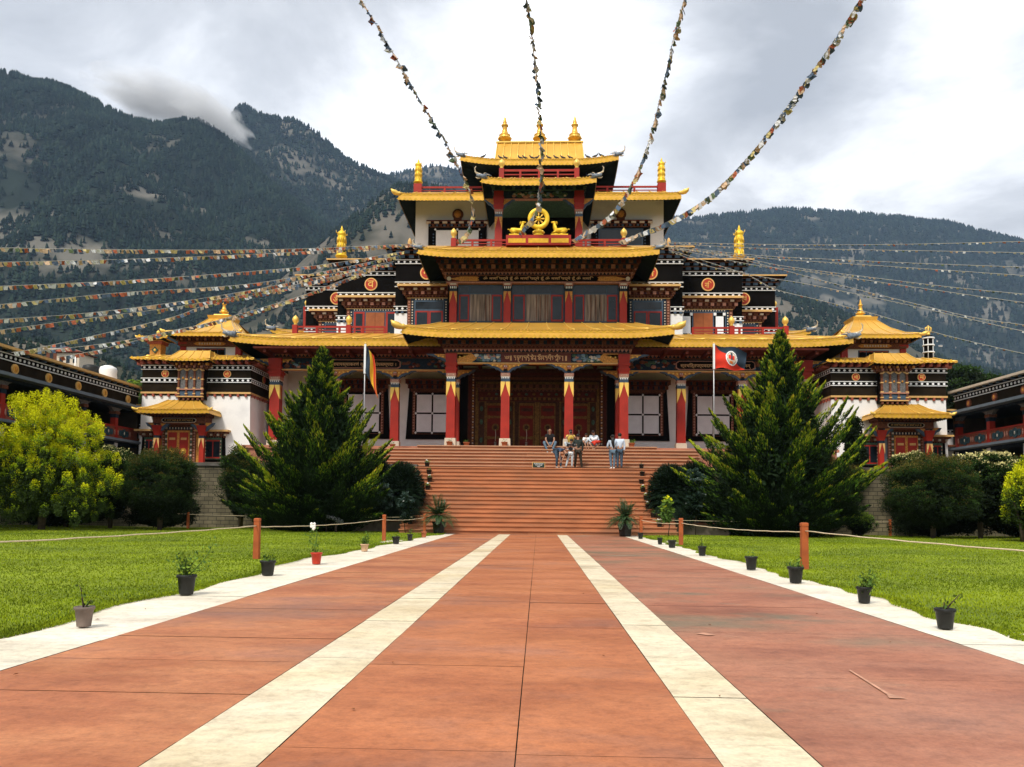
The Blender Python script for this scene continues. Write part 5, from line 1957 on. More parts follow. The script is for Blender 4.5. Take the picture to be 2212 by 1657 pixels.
# ------------------------------------------------------------------ mountains
def vnoise(x, y, seed=0):
    xi = np.floor(x).astype(np.int64)
    yi = np.floor(y).astype(np.int64)
    xf, yf = x - xi, y - yi
    u = xf * xf * (3 - 2 * xf)
    v = yf * yf * (3 - 2 * yf)

    def h(a, b):
        n = (a * 374761393 + b * 668265263 + seed * 1274126177) & 0x7fffffff
        n = ((n ^ (n >> 13)) * 1274126177) & 0x7fffffff
        return ((n ^ (n >> 16)) & 0xffff) / 65535.0
    return (h(xi, yi) * (1 - u) + h(xi + 1, yi) * u) * (1 - v) + (h(xi, yi + 1) * (1 - u) + h(xi + 1, yi + 1) * u) * v


def fbm(x, y, o=5, seed=0):
    s_, a, t = 0, .5, 0
    for i in range(o):
        s_ = s_ + a * vnoise(x * 2 ** i, y * 2 ** i, seed + i)
        t += a
        a *= .5
    return s_ / t


FORM = M('forest_far', (0.009, 0.018, 0.014), 0.95, 0, 0.45, 0.02, spec=0.05)
FORM2 = M('forest_far_light', (0.020, 0.032, 0.021), 0.95, 0, 0.4, 0.02, spec=0.05)
HILLM = M('mountain_ground', (0.017, 0.024, 0.018), 0.95, 0, 0.4, 0.01, 0.6, 0.08, col2=(0.14, 0.13, 0.105), mix2=(0.50, 0.62), s2=0.0075, spec=0.05, detail=9)
HILLR = M('mountain_ground_rocky', (0.055, 0.055, 0.038), 0.95, 0, 0.4, 0.012, 0.7, 0.1, col2=(0.13, 0.115, 0.09), mix2=(0.42, 0.62), s2=0.014, spec=0.05, detail=9)


def mountain(name, ridge, Yr, Yf, nsp, amp, ntree, mat, seed, mask, hgt=(9, 16), tilt=0.0, pw=1.0):
    xs = np.array([p[0] for p in ridge], float)
    ys = np.array([p[1] for p in ridge], float)
    NU, NV = 260, 90
    U = np.linspace(xs[0], xs[-1], NU)
    RY = np.interp(U, xs, ys)
    P = np.array([tuple(at(u, y, Yr)) for u, y in zip(U, RY)])
    RX, RZ = P[:, 0], P[:, 2]

    def surf(ui, v):
        "ui float index, v 0 ridge .. 1 foot (negative = far side)"
        x = np.interp(ui, np.arange(NU), RX)
        z = np.interp(ui, np.arange(NU), RZ)
        Y = Yr + (Yf - Yr) * v
        vv = np.clip(v, 0, 1)
        X = x * (1 - .12 * vv)
        zz_ = np.where(v < 0, z * (1 + 1.6 * v), z * (1 - vv ** pw))
        f_ = np.clip(vv * 6, 0, 1) * (1 - vv * .6)
        r1 = 1 - np.abs(2 * fbm(X / nsp + 7.3, Y / (nsp * 2.6) + 2.1, 5, seed) - 1)
        zz_ = zz_ + amp * (r1 - .72) * f_ + amp * .25 * (fbm(X / 45, Y / 45, 4, seed + 9) - .5) * f_
        return X, Y, zz_
    V = np.concatenate([[-.30, -.12, -.04], np.linspace(0, 1, NV)])
    UI, VV = np.meshgrid(np.arange(NU, dtype=float), V)
    X, Y, Z = surf(UI, VV)
    co = np.stack([X, Y, Z], -1).reshape(-1, 3)
    nr = len(V)
    idx = np.arange(nr * NU).reshape(nr, NU)
    q = np.stack([idx[:-1, :-1], idx[1:, :-1], idx[1:, 1:], idx[:-1, 1:]], -1).reshape(-1, 4)
    me = bpy.data.meshes.new(name)
    me.from_pydata(co.tolist(), [], q.tolist())
    me.materials.append(mat)
    me.polygons.foreach_set('use_smooth', [True] * len(me.polygons))
    o = bpy.data.objects.new(name, me)
    COL.objects.link(o)
    tag(o, kind='structure')
    # forest
    g = np.random.default_rng(seed)
    n = ntree * 3
    ui = g.uniform(0, NU - 1, n)
    v = g.uniform(0, 1, n) ** 1.15
    X, Y, Z = surf(ui, v)
    u_px = np.interp(ui, np.arange(NU), U)
    keep = mask(u_px, v, X, Y) > g.uniform(0, 1, n)
    X, Y, Z = X[keep][:ntree], Y[keep][:ntree], Z[keep][:ntree]
    # a denser line of trees standing against the sky
    m2 = int(ntree * .05)
    ui = g.uniform(0, NU - 1, m2)
    v2 = g.uniform(0, .012, m2)
    cl = fbm(ui / 9, ui * 0, 3, seed + 3) > .42
    X2, Y2, Z2 = surf(ui[cl], v2[cl])
    X, Y, Z = np.concatenate([X, X2]), np.concatenate([Y, Y2]), np.concatenate([Z, Z2])
    n = len(X)
    H = g.uniform(hgt[0], hgt[1], n) * (.75 + .5 * fbm(X / 60, Y / 60, 3, seed + 5))
    Rr = H * g.uniform(.24, .40, n)
    K = 5
    A = np.linspace(0, 2 * np.pi, K, endpoint=False)[None, :] + g.uniform(0, 6.28, n)[:, None]
    jit = g.uniform(.7, 1.3, (n, K))
    tiers = []
    faces = []
    base = 0
    vl = []
    for (z0, z1, rr) in ((.05, .62, 1.0), (.40, 1.0, .68)):
        ring = np.stack([X[:, None] + np.cos(A) * Rr[:, None] * rr * jit, Y[:, None] + np.sin(A) * Rr[:, None] * rr * jit, np.repeat((Z + H * z0)[:, None], K, 1) + H[:, None] * .1 * (jit - 1)], -1)
        top = np.stack([X + g.uniform(-.05, .05, n) * H, Y, Z + H * z1], -1)[:, None, :]
        vl.append(np.concatenate([ring, top], 1))
    VV_ = np.concatenate(vl, 1).reshape(-1, 3)
    per = 2 * (K + 1)
    fl = []
    for t in range(2):
        for k in range(K):
            fl.append((t * (K + 1) + k, t * (K + 1) + (k + 1) % K, t * (K + 1) + K))
    F_ = (np.arange(n)[:, None, None] * per + np.array(fl)[None]).reshape(-1, 3)
    me = bpy.data.meshes.new('forest')
    me.vertices.add(len(VV_))
    me.vertices.foreach_set('co', VV_.astype(np.float32).ravel())
    me.loops.add(F_.size)
    me.loops.foreach_set('vertex_index', F_.astype(np.int32).ravel())
    me.polygons.add(len(F_))
    me.polygons.foreach_set('loop_start', np.arange(0, F_.size, 3, dtype=np.int32))
    me.polygons.foreach_set('loop_total', np.full(len(F_), 3, dtype=np.int32))
    me.materials.append(FORM)
    me.materials.append(FORM2)
    me.polygons.foreach_set('material_index', np.repeat((g.uniform(0, 1, n) < .3).astype(np.int32), 2 * K))
    me.update(calc_edges=True)
    o = bpy.data.objects.new('forest', me)
    COL.objects.link(o)
    tag(o, kind='stuff')
    o['label'] = 'dark conifer forest covering the %s' % name.replace('_', ' ')


def mk(thr, soft, sc, seed, extra=None):
    def f(u, v, X, Y):
        n_ = fbm(X / sc, Y / sc, 4, seed)
        m_ = np.clip((n_ - thr) / soft, 0, 1)
        if extra is not None:
            m_ = m_ * extra(u, v, n_)
        return np.clip(m_, 0.02, 1)
    return f


mountain('distant_mountain', [(560, 560), (700, 480), (800, 400), (850, 378), (880, 372), (920, 362), (950, 358), (985, 366), (1040, 380), (1200, 420), (1400, 470)], 2900, 1700, 260, 90, 9000, HILLM, 31, mk(.30, .2, 160, 5), (12, 19))
mountain('cloud_topped_mountain', [(300, 330), (420, 300), (480, 300), (500, 262), (512, 232), (528, 230), (545, 242), (580, 254), (640, 262), (665, 275), (700, 302), (750, 345), (800, 370), (840, 386), (880, 405), (960, 450), (1150, 540)], 2100, 1100, 210, 100, 14000, HILLM, 41,
         mk(.28, .15, 120, 8), (10, 17))
mountain('forested_mountain', [(-500, 90), (-200, 120), (0, 158), (40, 165), (70, 178), (110, 178), (150, 192), (190, 212), (240, 240), (300, 262), (350, 270), (400, 258), (430, 262), (470, 285), (510, 320), (580, 390), (680, 470), (800, 560), (1000, 680)], 1450, 540, 170, 110, 36000, HILLM, 23,
         mk(.25, .14, 75, 12, lambda u, v, n: np.clip(1.35 - 1.15 * v, .12, 1)), (7.5, 12.5))
mountain('near_hill', [(480, 700), (560, 640), (640, 575), (700, 520), (740, 490), (770, 468), (820, 425), (860, 402), (900, 398), (950, 410), (1050, 440), (1250, 480), (1450, 560)], 1050, 520, 130, 50, 4200, HILLR, 61,
         mk(.46, .12, 45, 15), (6, 11))
mountain('right_mountain', [(1150, 520), (1300, 490), (1450, 474), (1520, 472), (1600, 462), (1680, 454), (1780, 458), (1850, 464), (1950, 472), (2050, 484), (2150, 508), (2211, 524), (2400, 580), (2700, 660)], 2900, 1450, 290, 110, 22000, HILLM, 71,
         mk(.28, .15, 140, 18, lambda u, v, n: np.clip(1.3 - .8 * v, .2, 1)), (13, 21))
mountain('right_spur', [(1400, 560), (1560, 590), (1680, 628), (1760, 655), (1850, 690), (1920, 730), (2000, 775), (2080, 800), (2200, 815), (2500, 830)], 1150, 560, 120, 40, 5200, HILLR, 81,
         mk(.38, .12, 45, 21), (7, 12))

# tiny settlements on the far slopes, set down where the line of sight meets the slope
from mathutils.bvhtree import BVHTree
hm = bpy.data.objects['right_mountain'].data
bv = BVHTree.FromPolygons([v.co for v in hm.vertices], [tuple(q.vertices) for q in hm.polygons])
r_ = random.Random(12)
houses_ = []
for (px, py) in [(2010, 612), (2050, 690), (2080, 672), (1975, 735), (2020, 738), (2030, 748), (2105, 730), (2150, 700), (1905, 640), (1835, 622), (2060, 752), (2120, 742)]:
    d_ = (at(px, py, 1000) - Vector((0, 0, CAMH))).normalized()
    hit = bv.ray_cast(Vector((0, 0, CAMH)), d_)
    if hit[0] is None:
        continue
    p = hit[0]
    m_ = MB()
    w_, dd_, h_ = r_.uniform(7, 12), 6, r_.uniform(2.2, 3)
    m_.box(p.x - w_ / 2, p.x + w_ / 2, p.y - 2, p.y + dd_, p.z - 6, p.z + h_, CREAM)
    m_.prism([(p.x - w_ / 2 - 1, p.z + h_), (p.x + w_ / 2 + 1, p.z + h_), (p.x, p.z + h_ + 1.6)], p.y - 3, p.y + dd_ + 1, GREYB)
    houses_.append((px, py, m_.build('hill_house')))
houses_.sort(key=lambda q: q[1])
for i, (px, py, o) in enumerate(houses_):
    tag(o, 'tiny pale house on the hazy right hand mountain, %s highest of the scattered houses' % ('first', 'second', 'third', 'fourth', 'fifth', 'sixth', 'seventh', 'eighth', 'ninth', 'tenth', 'eleventh', 'twelfth')[i], 'house', 'houses far up the right mountain')
for i, (px, py, Y, w_, lab) in enumerate([(236 / 2 + 10, 764, 160, 5.5, 'brown roofed house beyond the left gallery wing, leftmost of two'), (147, 771, 150, 4.5, 'small cream house beyond the left gallery wing nearer the water tanks')]):
    p = at(px, py, Y)
    h = thing('village_house', (p.x, p.y, p.z - 4), lab, 'house')
    m_ = MB()
    m_.box(p.x - w_ / 2, p.x + w_ / 2, p.y, p.y + 5, p.z - 8, p.z + .8, CREAM if i else BRWN)
    m_.build('wall', h)
    m_ = MB()
    m_.box(p.x - w_ / 2 - .5, p.x + w_ / 2 + .5, p.y - .5, p.y + 5.5, p.z + .8, p.z + 1.0, DRED if i else CREAM)
    m_.prism([(p.x - w_ / 2 - .5, p.z + 1), (p.x + w_ / 2 + .5, p.z + 1), (p.x, p.z + 1.9)], p.y - .5, p.y + 5.5, GREYB if not i else JO)
    m_.build('roof', h)
    for q in (-1, 0, 1):
        m_ = MB()
        m_.box(p.x + q * w_ * .3 - .35, p.x + q * w_ * .3 + .35, p.y - .05, p.y, p.z - 1.2, p.z + .1, GLASS)
        m_.build('window', h)
    # hillside knoll that carries it
mountain('foothill', [(-700, 700), (-200, 715), (0, 728), (100, 742), (180, 760), (260, 790), (330, 830), (420, 880)], 320, 90, 40, 14, 2600, HILLR, 91,
         mk(.32, .12, 14, 25), (2.2, 4.2))

# haze between here and the mountains
hz = bpy.data.materials.new('haze_air')
hz.use_nodes = True
t_ = hz.node_tree
t_.nodes.clear()
oo = t_.nodes.new('ShaderNodeOutputMaterial')
pv = t_.nodes.new('ShaderNodeVolumePrincipled')
pv.inputs['Color'].default_value = (0.44, 0.62, 0.90, 1)
pv.inputs['Density'].default_value = HAZE if 'HAZE' in globals() else 0.000075
t_.links.new(pv.outputs[0], oo.inputs['Volume'])
m_ = MB()
m_.box(-3600, 3600, -320, 3500, -400, 1900, hz)
o = m_.build('haze')
tag(o, kind='stuff')
o['label'] = 'thin bluish air in front of the mountains'
# ------------------------------------------------------------------ vegetation
def LM(name, c, tr=0.0, rough=.7, spec=.08):
    m = M(name, c, rough, 0, .3, 1.3, spec=spec)
    b = m.node_tree.nodes['Principled BSDF']
    if tr:
        b.inputs['Subsurface Weight'].default_value = 0
    return m


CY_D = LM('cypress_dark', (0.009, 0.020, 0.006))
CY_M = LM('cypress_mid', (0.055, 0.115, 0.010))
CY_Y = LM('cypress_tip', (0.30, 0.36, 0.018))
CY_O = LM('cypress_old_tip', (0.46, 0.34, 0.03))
BU_D = LM('bush_dark', (0.011, 0.019, 0.007))
BU_M = LM('bush_mid', (0.028, 0.058, 0.011))
BU_R = LM('bush_russet', (0.105, 0.085, 0.018))
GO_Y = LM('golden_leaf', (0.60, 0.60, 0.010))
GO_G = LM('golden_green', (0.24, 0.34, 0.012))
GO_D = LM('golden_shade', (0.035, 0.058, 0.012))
PA_L = LM('pale_leaf', (0.62, 0.55, 0.24))
LF_G = LM('leaf_green', (0.07, 0.13, 0.025))
LF_L = LM('leaf_lime', (0.17, 0.26, 0.03))
SAG = LM('sago_leaf', (0.035, 0.075, 0.020), rough=.4, spec=.5)
SAGD = LM('sago_dark', (0.010, 0.021, 0.010), rough=.5)
FLW = M('petal_white', (0.82, 0.80, 0.74), .6, 0, .06, 9)


def unit(v):
    return v / np.maximum(1e-9, np.linalg.norm(v, axis=-1, keepdims=True))


def rand_dirs(n, g):
    v = g.normal(size=(n, 3))
    return unit(v)


def perp(A, g):
    r_ = rand_dirs(len(A), g)
    return unit(np.cross(A, r_))


def cypress(x, y, h, prof, seed, label, lean=0.0):
    t = thing('cypress_tree', (x, y, 0), label, 'tree', 'golden tipped cypresses flanking the stairs')
    m_ = MB()
    m_.tube([(x, y, -.05), (x + lean * .2, y, h * .3), (x + lean * .7, y, h * .7), (x + lean, y, h * .97)], [.17, .13, .08, .02], BARK, 8)
    m_.build('trunk', t)
    g = np.random.default_rng(seed)
    pt = np.array([p[0] for p in prof])
    pr = np.array([p[1] for p in prof])
    P_, A_, B_, I_ = [], [], [], []
    nb = 260
    for k in range(nb):
        tz = (k + g.uniform(0, 1)) / nb
        tz = tz ** 1.12
        r_ = np.interp(tz, pt, pr) * g.uniform(.74, 1.18)
        az = k * 2.39996 + g.uniform(-.4, .4)
        # plume: straight limb rising outwards, feathery cone of sprays that narrows to a point
        rise = (.16 + .80 * min(1, tz * 2.0)) * r_ * g.uniform(.6, 1.1) + .12
        z0 = max(.12, tz * h - rise * .75)
        wp = (.30 + .16 * g.random()) * min(1.25, .45 + r_ / 3)
        n = int(220 + 340 * min(1.3, r_ / 2.2))
        s = g.uniform(.22, 1, n) ** .8
        out = np.array([math.cos(az), math.sin(az), 0])
        side = np.array([-math.sin(az), math.cos(az), 0])
        th = g.uniform(0, 6.283, n)
        q = np.sqrt(g.uniform(0, 1, n))
        rad_ = wp * np.minimum(1, (1.02 - s) * 1.9) ** .8 * q
        up_ = np.sin(th) * rad_
        lat = np.cos(th) * rad_ * 1.15
        # side sprays break the outline into points
        spur = np.floor(s * 9 + g.random() * 9) % 2
        lat *= 1 + .45 * spur
        zc = rise * (.35 * s + .65 * s ** 1.9)
        p = np.array([x + lean * tz, y, z0]) + out * (r_ * s)[:, None] + side * lat[:, None]
        p[:, 2] += zc + up_
        slope = rise * (.35 + 1.2 * s ** .9)
        d = unit(out * r_ + np.stack([s * 0, s * 0, slope], 1))
        d = d + side * (np.sign(lat) * .35 * q)[:, None] + np.array([0, 0, .28]) + g.normal(size=(n, 3)) * .22
        A = unit(d) * g.uniform(.05, .115, n)[:, None]
        B = perp(A, g) * g.uniform(.012, .028, n)[:, None]
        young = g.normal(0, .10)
        tip_light = s + .24 * np.sin(th) * q + young * .9 + (tz - .45) * .14 - (.14 if tz < .22 else 0)  # new growth outwards; painted light pales upper sides, painted shade dims lowest limbs
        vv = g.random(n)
        idx = np.where(tip_light > 1.06, np.where(vv < .22, 3, 2), np.where(tip_light > .90, np.where(vv < .40, 2, 1), np.where(tip_light > .66, np.where(vv < .40, 1, 0), 0)))
        P_.append(p)
        A_.append(A)
        B_.append(B)
        I_.append(idx)
    # inner mass of foliage, all in the darkest green
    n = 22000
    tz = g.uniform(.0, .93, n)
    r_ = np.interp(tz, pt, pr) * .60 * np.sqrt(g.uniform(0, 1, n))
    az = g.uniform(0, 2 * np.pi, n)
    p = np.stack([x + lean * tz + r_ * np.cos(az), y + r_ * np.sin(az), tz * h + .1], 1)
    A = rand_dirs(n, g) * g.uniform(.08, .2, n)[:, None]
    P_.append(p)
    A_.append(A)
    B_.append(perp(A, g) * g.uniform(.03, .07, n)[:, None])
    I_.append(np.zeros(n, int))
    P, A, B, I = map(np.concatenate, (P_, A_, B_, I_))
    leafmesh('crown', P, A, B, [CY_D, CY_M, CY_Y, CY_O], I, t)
    return t


def lumps(c, rad, nl, lr, nleaf, size, g, flat=.85, topy=None, pts=None, cols=(0, 1, 2), toplim=.45, upw=.6):
    """leaves on the outside of lumps spread over an ellipsoid; returns P, A, B, idx"""
    c = np.array(c)
    d = rand_dirs(nl, g)
    d[:, 2] = np.where(d[:, 2] < -.5, -d[:, 2], d[:, 2])
    rr = g.uniform(.72, .95, nl)[:, None]
    L_ = c + d * np.array(rad) * rr
    if pts is not None:
        L_ = np.concatenate([L_, np.array(pts)])
    nl = len(L_)
    k = g.integers(0, nl, nleaf)
    lrad = g.uniform(.7, 1.25, nl) * lr
    e = rand_dirs(nleaf, g)
    q = g.uniform(.3, 1.0, nleaf) ** .5 + np.abs(g.normal(size=nleaf)) * .16
    P = L_[k] + e * (lrad[k] * q)[:, None] * np.array([1, 1, flat])
    outw = unit((P - c) / np.array(rad))
    A = unit(e * .8 + outw * .4 + g.normal(size=(nleaf, 3)) * .6) * (g.uniform(.6, 1.3, nleaf) * size)[:, None]
    B = perp(A, g) * (g.uniform(.35, .6, nleaf) * size)[:, None]
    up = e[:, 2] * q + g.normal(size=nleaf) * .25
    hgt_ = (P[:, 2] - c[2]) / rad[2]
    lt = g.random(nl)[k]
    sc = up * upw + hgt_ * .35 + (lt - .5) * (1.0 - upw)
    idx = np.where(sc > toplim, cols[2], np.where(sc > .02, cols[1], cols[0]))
    return P, A, B, idx


def bush(name, x, y, c, rad, seed, label, mats, nleaf=16000, nl=70, lr=.38, size=.045, cat='shrub', trunk=.07, group=None, core=None, pts=None, toplim=.45, forks=3, flat=.85, upw=.6):
    t = thing(name, (x, y, 0), label, cat, group)
    g = np.random.default_rng(seed)
    m_ = MB()
    for k in range(forks):
        a = 2 * math.pi * k / max(1, forks) + seed
        m_.tube([(x + .03 * math.cos(a), y + .03 * math.sin(a), -.05), (x + .1 * math.cos(a), y + .1 * math.sin(a), c[2] * .5), (x + .3 * rad[0] * math.cos(a), y + .3 * rad[1] * math.sin(a), c[2])], [trunk, trunk * .8, trunk * .4], BARK, 6)
    m_.build('trunk', t)
    P, A, B, I = lumps(c, rad, nl, lr, nleaf, size, g, flat=flat, pts=pts, toplim=toplim, upw=upw)
    # inner leaves
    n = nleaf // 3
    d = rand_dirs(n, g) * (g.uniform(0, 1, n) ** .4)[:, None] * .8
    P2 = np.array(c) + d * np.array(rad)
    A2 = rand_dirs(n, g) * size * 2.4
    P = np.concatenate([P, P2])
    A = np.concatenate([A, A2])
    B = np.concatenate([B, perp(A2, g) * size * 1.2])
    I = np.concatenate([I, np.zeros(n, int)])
    ok = P[:, 2] > .03
    leafmesh('crown', P[ok], A[ok], B[ok], mats, I[ok], t)
    return t


def sago(name, x, y, z, n, length, seed, label, mat=None, group=None, cat='cycad', up=.25, pot=None, trunk=.3, leaf=.11, nl=26, thick=.012, lo=-.05, core=None):
    "palm-like crown of arching feather fronds"
    mat = mat or SAG
    t = thing(name, (x, y, z), label, cat, group)
    g = np.random.default_rng(seed)
    zc = z
    if pot:
        r_, h_ = pot
        m_ = MB()
        m_.lathe([(r_ * .74, 0), (r_ * .8, h_ * .2), (r_ * .95, h_ * .86), (r_ * 1.05, h_ * .87), (r_ * 1.05, h_), (r_ * .92, h_), (r_ * .9, h_ * .9)], x, y, BPOT, 18, z)
        m_.lathe([(0, h_ * .88), (r_ * .9, h_ * .9)], x, y, SOIL, 12, z)
        m_.build('pot', t)
        zc = z + h_
    m_ = MB()
    m_.lathe([(trunk * .45, -.02), (trunk * .5, trunk * .4), (trunk * .38, trunk * .9), (0, trunk * 1.05)], x, y, BARK, 10, zc)
    m_.build('trunk', t)
    zc += trunk * .8
    P_, A_, B_ = [], [], []
    for k in range(n):
        az = g.uniform(0, 6.283)
        el = math.asin(min(.98, g.uniform(lo, 1.0))) * .95
        Lf = length * g.uniform(.8, 1.08)
        s = np.linspace(.12, 1, nl)
        out = np.array([math.cos(az), math.sin(az), 0])
        droop = (.55 * math.cos(el)) * Lf
        p = np.array([x, y, zc]) + out * (s * Lf * math.cos(el))[:, None]
        p[:, 2] += s * Lf * math.sin(el) * (1 + up) - droop * s ** 2.2
        tan = np.gradient(p, axis=0)
        tan = unit(tan)
        side = np.array([-math.sin(az), math.cos(az), 0])
        nor = unit(np.cross(side, tan))
        ll = leaf * np.sin(np.pi * np.clip(s * .92 + .08, 0, 1)) ** .5
        for q in (-1, 1):
            A = unit(side * q + tan * .75 + nor * .18) * ll[:, None]
            P_.append(p + A)
            A_.append(A)
            B_.append(unit(np.cross(A, nor)) * thick)
        P_.append(p)
        A_.append(tan * (Lf / nl * .6))
        B_.append(nor * .008)
    if core:
        n_ = 9000
        d_ = rand_dirs(n_, g) * (g.uniform(.2, 1, n_) ** .4)[:, None]
        p = np.array([x, y, zc + core[2]]) + d_ * np.array([core[0], core[0], core[1]])
        A = unit(d_ + g.normal(size=(n_, 3)) * .3) * .11
        P_.append(p)
        A_.append(A)
        B_.append(perp(A, g) * .016)
    P, A, B = map(np.concatenate, (P_, A_, B_))
    leafmesh('fronds', P, A, B, [mat], np.zeros(len(P), int), t)
    return t


pL = at(690, 1148, 35)
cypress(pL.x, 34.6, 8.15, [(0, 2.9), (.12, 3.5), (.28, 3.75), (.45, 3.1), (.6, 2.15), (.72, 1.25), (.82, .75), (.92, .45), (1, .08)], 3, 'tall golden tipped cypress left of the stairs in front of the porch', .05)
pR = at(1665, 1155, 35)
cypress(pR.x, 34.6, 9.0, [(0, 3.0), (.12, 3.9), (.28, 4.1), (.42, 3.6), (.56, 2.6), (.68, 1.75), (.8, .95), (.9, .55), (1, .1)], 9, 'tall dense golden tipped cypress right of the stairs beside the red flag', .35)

bm = [BU_D, BU_M, BU_R]


def atb(x, y, Y):
    p = at(x, y, Y)
    return p


p = atb(348, 1040, 33)
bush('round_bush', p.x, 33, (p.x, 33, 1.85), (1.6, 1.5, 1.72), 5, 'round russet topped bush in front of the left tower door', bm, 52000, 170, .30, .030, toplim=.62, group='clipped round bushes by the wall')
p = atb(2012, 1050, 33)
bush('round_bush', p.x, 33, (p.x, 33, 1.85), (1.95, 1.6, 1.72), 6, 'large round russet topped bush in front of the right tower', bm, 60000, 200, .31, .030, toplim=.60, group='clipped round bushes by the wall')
p = atb(522, 1040, 36)
bush('tall_bush', p.x, 36, (p.x, 36, 2.05), (.9, .8, 1.9), 7, 'narrow upright bush between the stone wall and the left cypress', bm, 26000, 90, .3, .034, toplim=.6)
p = atb(1795, 1065, 34)
bush('tall_bush', p.x, 34, (p.x, 34, 1.75), (1.4, 1.2, 1.6), 8, 'broad dark bush tucked against the right side of the right cypress', bm, 32000, 110, .34, .034, toplim=.62)
p = atb(1853, 1110, 36)
bush('low_shrub', p.x, 35.8, (p.x, 35.8, .55), (.55, .5, .55), 18, 'low lime edged shrub at the foot of the right stone wall', [BU_D, LF_G, LF_L], 5000, 30, .2, .035)
p = atb(228, 1050, 34)
bush('flowering_shrub', p.x, 34.5, (p.x, 34.5, 1.9), (1.0, 1.0, 1.85), 10, 'dark shrub with cream top leaves between the golden tree and the round bush', [BU_D, BU_M, PA_L], 18000, 60, .3, .042, toplim=.80)
p = atb(130, 1080, 35)
bush('dark_shrub', p.x, 35.5, (p.x, 35.5, 1.4), (3.2, 1.4, 1.5), 11, 'broad dark shrubbery behind the golden tree by the left edge', [BU_D, BU_D, BU_M], 20000, 70, .4, .055)
p = atb(30, 1060, 36)
bush('dark_shrub', -26.5, 33.5, (-26.5, 33.5, 2.2), (2.6, 1.5, 2.3), 12, 'dark trees beyond the left wing gallery', [BU_D, BU_D, BU_M], 16000, 60, .5, .07)
for (xa, ztop, hw, yy, sd_, lab) in ((-22.5, 1.5, 2.6, 35.9, 61, 'dark undergrowth against the left wall, below the golden tree'), (-17.6, 1.35, 1.6, 36.3, 62, 'dark undergrowth behind the left round bush'), (-11.2, 1.7, 2.6, 36.4, 63, 'dark undergrowth behind the left cypress trunk'), (-7.2, 1.6, 1.5, 36.9, 64, 'dark undergrowth between the left cypress and the planter'),
                                    (7.6, 1.7, 1.6, 36.9, 65, 'dark undergrowth behind the right planter'), (11.4, 1.8, 2.8, 36.4, 66, 'dark undergrowth behind the right cypress trunk'), (17.9, 1.3, 2.0, 36.3, 67, 'dark undergrowth behind the large round bush'), (21.8, 1.5, 2.3, 35.9, 68, 'dark undergrowth at the right edge of the lawn')):
    bush('dark_shrub', xa, yy, (xa, yy, ztop * .55), (hw, .85, ztop * .62), sd_, lab, [BU_D, BU_D, BU_M], 15000, 60, .32, .05, group='dark undergrowth along the stone walls', toplim=.7, trunk=.03)
# golden tree: several pointed leaders
p = atb(95, 1000, 31)
g_ = random.Random(3)
pts = []
for (px, py, n_) in ((95, 858, 6), (135, 888, 5), (60, 900, 10), (110, 905, 14), (160, 905, 10), (40, 940, 10), (90, 950, 14), (150, 950, 12), (185, 945, 8), (200, 985, 10), (15, 960, 8), (-20, 950, 8), (0, 1000, 12), (60, 1000, 12), (20, 1095, 9), (80, 1100, 9), (140, 1100, 9), (200, 1095, 8), (-40, 1060, 9),  (130, 1010, 14), (200, 1030, 12), (-50, 980, 10), (30, 1050, 10), (100, 1060, 10), (170, 1070, 10), (225, 1050, 6)):
    q = at(px, py, 31)
    for i in range(int(n_ * 1.7)):
        pts.append((q.x + g_.gauss(0, .26), 31 + g_.gauss(0, .7), q.z + g_.gauss(0, .26)))
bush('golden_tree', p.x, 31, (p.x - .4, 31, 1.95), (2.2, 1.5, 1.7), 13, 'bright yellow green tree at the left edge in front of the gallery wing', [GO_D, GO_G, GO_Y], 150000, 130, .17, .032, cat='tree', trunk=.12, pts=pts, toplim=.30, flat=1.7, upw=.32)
p = atb(2205, 1040, 31)
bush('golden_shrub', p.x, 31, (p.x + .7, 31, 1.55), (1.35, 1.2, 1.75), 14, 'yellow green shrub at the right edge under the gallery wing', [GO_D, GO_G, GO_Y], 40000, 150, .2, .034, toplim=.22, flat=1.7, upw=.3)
p = atb(2130, 1060, 34)
bush('flowering_shrub', p.x, 34.5, (p.x + .2, 34.5, 2.1), (1.9, 1.2, 1.75), 15, 'dark shrub crowned with cream leaves right of the large round bush', [BU_D, BU_M, PA_L], 20000, 80, .32, .06, toplim=.72)
p = atb(1975, 985, 36)
bush('flowering_shrub', p.x, 36.5, (p.x, 36.5, 2.6), (.9, .8, 1.3), 16, 'cream leaved shrub showing above the large round bush by the red door', [BU_D, BU_M, PA_L], 9000, 40, .26, .06, toplim=.62)
p = atb(2195, 985, 37)
bush('round_bush', p.x + .4, 37, (p.x + .6, 37, 2.4), (1.1, 1, 1.3), 17, 'small russet bush behind the cream shrub at the right edge', bm, 9000, 40, .3, .045, group='clipped round bushes by the wall', toplim=.35)
# slim dark tree by the right tower
p = atb(1846, 1000, 37)
bush('slender_tree', p.x, 37.2, (p.x, 37.2, 3.6), (.42, .42, 2.1), 20, 'slender dark tree standing before the right tower wall', [BU_D, BU_D, LF_G], 9000, 60, .22, .06, cat='tree', toplim=.8)
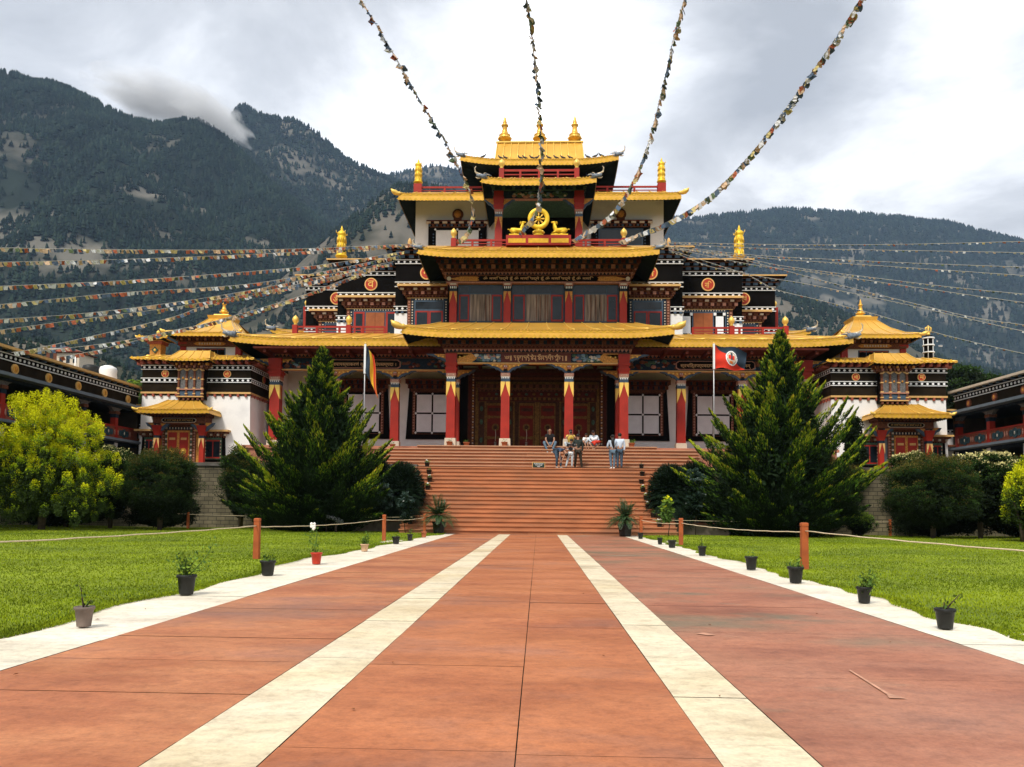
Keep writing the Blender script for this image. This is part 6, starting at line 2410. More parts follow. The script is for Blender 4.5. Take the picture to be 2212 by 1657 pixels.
# slim leafy saplings at the edge of the lawn
SDL = LM('sapling_leaf', (0.03, 0.06, 0.045), rough=.35, spec=.5)
for (px, y0, Y, r_, h_, sd_, lab) in ((828, 1090, 33.5, .33, .95, 21, 'slim sapling with glossy dark leaves left of the left sago'), (878, 1105, 33.2, .26, .75, 22, 'short glossy leaved sapling just left of the stair foot'), (1720, 1100, 33, .3, 1.0, 23, 'slim pale stemmed sapling under the right cypress'), (1500, 1075, 34.2, .42, 1.35, 24, 'tall thin sapling in front of the big right sago')):
    p = at(px, y0, Y)
    bush('sapling', p.x, Y, (p.x, Y, p.z + .1), (r_, r_, h_), sd_, lab, [SAGD, SDL, SDL], 2200, 26, .13, .05, cat='sapling', trunk=.022, forks=1)
p = at(1440, 1125, 31.5)
bush('young_tree', p.x, 31.5, (p.x, 31.5, 1.0), (.20, .20, .62), 25, 'young plant with lime and yellow leaves beside the right stair pots', [LF_G, LF_L, GO_Y], 420, 22, .13, .065, cat='plant', trunk=.02, forks=1, toplim=.7)
# big dark sagos in the planters
for (px, Y, n_, ln, sd_, lab) in ((868, 34.7, 330, 1.22, 31, 'huge dark sago bush left of the stairs'), (1447, 34.9, 330, 1.28, 32, 'huge dark sago bush right of the stairs'), (1500, 36.8, 160, 1.5, 33, 'dark sago bush behind, between the stairs and the right cypress'), (810, 36.8, 160, 1.3, 34, 'dark sago bush half hidden behind the left cypress')):
    p = at(px, 1060, Y)
    sago('sago_bush', p.x, Y, 1.25 if Y < 36 else 1.5, n_, ln, sd_, lab, SAGD if sd_ != 31 else SAGD, 'large sago bushes beside the stairs', 'shrub', .35, None, .5, .13, 26, .012, lo=-.55, core=(1.0, 1.25, .25))
p = at(947, 1150, 32.9)
sago('potted_sago', p.x, 32.95, 0, 80, .92, 41, 'sago palm in a big black pot left of the stair foot', SAG, 'potted sago palms at the stair foot', 'potted plant', .2, (.28, .52), .3, .085, 30, .007)
p = at(1350, 1157, 32.4)
sago('potted_sago', p.x, 32.45, 0, 76, .84, 42, 'sago palm in a big black pot right of the stair foot', SAG, 'potted sago palms at the stair foot', 'potted plant', .2, (.30, .50), .3, .08, 30, .007)
# trees behind the wings
bush('green_tree', -25.2, 50, (-25.2, 50, 8.3), (1.9, 1.5, .9), 51, 'bright green treetop showing behind the left wing roof beside the tower', [LF_G, LF_G, LF_L], 6000, 40, .4, .08, cat='tree')
p = at(2105, 815, 70)
bush('dark_tree', p.x, 70, (p.x - 1, 70, 10.6), (4.2, 3, 3.4), 52, 'dark leafy tree behind the right wing beyond the striped banner', [BU_D, BU_D, BU_M], 14000, 60, .8, .14, cat='tree', trunk=.25)

# ------------------------------------------------------------------ grass
def blades(side, seed):
    g = np.random.default_rng(seed)
    n = 170000
    t = g.uniform(0, 1, n)
    y = 5.5 + 32 * t ** 1.9
    e_ = np.array([edgeL(v) if side < 0 else edgeR(v) for v in y])
    wmax = np.minimum(31, 1.5 + y * .72)
    x = e_ + side * ((wmax + 0) * g.uniform(0, 1, n) ** 1.1 - .06)
    k = int(n * .12)
    x[:k] = e_[:k] + side * g.uniform(-.07, .10, k)       # ragged rim over the paving
    h = g.uniform(.008, .021, n) * (1 + y * .010)
    z = np.array([lawnz(a, b) for a, b in zip(x, y)])
    z[:k] *= .5
    P = np.stack([x, y, z + h * .4], 1)
    A = np.stack([g.normal(0, .35, n), g.normal(0, .35, n), np.ones(n)], 1)
    A = A / np.linalg.norm(A, axis=1)[:, None] * h[:, None]
    az = g.uniform(0, 6.28, n)
    B = np.stack([np.cos(az), np.sin(az), az * 0], 1) * (.0035 * (1 + y * .10))[:, None]
    fb_ = fbm(x * .35, y * .5, 4, 4)
    I = np.where(g.random(n) < .22 + 1.6 * (fb_ - .5), 1, np.where(g.random(n) < .30 - 1.2 * (fb_ - .5), 2, 0))
    o = leafmesh('grass', P, A, B, [LM('grass_blade', (0.158, 0.215, 0.008)), LM('grass_blade_light', (0.225, 0.28, 0.009)), LM('grass_blade_dark', (0.095, 0.14, 0.007))], I)
    tag(o, kind='stuff')
    o['label'] = 'short mown grass of the %s lawn' % ('left' if side < 0 else 'right')


blades(-1, 1)
blades(1, 2)
# ------------------------------------------------------------------ pots
def pot(x, y, z, r, h, label, mat=None, plant='twig', seed=0, ph=.3, name='plant_pot', group=None, flower=FLW, square=False):
    mat = mat or BPOT
    t = thing(name, (x, y, z), label, 'plant pot', group)
    r_ = random.Random(seed)
    m_ = MB()
    m_.lathe([(r * .70, 0), (r * .73, h * .06), (r * .92, h * .84), (r * 1.04, h * .85), (r * 1.06, h * .98), (r * 1.0, h), (r * .93, h * .98), (r * .90, h * .88)], x, y, mat, 20, z)
    m_.build('pot', t)
    m_ = MB()
    m_.lathe([(0, 0), (r * .9, .005)], x, y, SOIL, 14, z + h * .88)
    m_.build('soil', t)
    b = MB()
    g = np.random.default_rng(seed + 100)
    zt = z + h * .88
    P_ = []
    if plant in ('twig', 'leafy', 'rose'):
        n = {'twig': 2, 'leafy': 5, 'rose': 2}[plant]
        for k in range(n):
            a = r_.random() * 6.28
            q = [Vector((x + r * .1 * math.cos(a), y, zt))]
            d = Vector((math.cos(a) * .35, math.sin(a) * .35, 1))
            if plant == 'leafy' and k == 0:
                d = Vector((.75, -.1, 1))
            hh = ph * (1 if k == 0 else r_.uniform(.35, .7))
            for i in range(4):
                d = d + Vector((r_.gauss(0, .22), r_.gauss(0, .22), 0))
                q.append(q[-1] + d.normalized() * hh / 4)
            b.tube(q, [.009, .008, .006, .005, .003], BARK if plant == 'twig' else LF_G, 5)
            for i in range(1, 5):
                m = {'twig': 2, 'leafy': 12, 'rose': 11}[plant]
                for j in range(m):
                    P_.append(np.array(q[i]) + g.normal(size=3) * (.018 if plant == 'twig' else .045))
        b.build('stem', t)
        if plant == 'rose':
            f = MB()
            for i in range(9):
                f.ball((q[0].x - .02 + g.normal() * .025 - .06, q[0].y, zt + ph * 1.0 + g.normal() * .03), .028, FLW, 6, 4)
            f.build('flower', t)
    elif plant in ('tuft', 'flowers', 'sprout'):
        for i in range({'tuft': 60, 'flowers': 110, 'sprout': 26}[plant]):
            P_.append(np.array((x, y, zt + ph * .3)) + g.normal(size=3) * np.array([r * .45, r * .45, ph * .28]))
        if plant == 'flowers':
            for i in range(9):
                f = MB()
                a = r_.random() * 6.28
                f.ball((x + r * .6 * math.cos(a) * r_.random() - .02, y + r * .6 * math.sin(a) * r_.random(), zt + ph * r_.uniform(.6, .9)), (.028, .028, .018), flower, 6, 4)
                f.build('flower', t)
    if P_:
        P = np.array(P_)
        n = len(P)
        A = unit(rand_dirs(n, g) + np.array([0, 0, .5])) * g.uniform(.02, .04, n)[:, None]
        leafmesh('leaves', P, A, perp(A, g) * .013, [LF_G, LF_L], (g.random(n) < (.5 if plant in ('flowers', 'leafy', 'sprout') else .25)).astype(int), t)
    return t


GREYP = M('old_grey_plastic', (0.17, 0.13, 0.11), .6, 0, .3, 6, .1)
REDP = M('red_plastic', (0.45, 0.035, 0.015), .45, 0, .12, 5)
TERP = M('terracotta', (0.42, 0.13, 0.055), .8, 0, .15, 5)
BEIP = M('beige_plastic', (0.55, 0.36, 0.22), .6, 0, .1, 5)


def gpos(x, y):
    "ground point seen at x, y"
    w = CR @ Vector(((x - 1105.5) / 1700, -(y - 828.5 - 181) / 1700, -1))
    k = (0.03 - CAMH) / w.z
    return Vector((w.x * k, w.y * k, .02))


for (px, py, rpx, hpx, mt, pl, ph, lab) in (
        (181, 1350, 21, 43, GREYP, 'twig', .22, 'weathered grey pot with a bare twig, nearest on the left lawn edge'),
        (402, 1282, 21, 43, BPOT, 'leafy', .52, 'black pot with a leaning leafy stem on the left lawn edge'),
        (578, 1241, 17, 32, BPOT, 'tuft', .12, 'black pot with a small green tuft beside the orange post at left'),
        (683, 1217, 12.5, 25, REDP, 'rose', .52, 'bright red pot with a white rose on the left lawn edge'),
        (787, 1190, 9.5, 16, BEIP, 'leafy', .34, 'beige pot with a thin shoot on the left lawn edge'),
        (855, 1174, 9, 16, BPOT, 'sprout', .15, 'wider black pot past the second post at left'),
        (885, 1167, 6.5, 14, BPOT, 'twig', .25, 'narrow black pot with a twig near the left stair foot'),
        (915, 1160, 6.5, 12, TERP, 'none', .1, 'small empty terracotta pot near the left stair foot'),
        (2041, 1355, 21, 42, BPOT, 'twig', .20, 'black pot with a dead twig, nearest on the right lawn edge'),
        (1866, 1300, 16, 34, BPOT, 'leafy', .22, 'black pot with thin feathery stems on the right lawn edge'),
        (1718, 1257, 17, 34, BPOT, 'tuft', .16, 'black pot touching the orange post at right'),
        (1622, 1229, 13.5, 28, BPOT, 'sprout', .16, 'black pot with a low green plant between the two right posts'),
        (1516, 1199, 9.5, 20, BPOT, 'twig', .26, 'black pot with an upright twig just past the middle right post'),
        (1451, 1182, 9.5, 16, BPOT, 'none', .15, 'wide black pot beside the middle right post'),
        (1425, 1175, 6, 14, BPOT, 'sprout', .1, 'small black pot with a sprout near the right stair foot'),
        (1383, 1163, 6.5, 13, BPOT, 'none', .1, 'squat black pot beside the post at the right stair foot')):
    p = gpos(px, py)
    k = p.y / 1700
    pot(p.x, p.y, p.z, rpx * k / 1.04, hpx * k, lab, mt, pl, int(px), ph, group='pots along the lawn edges')

# pots standing on the stairs
for side, rows in ((-1, ((920.7, 16, 'flowers'), (925, 14, 'tuft'), (926.6, 12, 'flowers'), (922.9, 10, 'flowers'), (913.7, 8, 'sprout'), (908.9, 6, 'tuft'), (896.5, 4, 'flowers'), (885.8, 2, 'flowers'))),
                   (1, ((1384.9, 16, 'twig'), (1386.6, 14, 'twig'), (1384.9, 12, 'none'), (1388, 10, 'flowers'), (1394.9, 8, 'flowers'), (1398.9, 6, 'flowers'), (1410.5, 4, 'tuft'), (1424, 2, 'flowers')))):
    nm = {16: 'top', 14: 'second', 12: 'third', 10: 'fourth', 8: 'fifth', 6: 'sixth', 4: 'seventh', 2: 'lowest'}
    wh = {'flowers': 'with white flowers', 'tuft': 'with green leaves', 'sprout': 'with a single sprout', 'twig': 'with a dry twig', 'none': 'without a plant'}
    for (px, st, pl) in rows:
        Y = 33.4 + .275 * (st - 1) + .15
        z = RI * st
        p = at(px, 1100, Y)
        pot(p.x, Y, z, .128 if side < 0 else .125, .22, 'black pot %s on the %s stair edge, %s of eight' % (wh[pl], 'left' if side < 0 else 'right', nm[st]), BPOT, pl, st + int(px), .16, group='pots lining the stair edges')
# terracotta pots at the porch columns
for (x, yy, pl, lab) in ((-4.62, 41.55, 'tuft', 'terracotta pot against the red column left of the entrance'), (-1.70, 41.55, 'sprout', 'terracotta pot against the column left of the great door'), (5.02, 41.6, 'leafy', 'terracotta pot with leafy stems right of the couple'), (-8.05, 43.6, 'tuft', 'terracotta pot at the outer left porch column'), (-3.75, 41.9, 'tuft', 'low dark leafy pot between the left inner columns')):
    pot(CX + x, yy, FL, .17, .24, lab, TERP, pl, int(x * 10) + 99, .22, group='pots at the porch columns')

# ------------------------------------------------------------------ posts and ropes
POSTM = M('orange_post', (0.36, 0.085, 0.022), .6, 0, .18, 4, .15)
ROPEM = M('rope_pale', (0.66, 0.54, 0.36), .85, 0, .2, 30)


def post(x, y, h, w, label, group):
    t = thing('rope_post', (x, y, 0), label, 'post', group)
    m_ = MB()
    m_.taper(x, y, -.05, h - w * 1.3, w, w * .95, POSTM)
    m_.taper(x, y, h - w * 1.3, h - w * 1.1, w * .78, w * .78, POSTM)
    m_.taper(x, y, h - w * 1.1, h - w * .2, w * 1.0, w * 1.0, POSTM)
    m_.taper(x, y, h - w * .2, h, w * 1.0, w * .7, POSTM)
    m_.build('shaft', t)
    return (x, y)


g1, g2 = 'orange posts along the paving', 'orange posts at the back of the lawns'
LP = [(-5.75, 4.6, .9), (-5.52, 15.35, .86), (-5.02, 25.6, .86), (-4.72, 32.7, .84)]
labs = ['orange post off to the left beside the camera', 'nearest orange post on the left lawn', 'middle orange post on the left beside small pots', 'orange post at the left sago pot']
for (x, y, h), lb in zip(LP, labs):
    post(x, y, h, .055, lb, g1)
RP = [(5.3, 3.6, .92), (4.86, 14.6, .90), (4.42, 24.6, .86), (4.15, 32.0, .84)]
labs = ['orange post off to the right beside the camera', 'nearest orange post on the right lawn', 'middle orange post on the right before the dark sago', 'orange post at the right sago pot']
for (x, y, h), lb in zip(RP, labs):
    post(x, y, h, .06, lb, g1)
BL = [(-30, 35.6, .78), (-16.1, 35.8, .78), (-5.3, 33.1, .78)]
BRR = [(30, 36.6, .78), (16.06, 36.6, .78), (4.75, 33.0, .78)]
post(-16.1, 35.8, .78, .05, 'orange post far back on the left lawn', g2)
post(16.06, 36.6, .78, .05, 'orange post far back on the right lawn', g2)


def rope(a, b, sag, r, label, cat='rope', group='ropes between the posts'):
    a, b = Vector(a), Vector(b)
    pts = []
    n = 24
    for i in range(n + 1):
        t = i / n
        p = a.lerp(b, t)
        p.z -= sag * 4 * t * (1 - t) + .004 * math.sin(i * 2.1)
        pts.append(p)
    m_ = MB()
    m_.tube(pts, r, ROPEM, 6)
    tag(m_.build('rope'), label, cat, group)


for P_, s_ in ((LP, 'left'), (RP, 'right')):
    nm = ['from beside the camera to the nearest post', 'from the nearest to the middle post', 'from the middle post to the sago pot']
    for i in range(3):
        a, b = P_[i], P_[i + 1]
        rope((a[0], a[1], a[2] - .17), (b[0], b[1], b[2] - .15), (.04, .06, .05)[i], .010, 'pale rope %s lawn edge %s' % (s_, nm[i]))
for P_, s_ in ((BL, 'left'), (BRR, 'right')):
    for i in range(2):
        a, b = P_[i], P_[i + 1]
        rope((a[0], a[1], a[2] - .1), (b[0], b[1], b[2] - .08), (.03, .05)[i], .009, 'thin rope at the back of the %s lawn, %s stretch' % (s_, ('outer', 'inner')[i]))

# notice board on the landing
sb = thing('notice_board', (at(1163, 1008, 38).x, 38.0, 3.06), 'small black notice board with white lettering on the landing', 'sign')
X = sb.location.x
m_ = MB()
m_.box(X - .31, X + .31, 38.0, 38.03, 3.06, 3.36, OCHRE)
m_.box(X - .28, X + .28, 37.985, 38.0, 3.09, 3.33, M('board_green', (0.012, 0.03, 0.02), .6, 0, .1, 3))
m_.tube([(X - .25, 38.02, 3.3), (X - .25, 38.2, 3.06)], .01, OCHRE, 4)
m_.tube([(X + .25, 38.02, 3.3), (X + .25, 38.2, 3.06)], .01, OCHRE, 4)
m_.build('board', sb)
m_ = MB()
glyphs(m_, 'PLEASE REMOVE', X, 3.285, .055, 37.984, WHTP, .46, .006)
glyphs(m_, 'YOUR SHOES', X, 3.215, .055, 37.984, WHTP, .36, .006)
glyphs(m_, 'HERE', X, 3.145, .055, 37.984, WHTP, .14, .006)
m_.build('lettering', sb)

# pale log under the left cypress
p = at(718, 1115, 33)
m_ = MB()
m_.tube([(p.x - .35, 33, .72), (p.x, 33.1, .62), (p.x + .25, 33.2, .5), (p.x + .42, 33.2, .48)], [.05, .10, .13, .06], M('pale_wood', (0.20, 0.21, 0.22), .9, 0, .4, 9, .5), 8)
m_.tube([(p.x + .1, 33.15, .5), (p.x + .12, 33.15, 0)], .05, BARK, 6)
m_.tube([(p.x - .3, 33.0, .7), (p.x - .25, 33.05, 0)], .03, BARK, 6)
tag(m_.build('dead_branch'), 'pale dead branch lying low beneath the left cypress', 'branch')

# pigeons along the upper roof edge
PIG = M('pigeon_grey', (0.06, 0.055, 0.055), .7, 0, .3, 30)
m_ = MB()
x = y = z = 0
m_.tube([(-.16, 0, .06), (-.05, 0, .08), (.05, 0, .11), (.10, 0, .15), (.12, 0, .19)], [.015, .05, .055, .035, .03], PIG, 8)
m_.ball((.125, 0, .205), .032, PIG, 7, 5)
m_.tube([(.15, 0, .205), (.175, 0, .2)], [.01, .002], OCHRE, 4)
for q in (-1, 1):
    m_.tube([(.0, q * .02, .06), (.01, q * .02, 0)], .006, OCHRE, 4)
pg = m_.build('pigeon')
tag(pg, 'pigeon', 'pigeon', 'pigeons on the highest roof edge')
nth = ['leftmost', 'second', 'third', 'fourth', 'fifth', 'sixth', 'seventh', 'eighth', 'ninth', 'tenth', 'eleventh', 'twelfth', 'thirteenth', 'last']
ki = 0
first = True
for px, fl in ((683, 1), (795, -1), (826, -1), (919, -1), (948, -1), (993, -1), (1021, 1), (1099, -1), (1145, -1), (1188, -1), (1234, -1), (1345, -1), (1391, 1), (1430, -1)):
    X_ = (1500 + px * .6329) / 1.8525
    p = at(X_, 343, 47.62)
    d = max(0.0, 1 - (4.85 - abs(p.x - CX)) / 2.9)
    o = pg if first else pg.copy()
    if not first:
        COL.objects.link(o)
    first = False
    o['label'] = 'dark pigeon on the highest golden roof edge, %s counted from the left' % nth[ki] if ki else 'dark pigeon on the highest golden roof edge, nearest its left dragon'
    ki += 1
    o.location = (p.x, 47.62, 22.25 + .40 + .30 * d * d + .03)
    o.rotation_euler = (0, 0, 0 if fl > 0 else math.pi)
    o.scale = (1.15, 1.15, 1.15)

# ------------------------------------------------------------------ flags on poles
def pole(x, y, z0, z1, label):
    t = thing('flagpole', (x, y, z0), label, 'flagpole')
    m_ = MB()
    m_.tube([(x, y, z0), (x, y, z1)], [.035, .028], M('pole_metal', (0.42, 0.42, 0.42), .4, .4, .1, 3), 8)
    m_.ball((x, y, z1 + .03), .05, GOLDL, 8, 5)
    m_.build('pole', t)
    return t


def clothgrid(mb, O, fn, nu, nv, mat):
    vs, fs = [], []
    for j in range(nv + 1):
        for i in range(nu + 1):
            vs.append(fn(i / nu, j / nv))
    for j in range(nv):
        for i in range(nu):
            a = j * (nu + 1) + i
            fs.append((a, a + 1, a + nu + 2, a + nu + 1))
    cols = {}
    for k, f in enumerate(fs):
        u, v = ((k % nu) + .5) / nu, ((k // nu) + .5) / nv
        cols.setdefault(mat(u, v), []).append(f)
    for m, ff in cols.items():
        mb.add(vs, ff, m, True)


FB = M('flag_navy', (0.02, 0.035, 0.055), .85, 0, .15, 3)
FY = M('flag_yellow', (0.72, 0.45, 0.03), .85, 0, .1, 3)
FR = M('flag_red', (0.55, 0.04, 0.02), .85, 0, .1, 3)
FO = M('flag_orange', (0.62, 0.15, 0.03), .85, 0, .1, 3)
p1 = at(789, 742, 39.3)
pole(p1.x, 39.3, 3.06, p1.z, 'thin metal flagpole left of the entrance carrying the drooping striped flag')
m_ = MB()


def fl1(u, v):
    # u across the fly, v down: hangs and narrows towards the lower fly
    x = p1.x + .03 + u * .42 + u * v * .30 + .04 * math.sin(v * 6)
    y = 39.3 - .05 + .12 * math.sin(u * 9 + v * 3)
    z = p1.z - .1 - v * (1.3 + .9 * u) - u * (.55)
    return (x, y, z)


m_.box(p1.x - .05, p1.x + .05, 39.24, 39.34, p1.z - 1.55, p1.z - .05, WHTP)
clothgrid(m_, None, fl1, 16, 12, lambda u, v: FB if u < .42 else FY if u < .66 else FR if u < .86 else FO)
tag(m_.build('striped_flag'), 'drooping blue, yellow and orange striped flag on the left flagpole', 'flag')
p2 = at(1541, 742, 39.3)
pole(p2.x, 39.3, 3.06, p2.z, 'thin metal flagpole right of the entrance carrying the red and blue flag')
m_ = MB()
RB = M('flag_red_bright', (0.62, 0.035, 0.015), .85, 0, .1, 3)


def fl2(u, v):
    x = p2.x + .04 + u * 1.62 - .12 * v * u
    y = 39.3 - .05 + .10 * math.sin(u * 7 + v * 2) + .05 * math.sin(v * 8)
    z = p2.z - .05 - v * (1.22 - .28 * u) - .38 * u ** 1.2 - .05 * math.sin(u * 8 + v * 3)
    return (x, y, z)


m_.box(p2.x - .04, p2.x + .05, 39.24, 39.34, p2.z - 1.3, p2.z - .02, WHTP)
def emblem(u, v):
    e_ = ((u - .52) / .18) ** 2 + ((v - .52) / .31) ** 2
    if e_ > 1:
        return RB if v > u * .98 else FB
    if e_ > .72:
        return WHTP
    if .62 < e_ < .72:
        return FB
    if (abs(abs(u - .52) - .06) < .035 and abs(v - .50) < .10):
        return RB
    if abs(u - .52) < .03 and .30 < v < .62:
        return FB
    if abs(u - .52) < .05 and v > .66:
        return FO
    return CREAM


clothgrid(m_, None, fl2, 64, 44, emblem)
tag(m_.build('emblem_flag'), 'red and navy flag with a round white emblem on the right flagpole', 'flag')

# ------------------------------------------------------------------ prayer flags
PFC = [M('pf_white', (0.66, 0.66, 0.66), .9, 0, .08, 9), M('pf_red', (0.42, 0.12, 0.06), .9, 0, .12, 9), M('pf_blue', (0.09, 0.13, 0.19), .9, 0, .15, 9), M('pf_yellow', (0.56, 0.46, 0.20), .9, 0, .1, 9), M('pf_peach', (0.60, 0.42, 0.27), .9, 0, .1, 9), M('pf_green', (0.10, 0.14, 0.07), .9, 0, .15, 9)]
FM = []
for ci, m in enumerate(PFC):
    for sh in range(4):
        r_ = random.Random(ci * 7 + sh)
        vs, fs = [], []
        lean_ = (-.35, .1, .5, .9)[sh]
        tw_ = (.05, .12, .2, .08)[sh]
        for j in range(4):
            for i in range(3):
                u, v = i / 2, j / 3
                vs.append(((u - .5) * (1 - .15 * v) + lean_ * v * .45, tw_ * math.sin(u * 4 + v * 5 + sh) + v * (.25, -.2, .4, .1)[sh], -v * (.95 - .12 * abs(lean_))))
        for j in range(3):
            for i in range(2):
                a = j * 3 + i
                fs.append((a, a + 1, a + 4, a + 3))
        b = MB()
        b.add(vs, fs, m, True)
        me = bpy.data.meshes.new('prayer_flag')
        me.from_pydata(b.v, [], b.f)
        me.materials.append(m)
        FM.append(me)
CORDM = M('cord', (0.40, 0.38, 0.33), .9, 0, .1, 9)


def catmull(P, n):
    P = [Vector(p) for p in P]
    P = [P[0] * 2 - P[1]] + P + [P[-1] * 2 - P[-2]]
    out_ = []
    for i in range(1, len(P) - 2):
        a, b, c, d = P[i - 1:i + 3]
        for k in range(n):
            t = k / n
            out_.append(.5 * ((2 * b) + (c - a) * t + (2 * a - 5 * b + 4 * c - d) * t * t + (3 * b - a - 3 * c + d) * t ** 3))
    out_.append(P[-2])
    return out_


def flagline(pts, size, gap, label, group, seed, wts, fold=0.0):
    "pts: 3-D points of the cord"
    C_ = catmull(pts, 14)
    L_ = [0]
    for a, b in zip(C_[:-1], C_[1:]):
        L_.append(L_[-1] + (b - a).length)
    tot = L_[-1]
    t = thing('prayer_flag_string', tuple(C_[0]), label, 'prayer flags', group)
    m_ = MB()
    m_.tube(C_, .011, CORDM, 4)
    m_.build('cord', t)
    r_ = random.Random(seed)
    items = []
    s_ = gap
    k = 0
    while s_ < tot:
        i = max(j for j in range(len(L_)) if L_[j] <= s_)
        i = min(i, len(C_) - 2)
        f_ = (s_ - L_[i]) / max(1e-6, L_[i + 1] - L_[i])
        p = C_[i].lerp(C_[i + 1], f_)
        d = (C_[i + 1] - C_[i]).normalized()
        ci = r_.choices(range(6), wts)[0]
        yaw = math.atan2(d.y, d.x) + r_.gauss(0, .35)
        pitch = -math.asin(max(-1, min(1, d.z)))
        sc = size * r_.uniform(.8, 1.15)
        items.append((p, d, ci * 4 + r_.randrange(4), yaw, pitch, sc, r_.gauss(0, .3)))
        s_ += gap * r_.uniform(.85, 1.2)
    items.sort(key=lambda q: q[0].length)
    near, far = items[:100], items[100:]
    o0 = Vector(t.location)
    for (p, d, mi, yaw, pitch, sc, roll_) in near:
        o = bpy.data.objects.new('flag', FM[mi])
        COL.objects.link(o)
        o.parent = t
        o.location = p - o0
        o.rotation_euler = (fold * .6 + roll_ * .8, pitch * .8, yaw)
        o.scale = (sc, sc, sc * (1.0 - .25 * abs(fold)))
    if far:
        b = MB()
        for (p, d, mi, yaw, pitch, sc, roll_) in far:
            me = FM[mi]
            st = len(b.v)
            b.add([v.co for v in me.vertices], [tuple(q.vertices) for q in me.polygons], me.materials[0], True)
            from mathutils import Euler
            b.xf(st, Matrix.Translation(p) @ Euler((fold * .6 + roll_ * .8, pitch * .8, yaw)).to_matrix().to_4x4() @ Matrix.Diagonal((sc, sc, sc, 1)))
        o = b.build('small_flags', t)
        o['kind'] = 'stuff'
    return t


WL = [3, 3, 3, 2, 3, .4]
names_ = ['topmost', 'second', 'third', 'fourth', 'fifth', 'sixth', 'seventh', 'eighth', 'lowest']
LS = [[(-120, 118), (0, 120), (650, 130), (1330, 130), (1750, 118), (2192, 97)],
      [(-120, 198), (0, 195), (640, 180), (1280, 155), (1780, 128), (2190, 103)],
      [(-120, 328), (0, 320), (650, 290), (1280, 245), (1700, 205), (2105, 138)],
      [(-120, 425), (0, 415), (350, 380), (650, 352), (1280, 310), (1700, 240), (2080, 160)],
      [(-120, 500), (0, 492), (450, 460), (900, 405), (1280, 345), (1700, 262), (2050, 190)],
      [(-120, 560), (0, 548), (450, 488), (900, 430), (1180, 380), (1500, 320), (2040, 200)],
      [(60, 665), (180, 645), (500, 575), (900, 480), (1100, 410), (1500, 330), (1900, 232)],
      [(180, 662), (600, 610), (900, 550), (1200, 485), (1500, 395), (1930, 232)],
      [(300, 690), (500, 655), (640, 620), (900, 555), (1120, 500), (1560, 372), (1900, 250)]]
for i, S in enumerate(LS):
    pts = []
    for (cx_0, cy_0) in S:
        X_, Y_ = cx_0 * .7686 / 1.8525, (900 + cy_0 * .7686) / 1.8525
        f_ = X_ / 910
        D_ = 27 + 14.5 * f_ if i < 6 else 31 + 10.8 * f_
        if i >= 6:
            D_ += 0
        pts.append(at(X_, Y_, D_))
    flagline(pts, .165, .175, 'string of small coloured prayer flags over the left side, %s of nine' % names_[i], 'prayer flag strings over the left side', 200 + i, WL)
RS = [[(60, 100), (300, 108), (900, 118), (1500, 115), (2212, 98), (2400, 92)],
      [(60, 106), (560, 135), (1100, 145), (1700, 155), (2212, 165), (2400, 170)],
      [(60, 115), (600, 178), (1200, 210), (1700, 232), (2212, 250), (2400, 256)],
      [(60, 122), (600, 190), (1100, 225), (1700, 265), (2212, 300), (2400, 312)],
      [(100, 128), (560, 200), (800, 245), (1300, 310), (1750, 365), (2212, 410), (2400, 428)],
      [(110, 135), (600, 235), (900, 270), (1300, 330), (1750, 395), (2212, 460), (2400, 485)],
      [(110, 140), (400, 170), (700, 245), (1100, 350), (1500, 450), (1900, 545), (2212, 592), (2400, 615)],
      [(110, 145), (560, 285), (900, 345), (1200, 405), (1500, 468), (1850, 548), (2212, 630), (2400, 665)],
      [(110, 150), (350, 245), (560, 290), (740, 380), (1000, 445), (1300, 520), (1700, 640), (2090, 735), (2400, 800)]]
for i, S in enumerate(RS):
    pts = []
    for (cx_0, cy_0) in S:
        X_, Y_ = (2600 + cx_0 * .6763) / 1.8525, (900 + cy_0 * .6763) / 1.8525
        f_ = (X_ - 1420) / 790
        pts.append(at(X_, Y_, 42 - 9 * f_))
    flagline(pts, .105, .26, 'string of thin wind twisted prayer flags over the right side, %s of nine' % names_[i], 'prayer flag strings over the right side', 300 + i, [5, 1.2, 3, .8, 1.8, 1.2], fold=.9)
OV = [([(985, 524, 42.5), (1008, 500, 42), (1018, 470, 41.5), (1017, 430, 41), (1002, 385, 40), (965, 312, 38.5), (920, 240, 37), (858, 130, 34.5), (780, 0, 32), (700, -140, 30)], 'overhead prayer flag string farthest left, falling past the crown roof'),
      ([(1118, 512, 42.6), (1130, 492, 42.3), (1152, 465, 42), (1160, 440, 41.5), (1167, 380, 40.5), (1168, 300, 39), (1160, 200, 37), (1150, 100, 34.5), (1137, 0, 32), (1120, -140, 29)], 'overhead prayer flag string in the middle, ending at the wheel'),
      ([(1235, 520, 42.6), (1265, 500, 42.3), (1310, 470, 41.8), (1350, 420, 41), (1385, 350, 40), (1412, 265, 38.5), (1435, 170, 36.5), (1455, 80, 34.5), (1477, 0, 32), (1515, -150, 29)], 'overhead prayer flag string right of centre, ending beside the right deer'),
      ([(1335, 522, 42.6), (1390, 500, 42), (1450, 475, 41.5), (1530, 425, 40.5), (1610, 345, 39), (1680, 258, 37), (1750, 160, 35), (1810, 75, 33), (1862, -10, 31.5), (1935, -140, 29)], 'overhead prayer flag string farthest right, ending at the roof railing')]
for i, (S, lab) in enumerate(OV):
    flagline([at(*q) for q in S], .29, .13, lab, 'prayer flag strings overhead', 400 + i, [3.6, 1.3, 3.6, 1.2, 3.0, 1.6], fold=.2)
# ------------------------------------------------------------------ people
SKIN = M('skin', (0.36, 0.19, 0.12), .6, 0, .08, 8)
HAIR = M('hair_dark', (0.012, 0.009, 0.008), .5, 0, .3, 30)


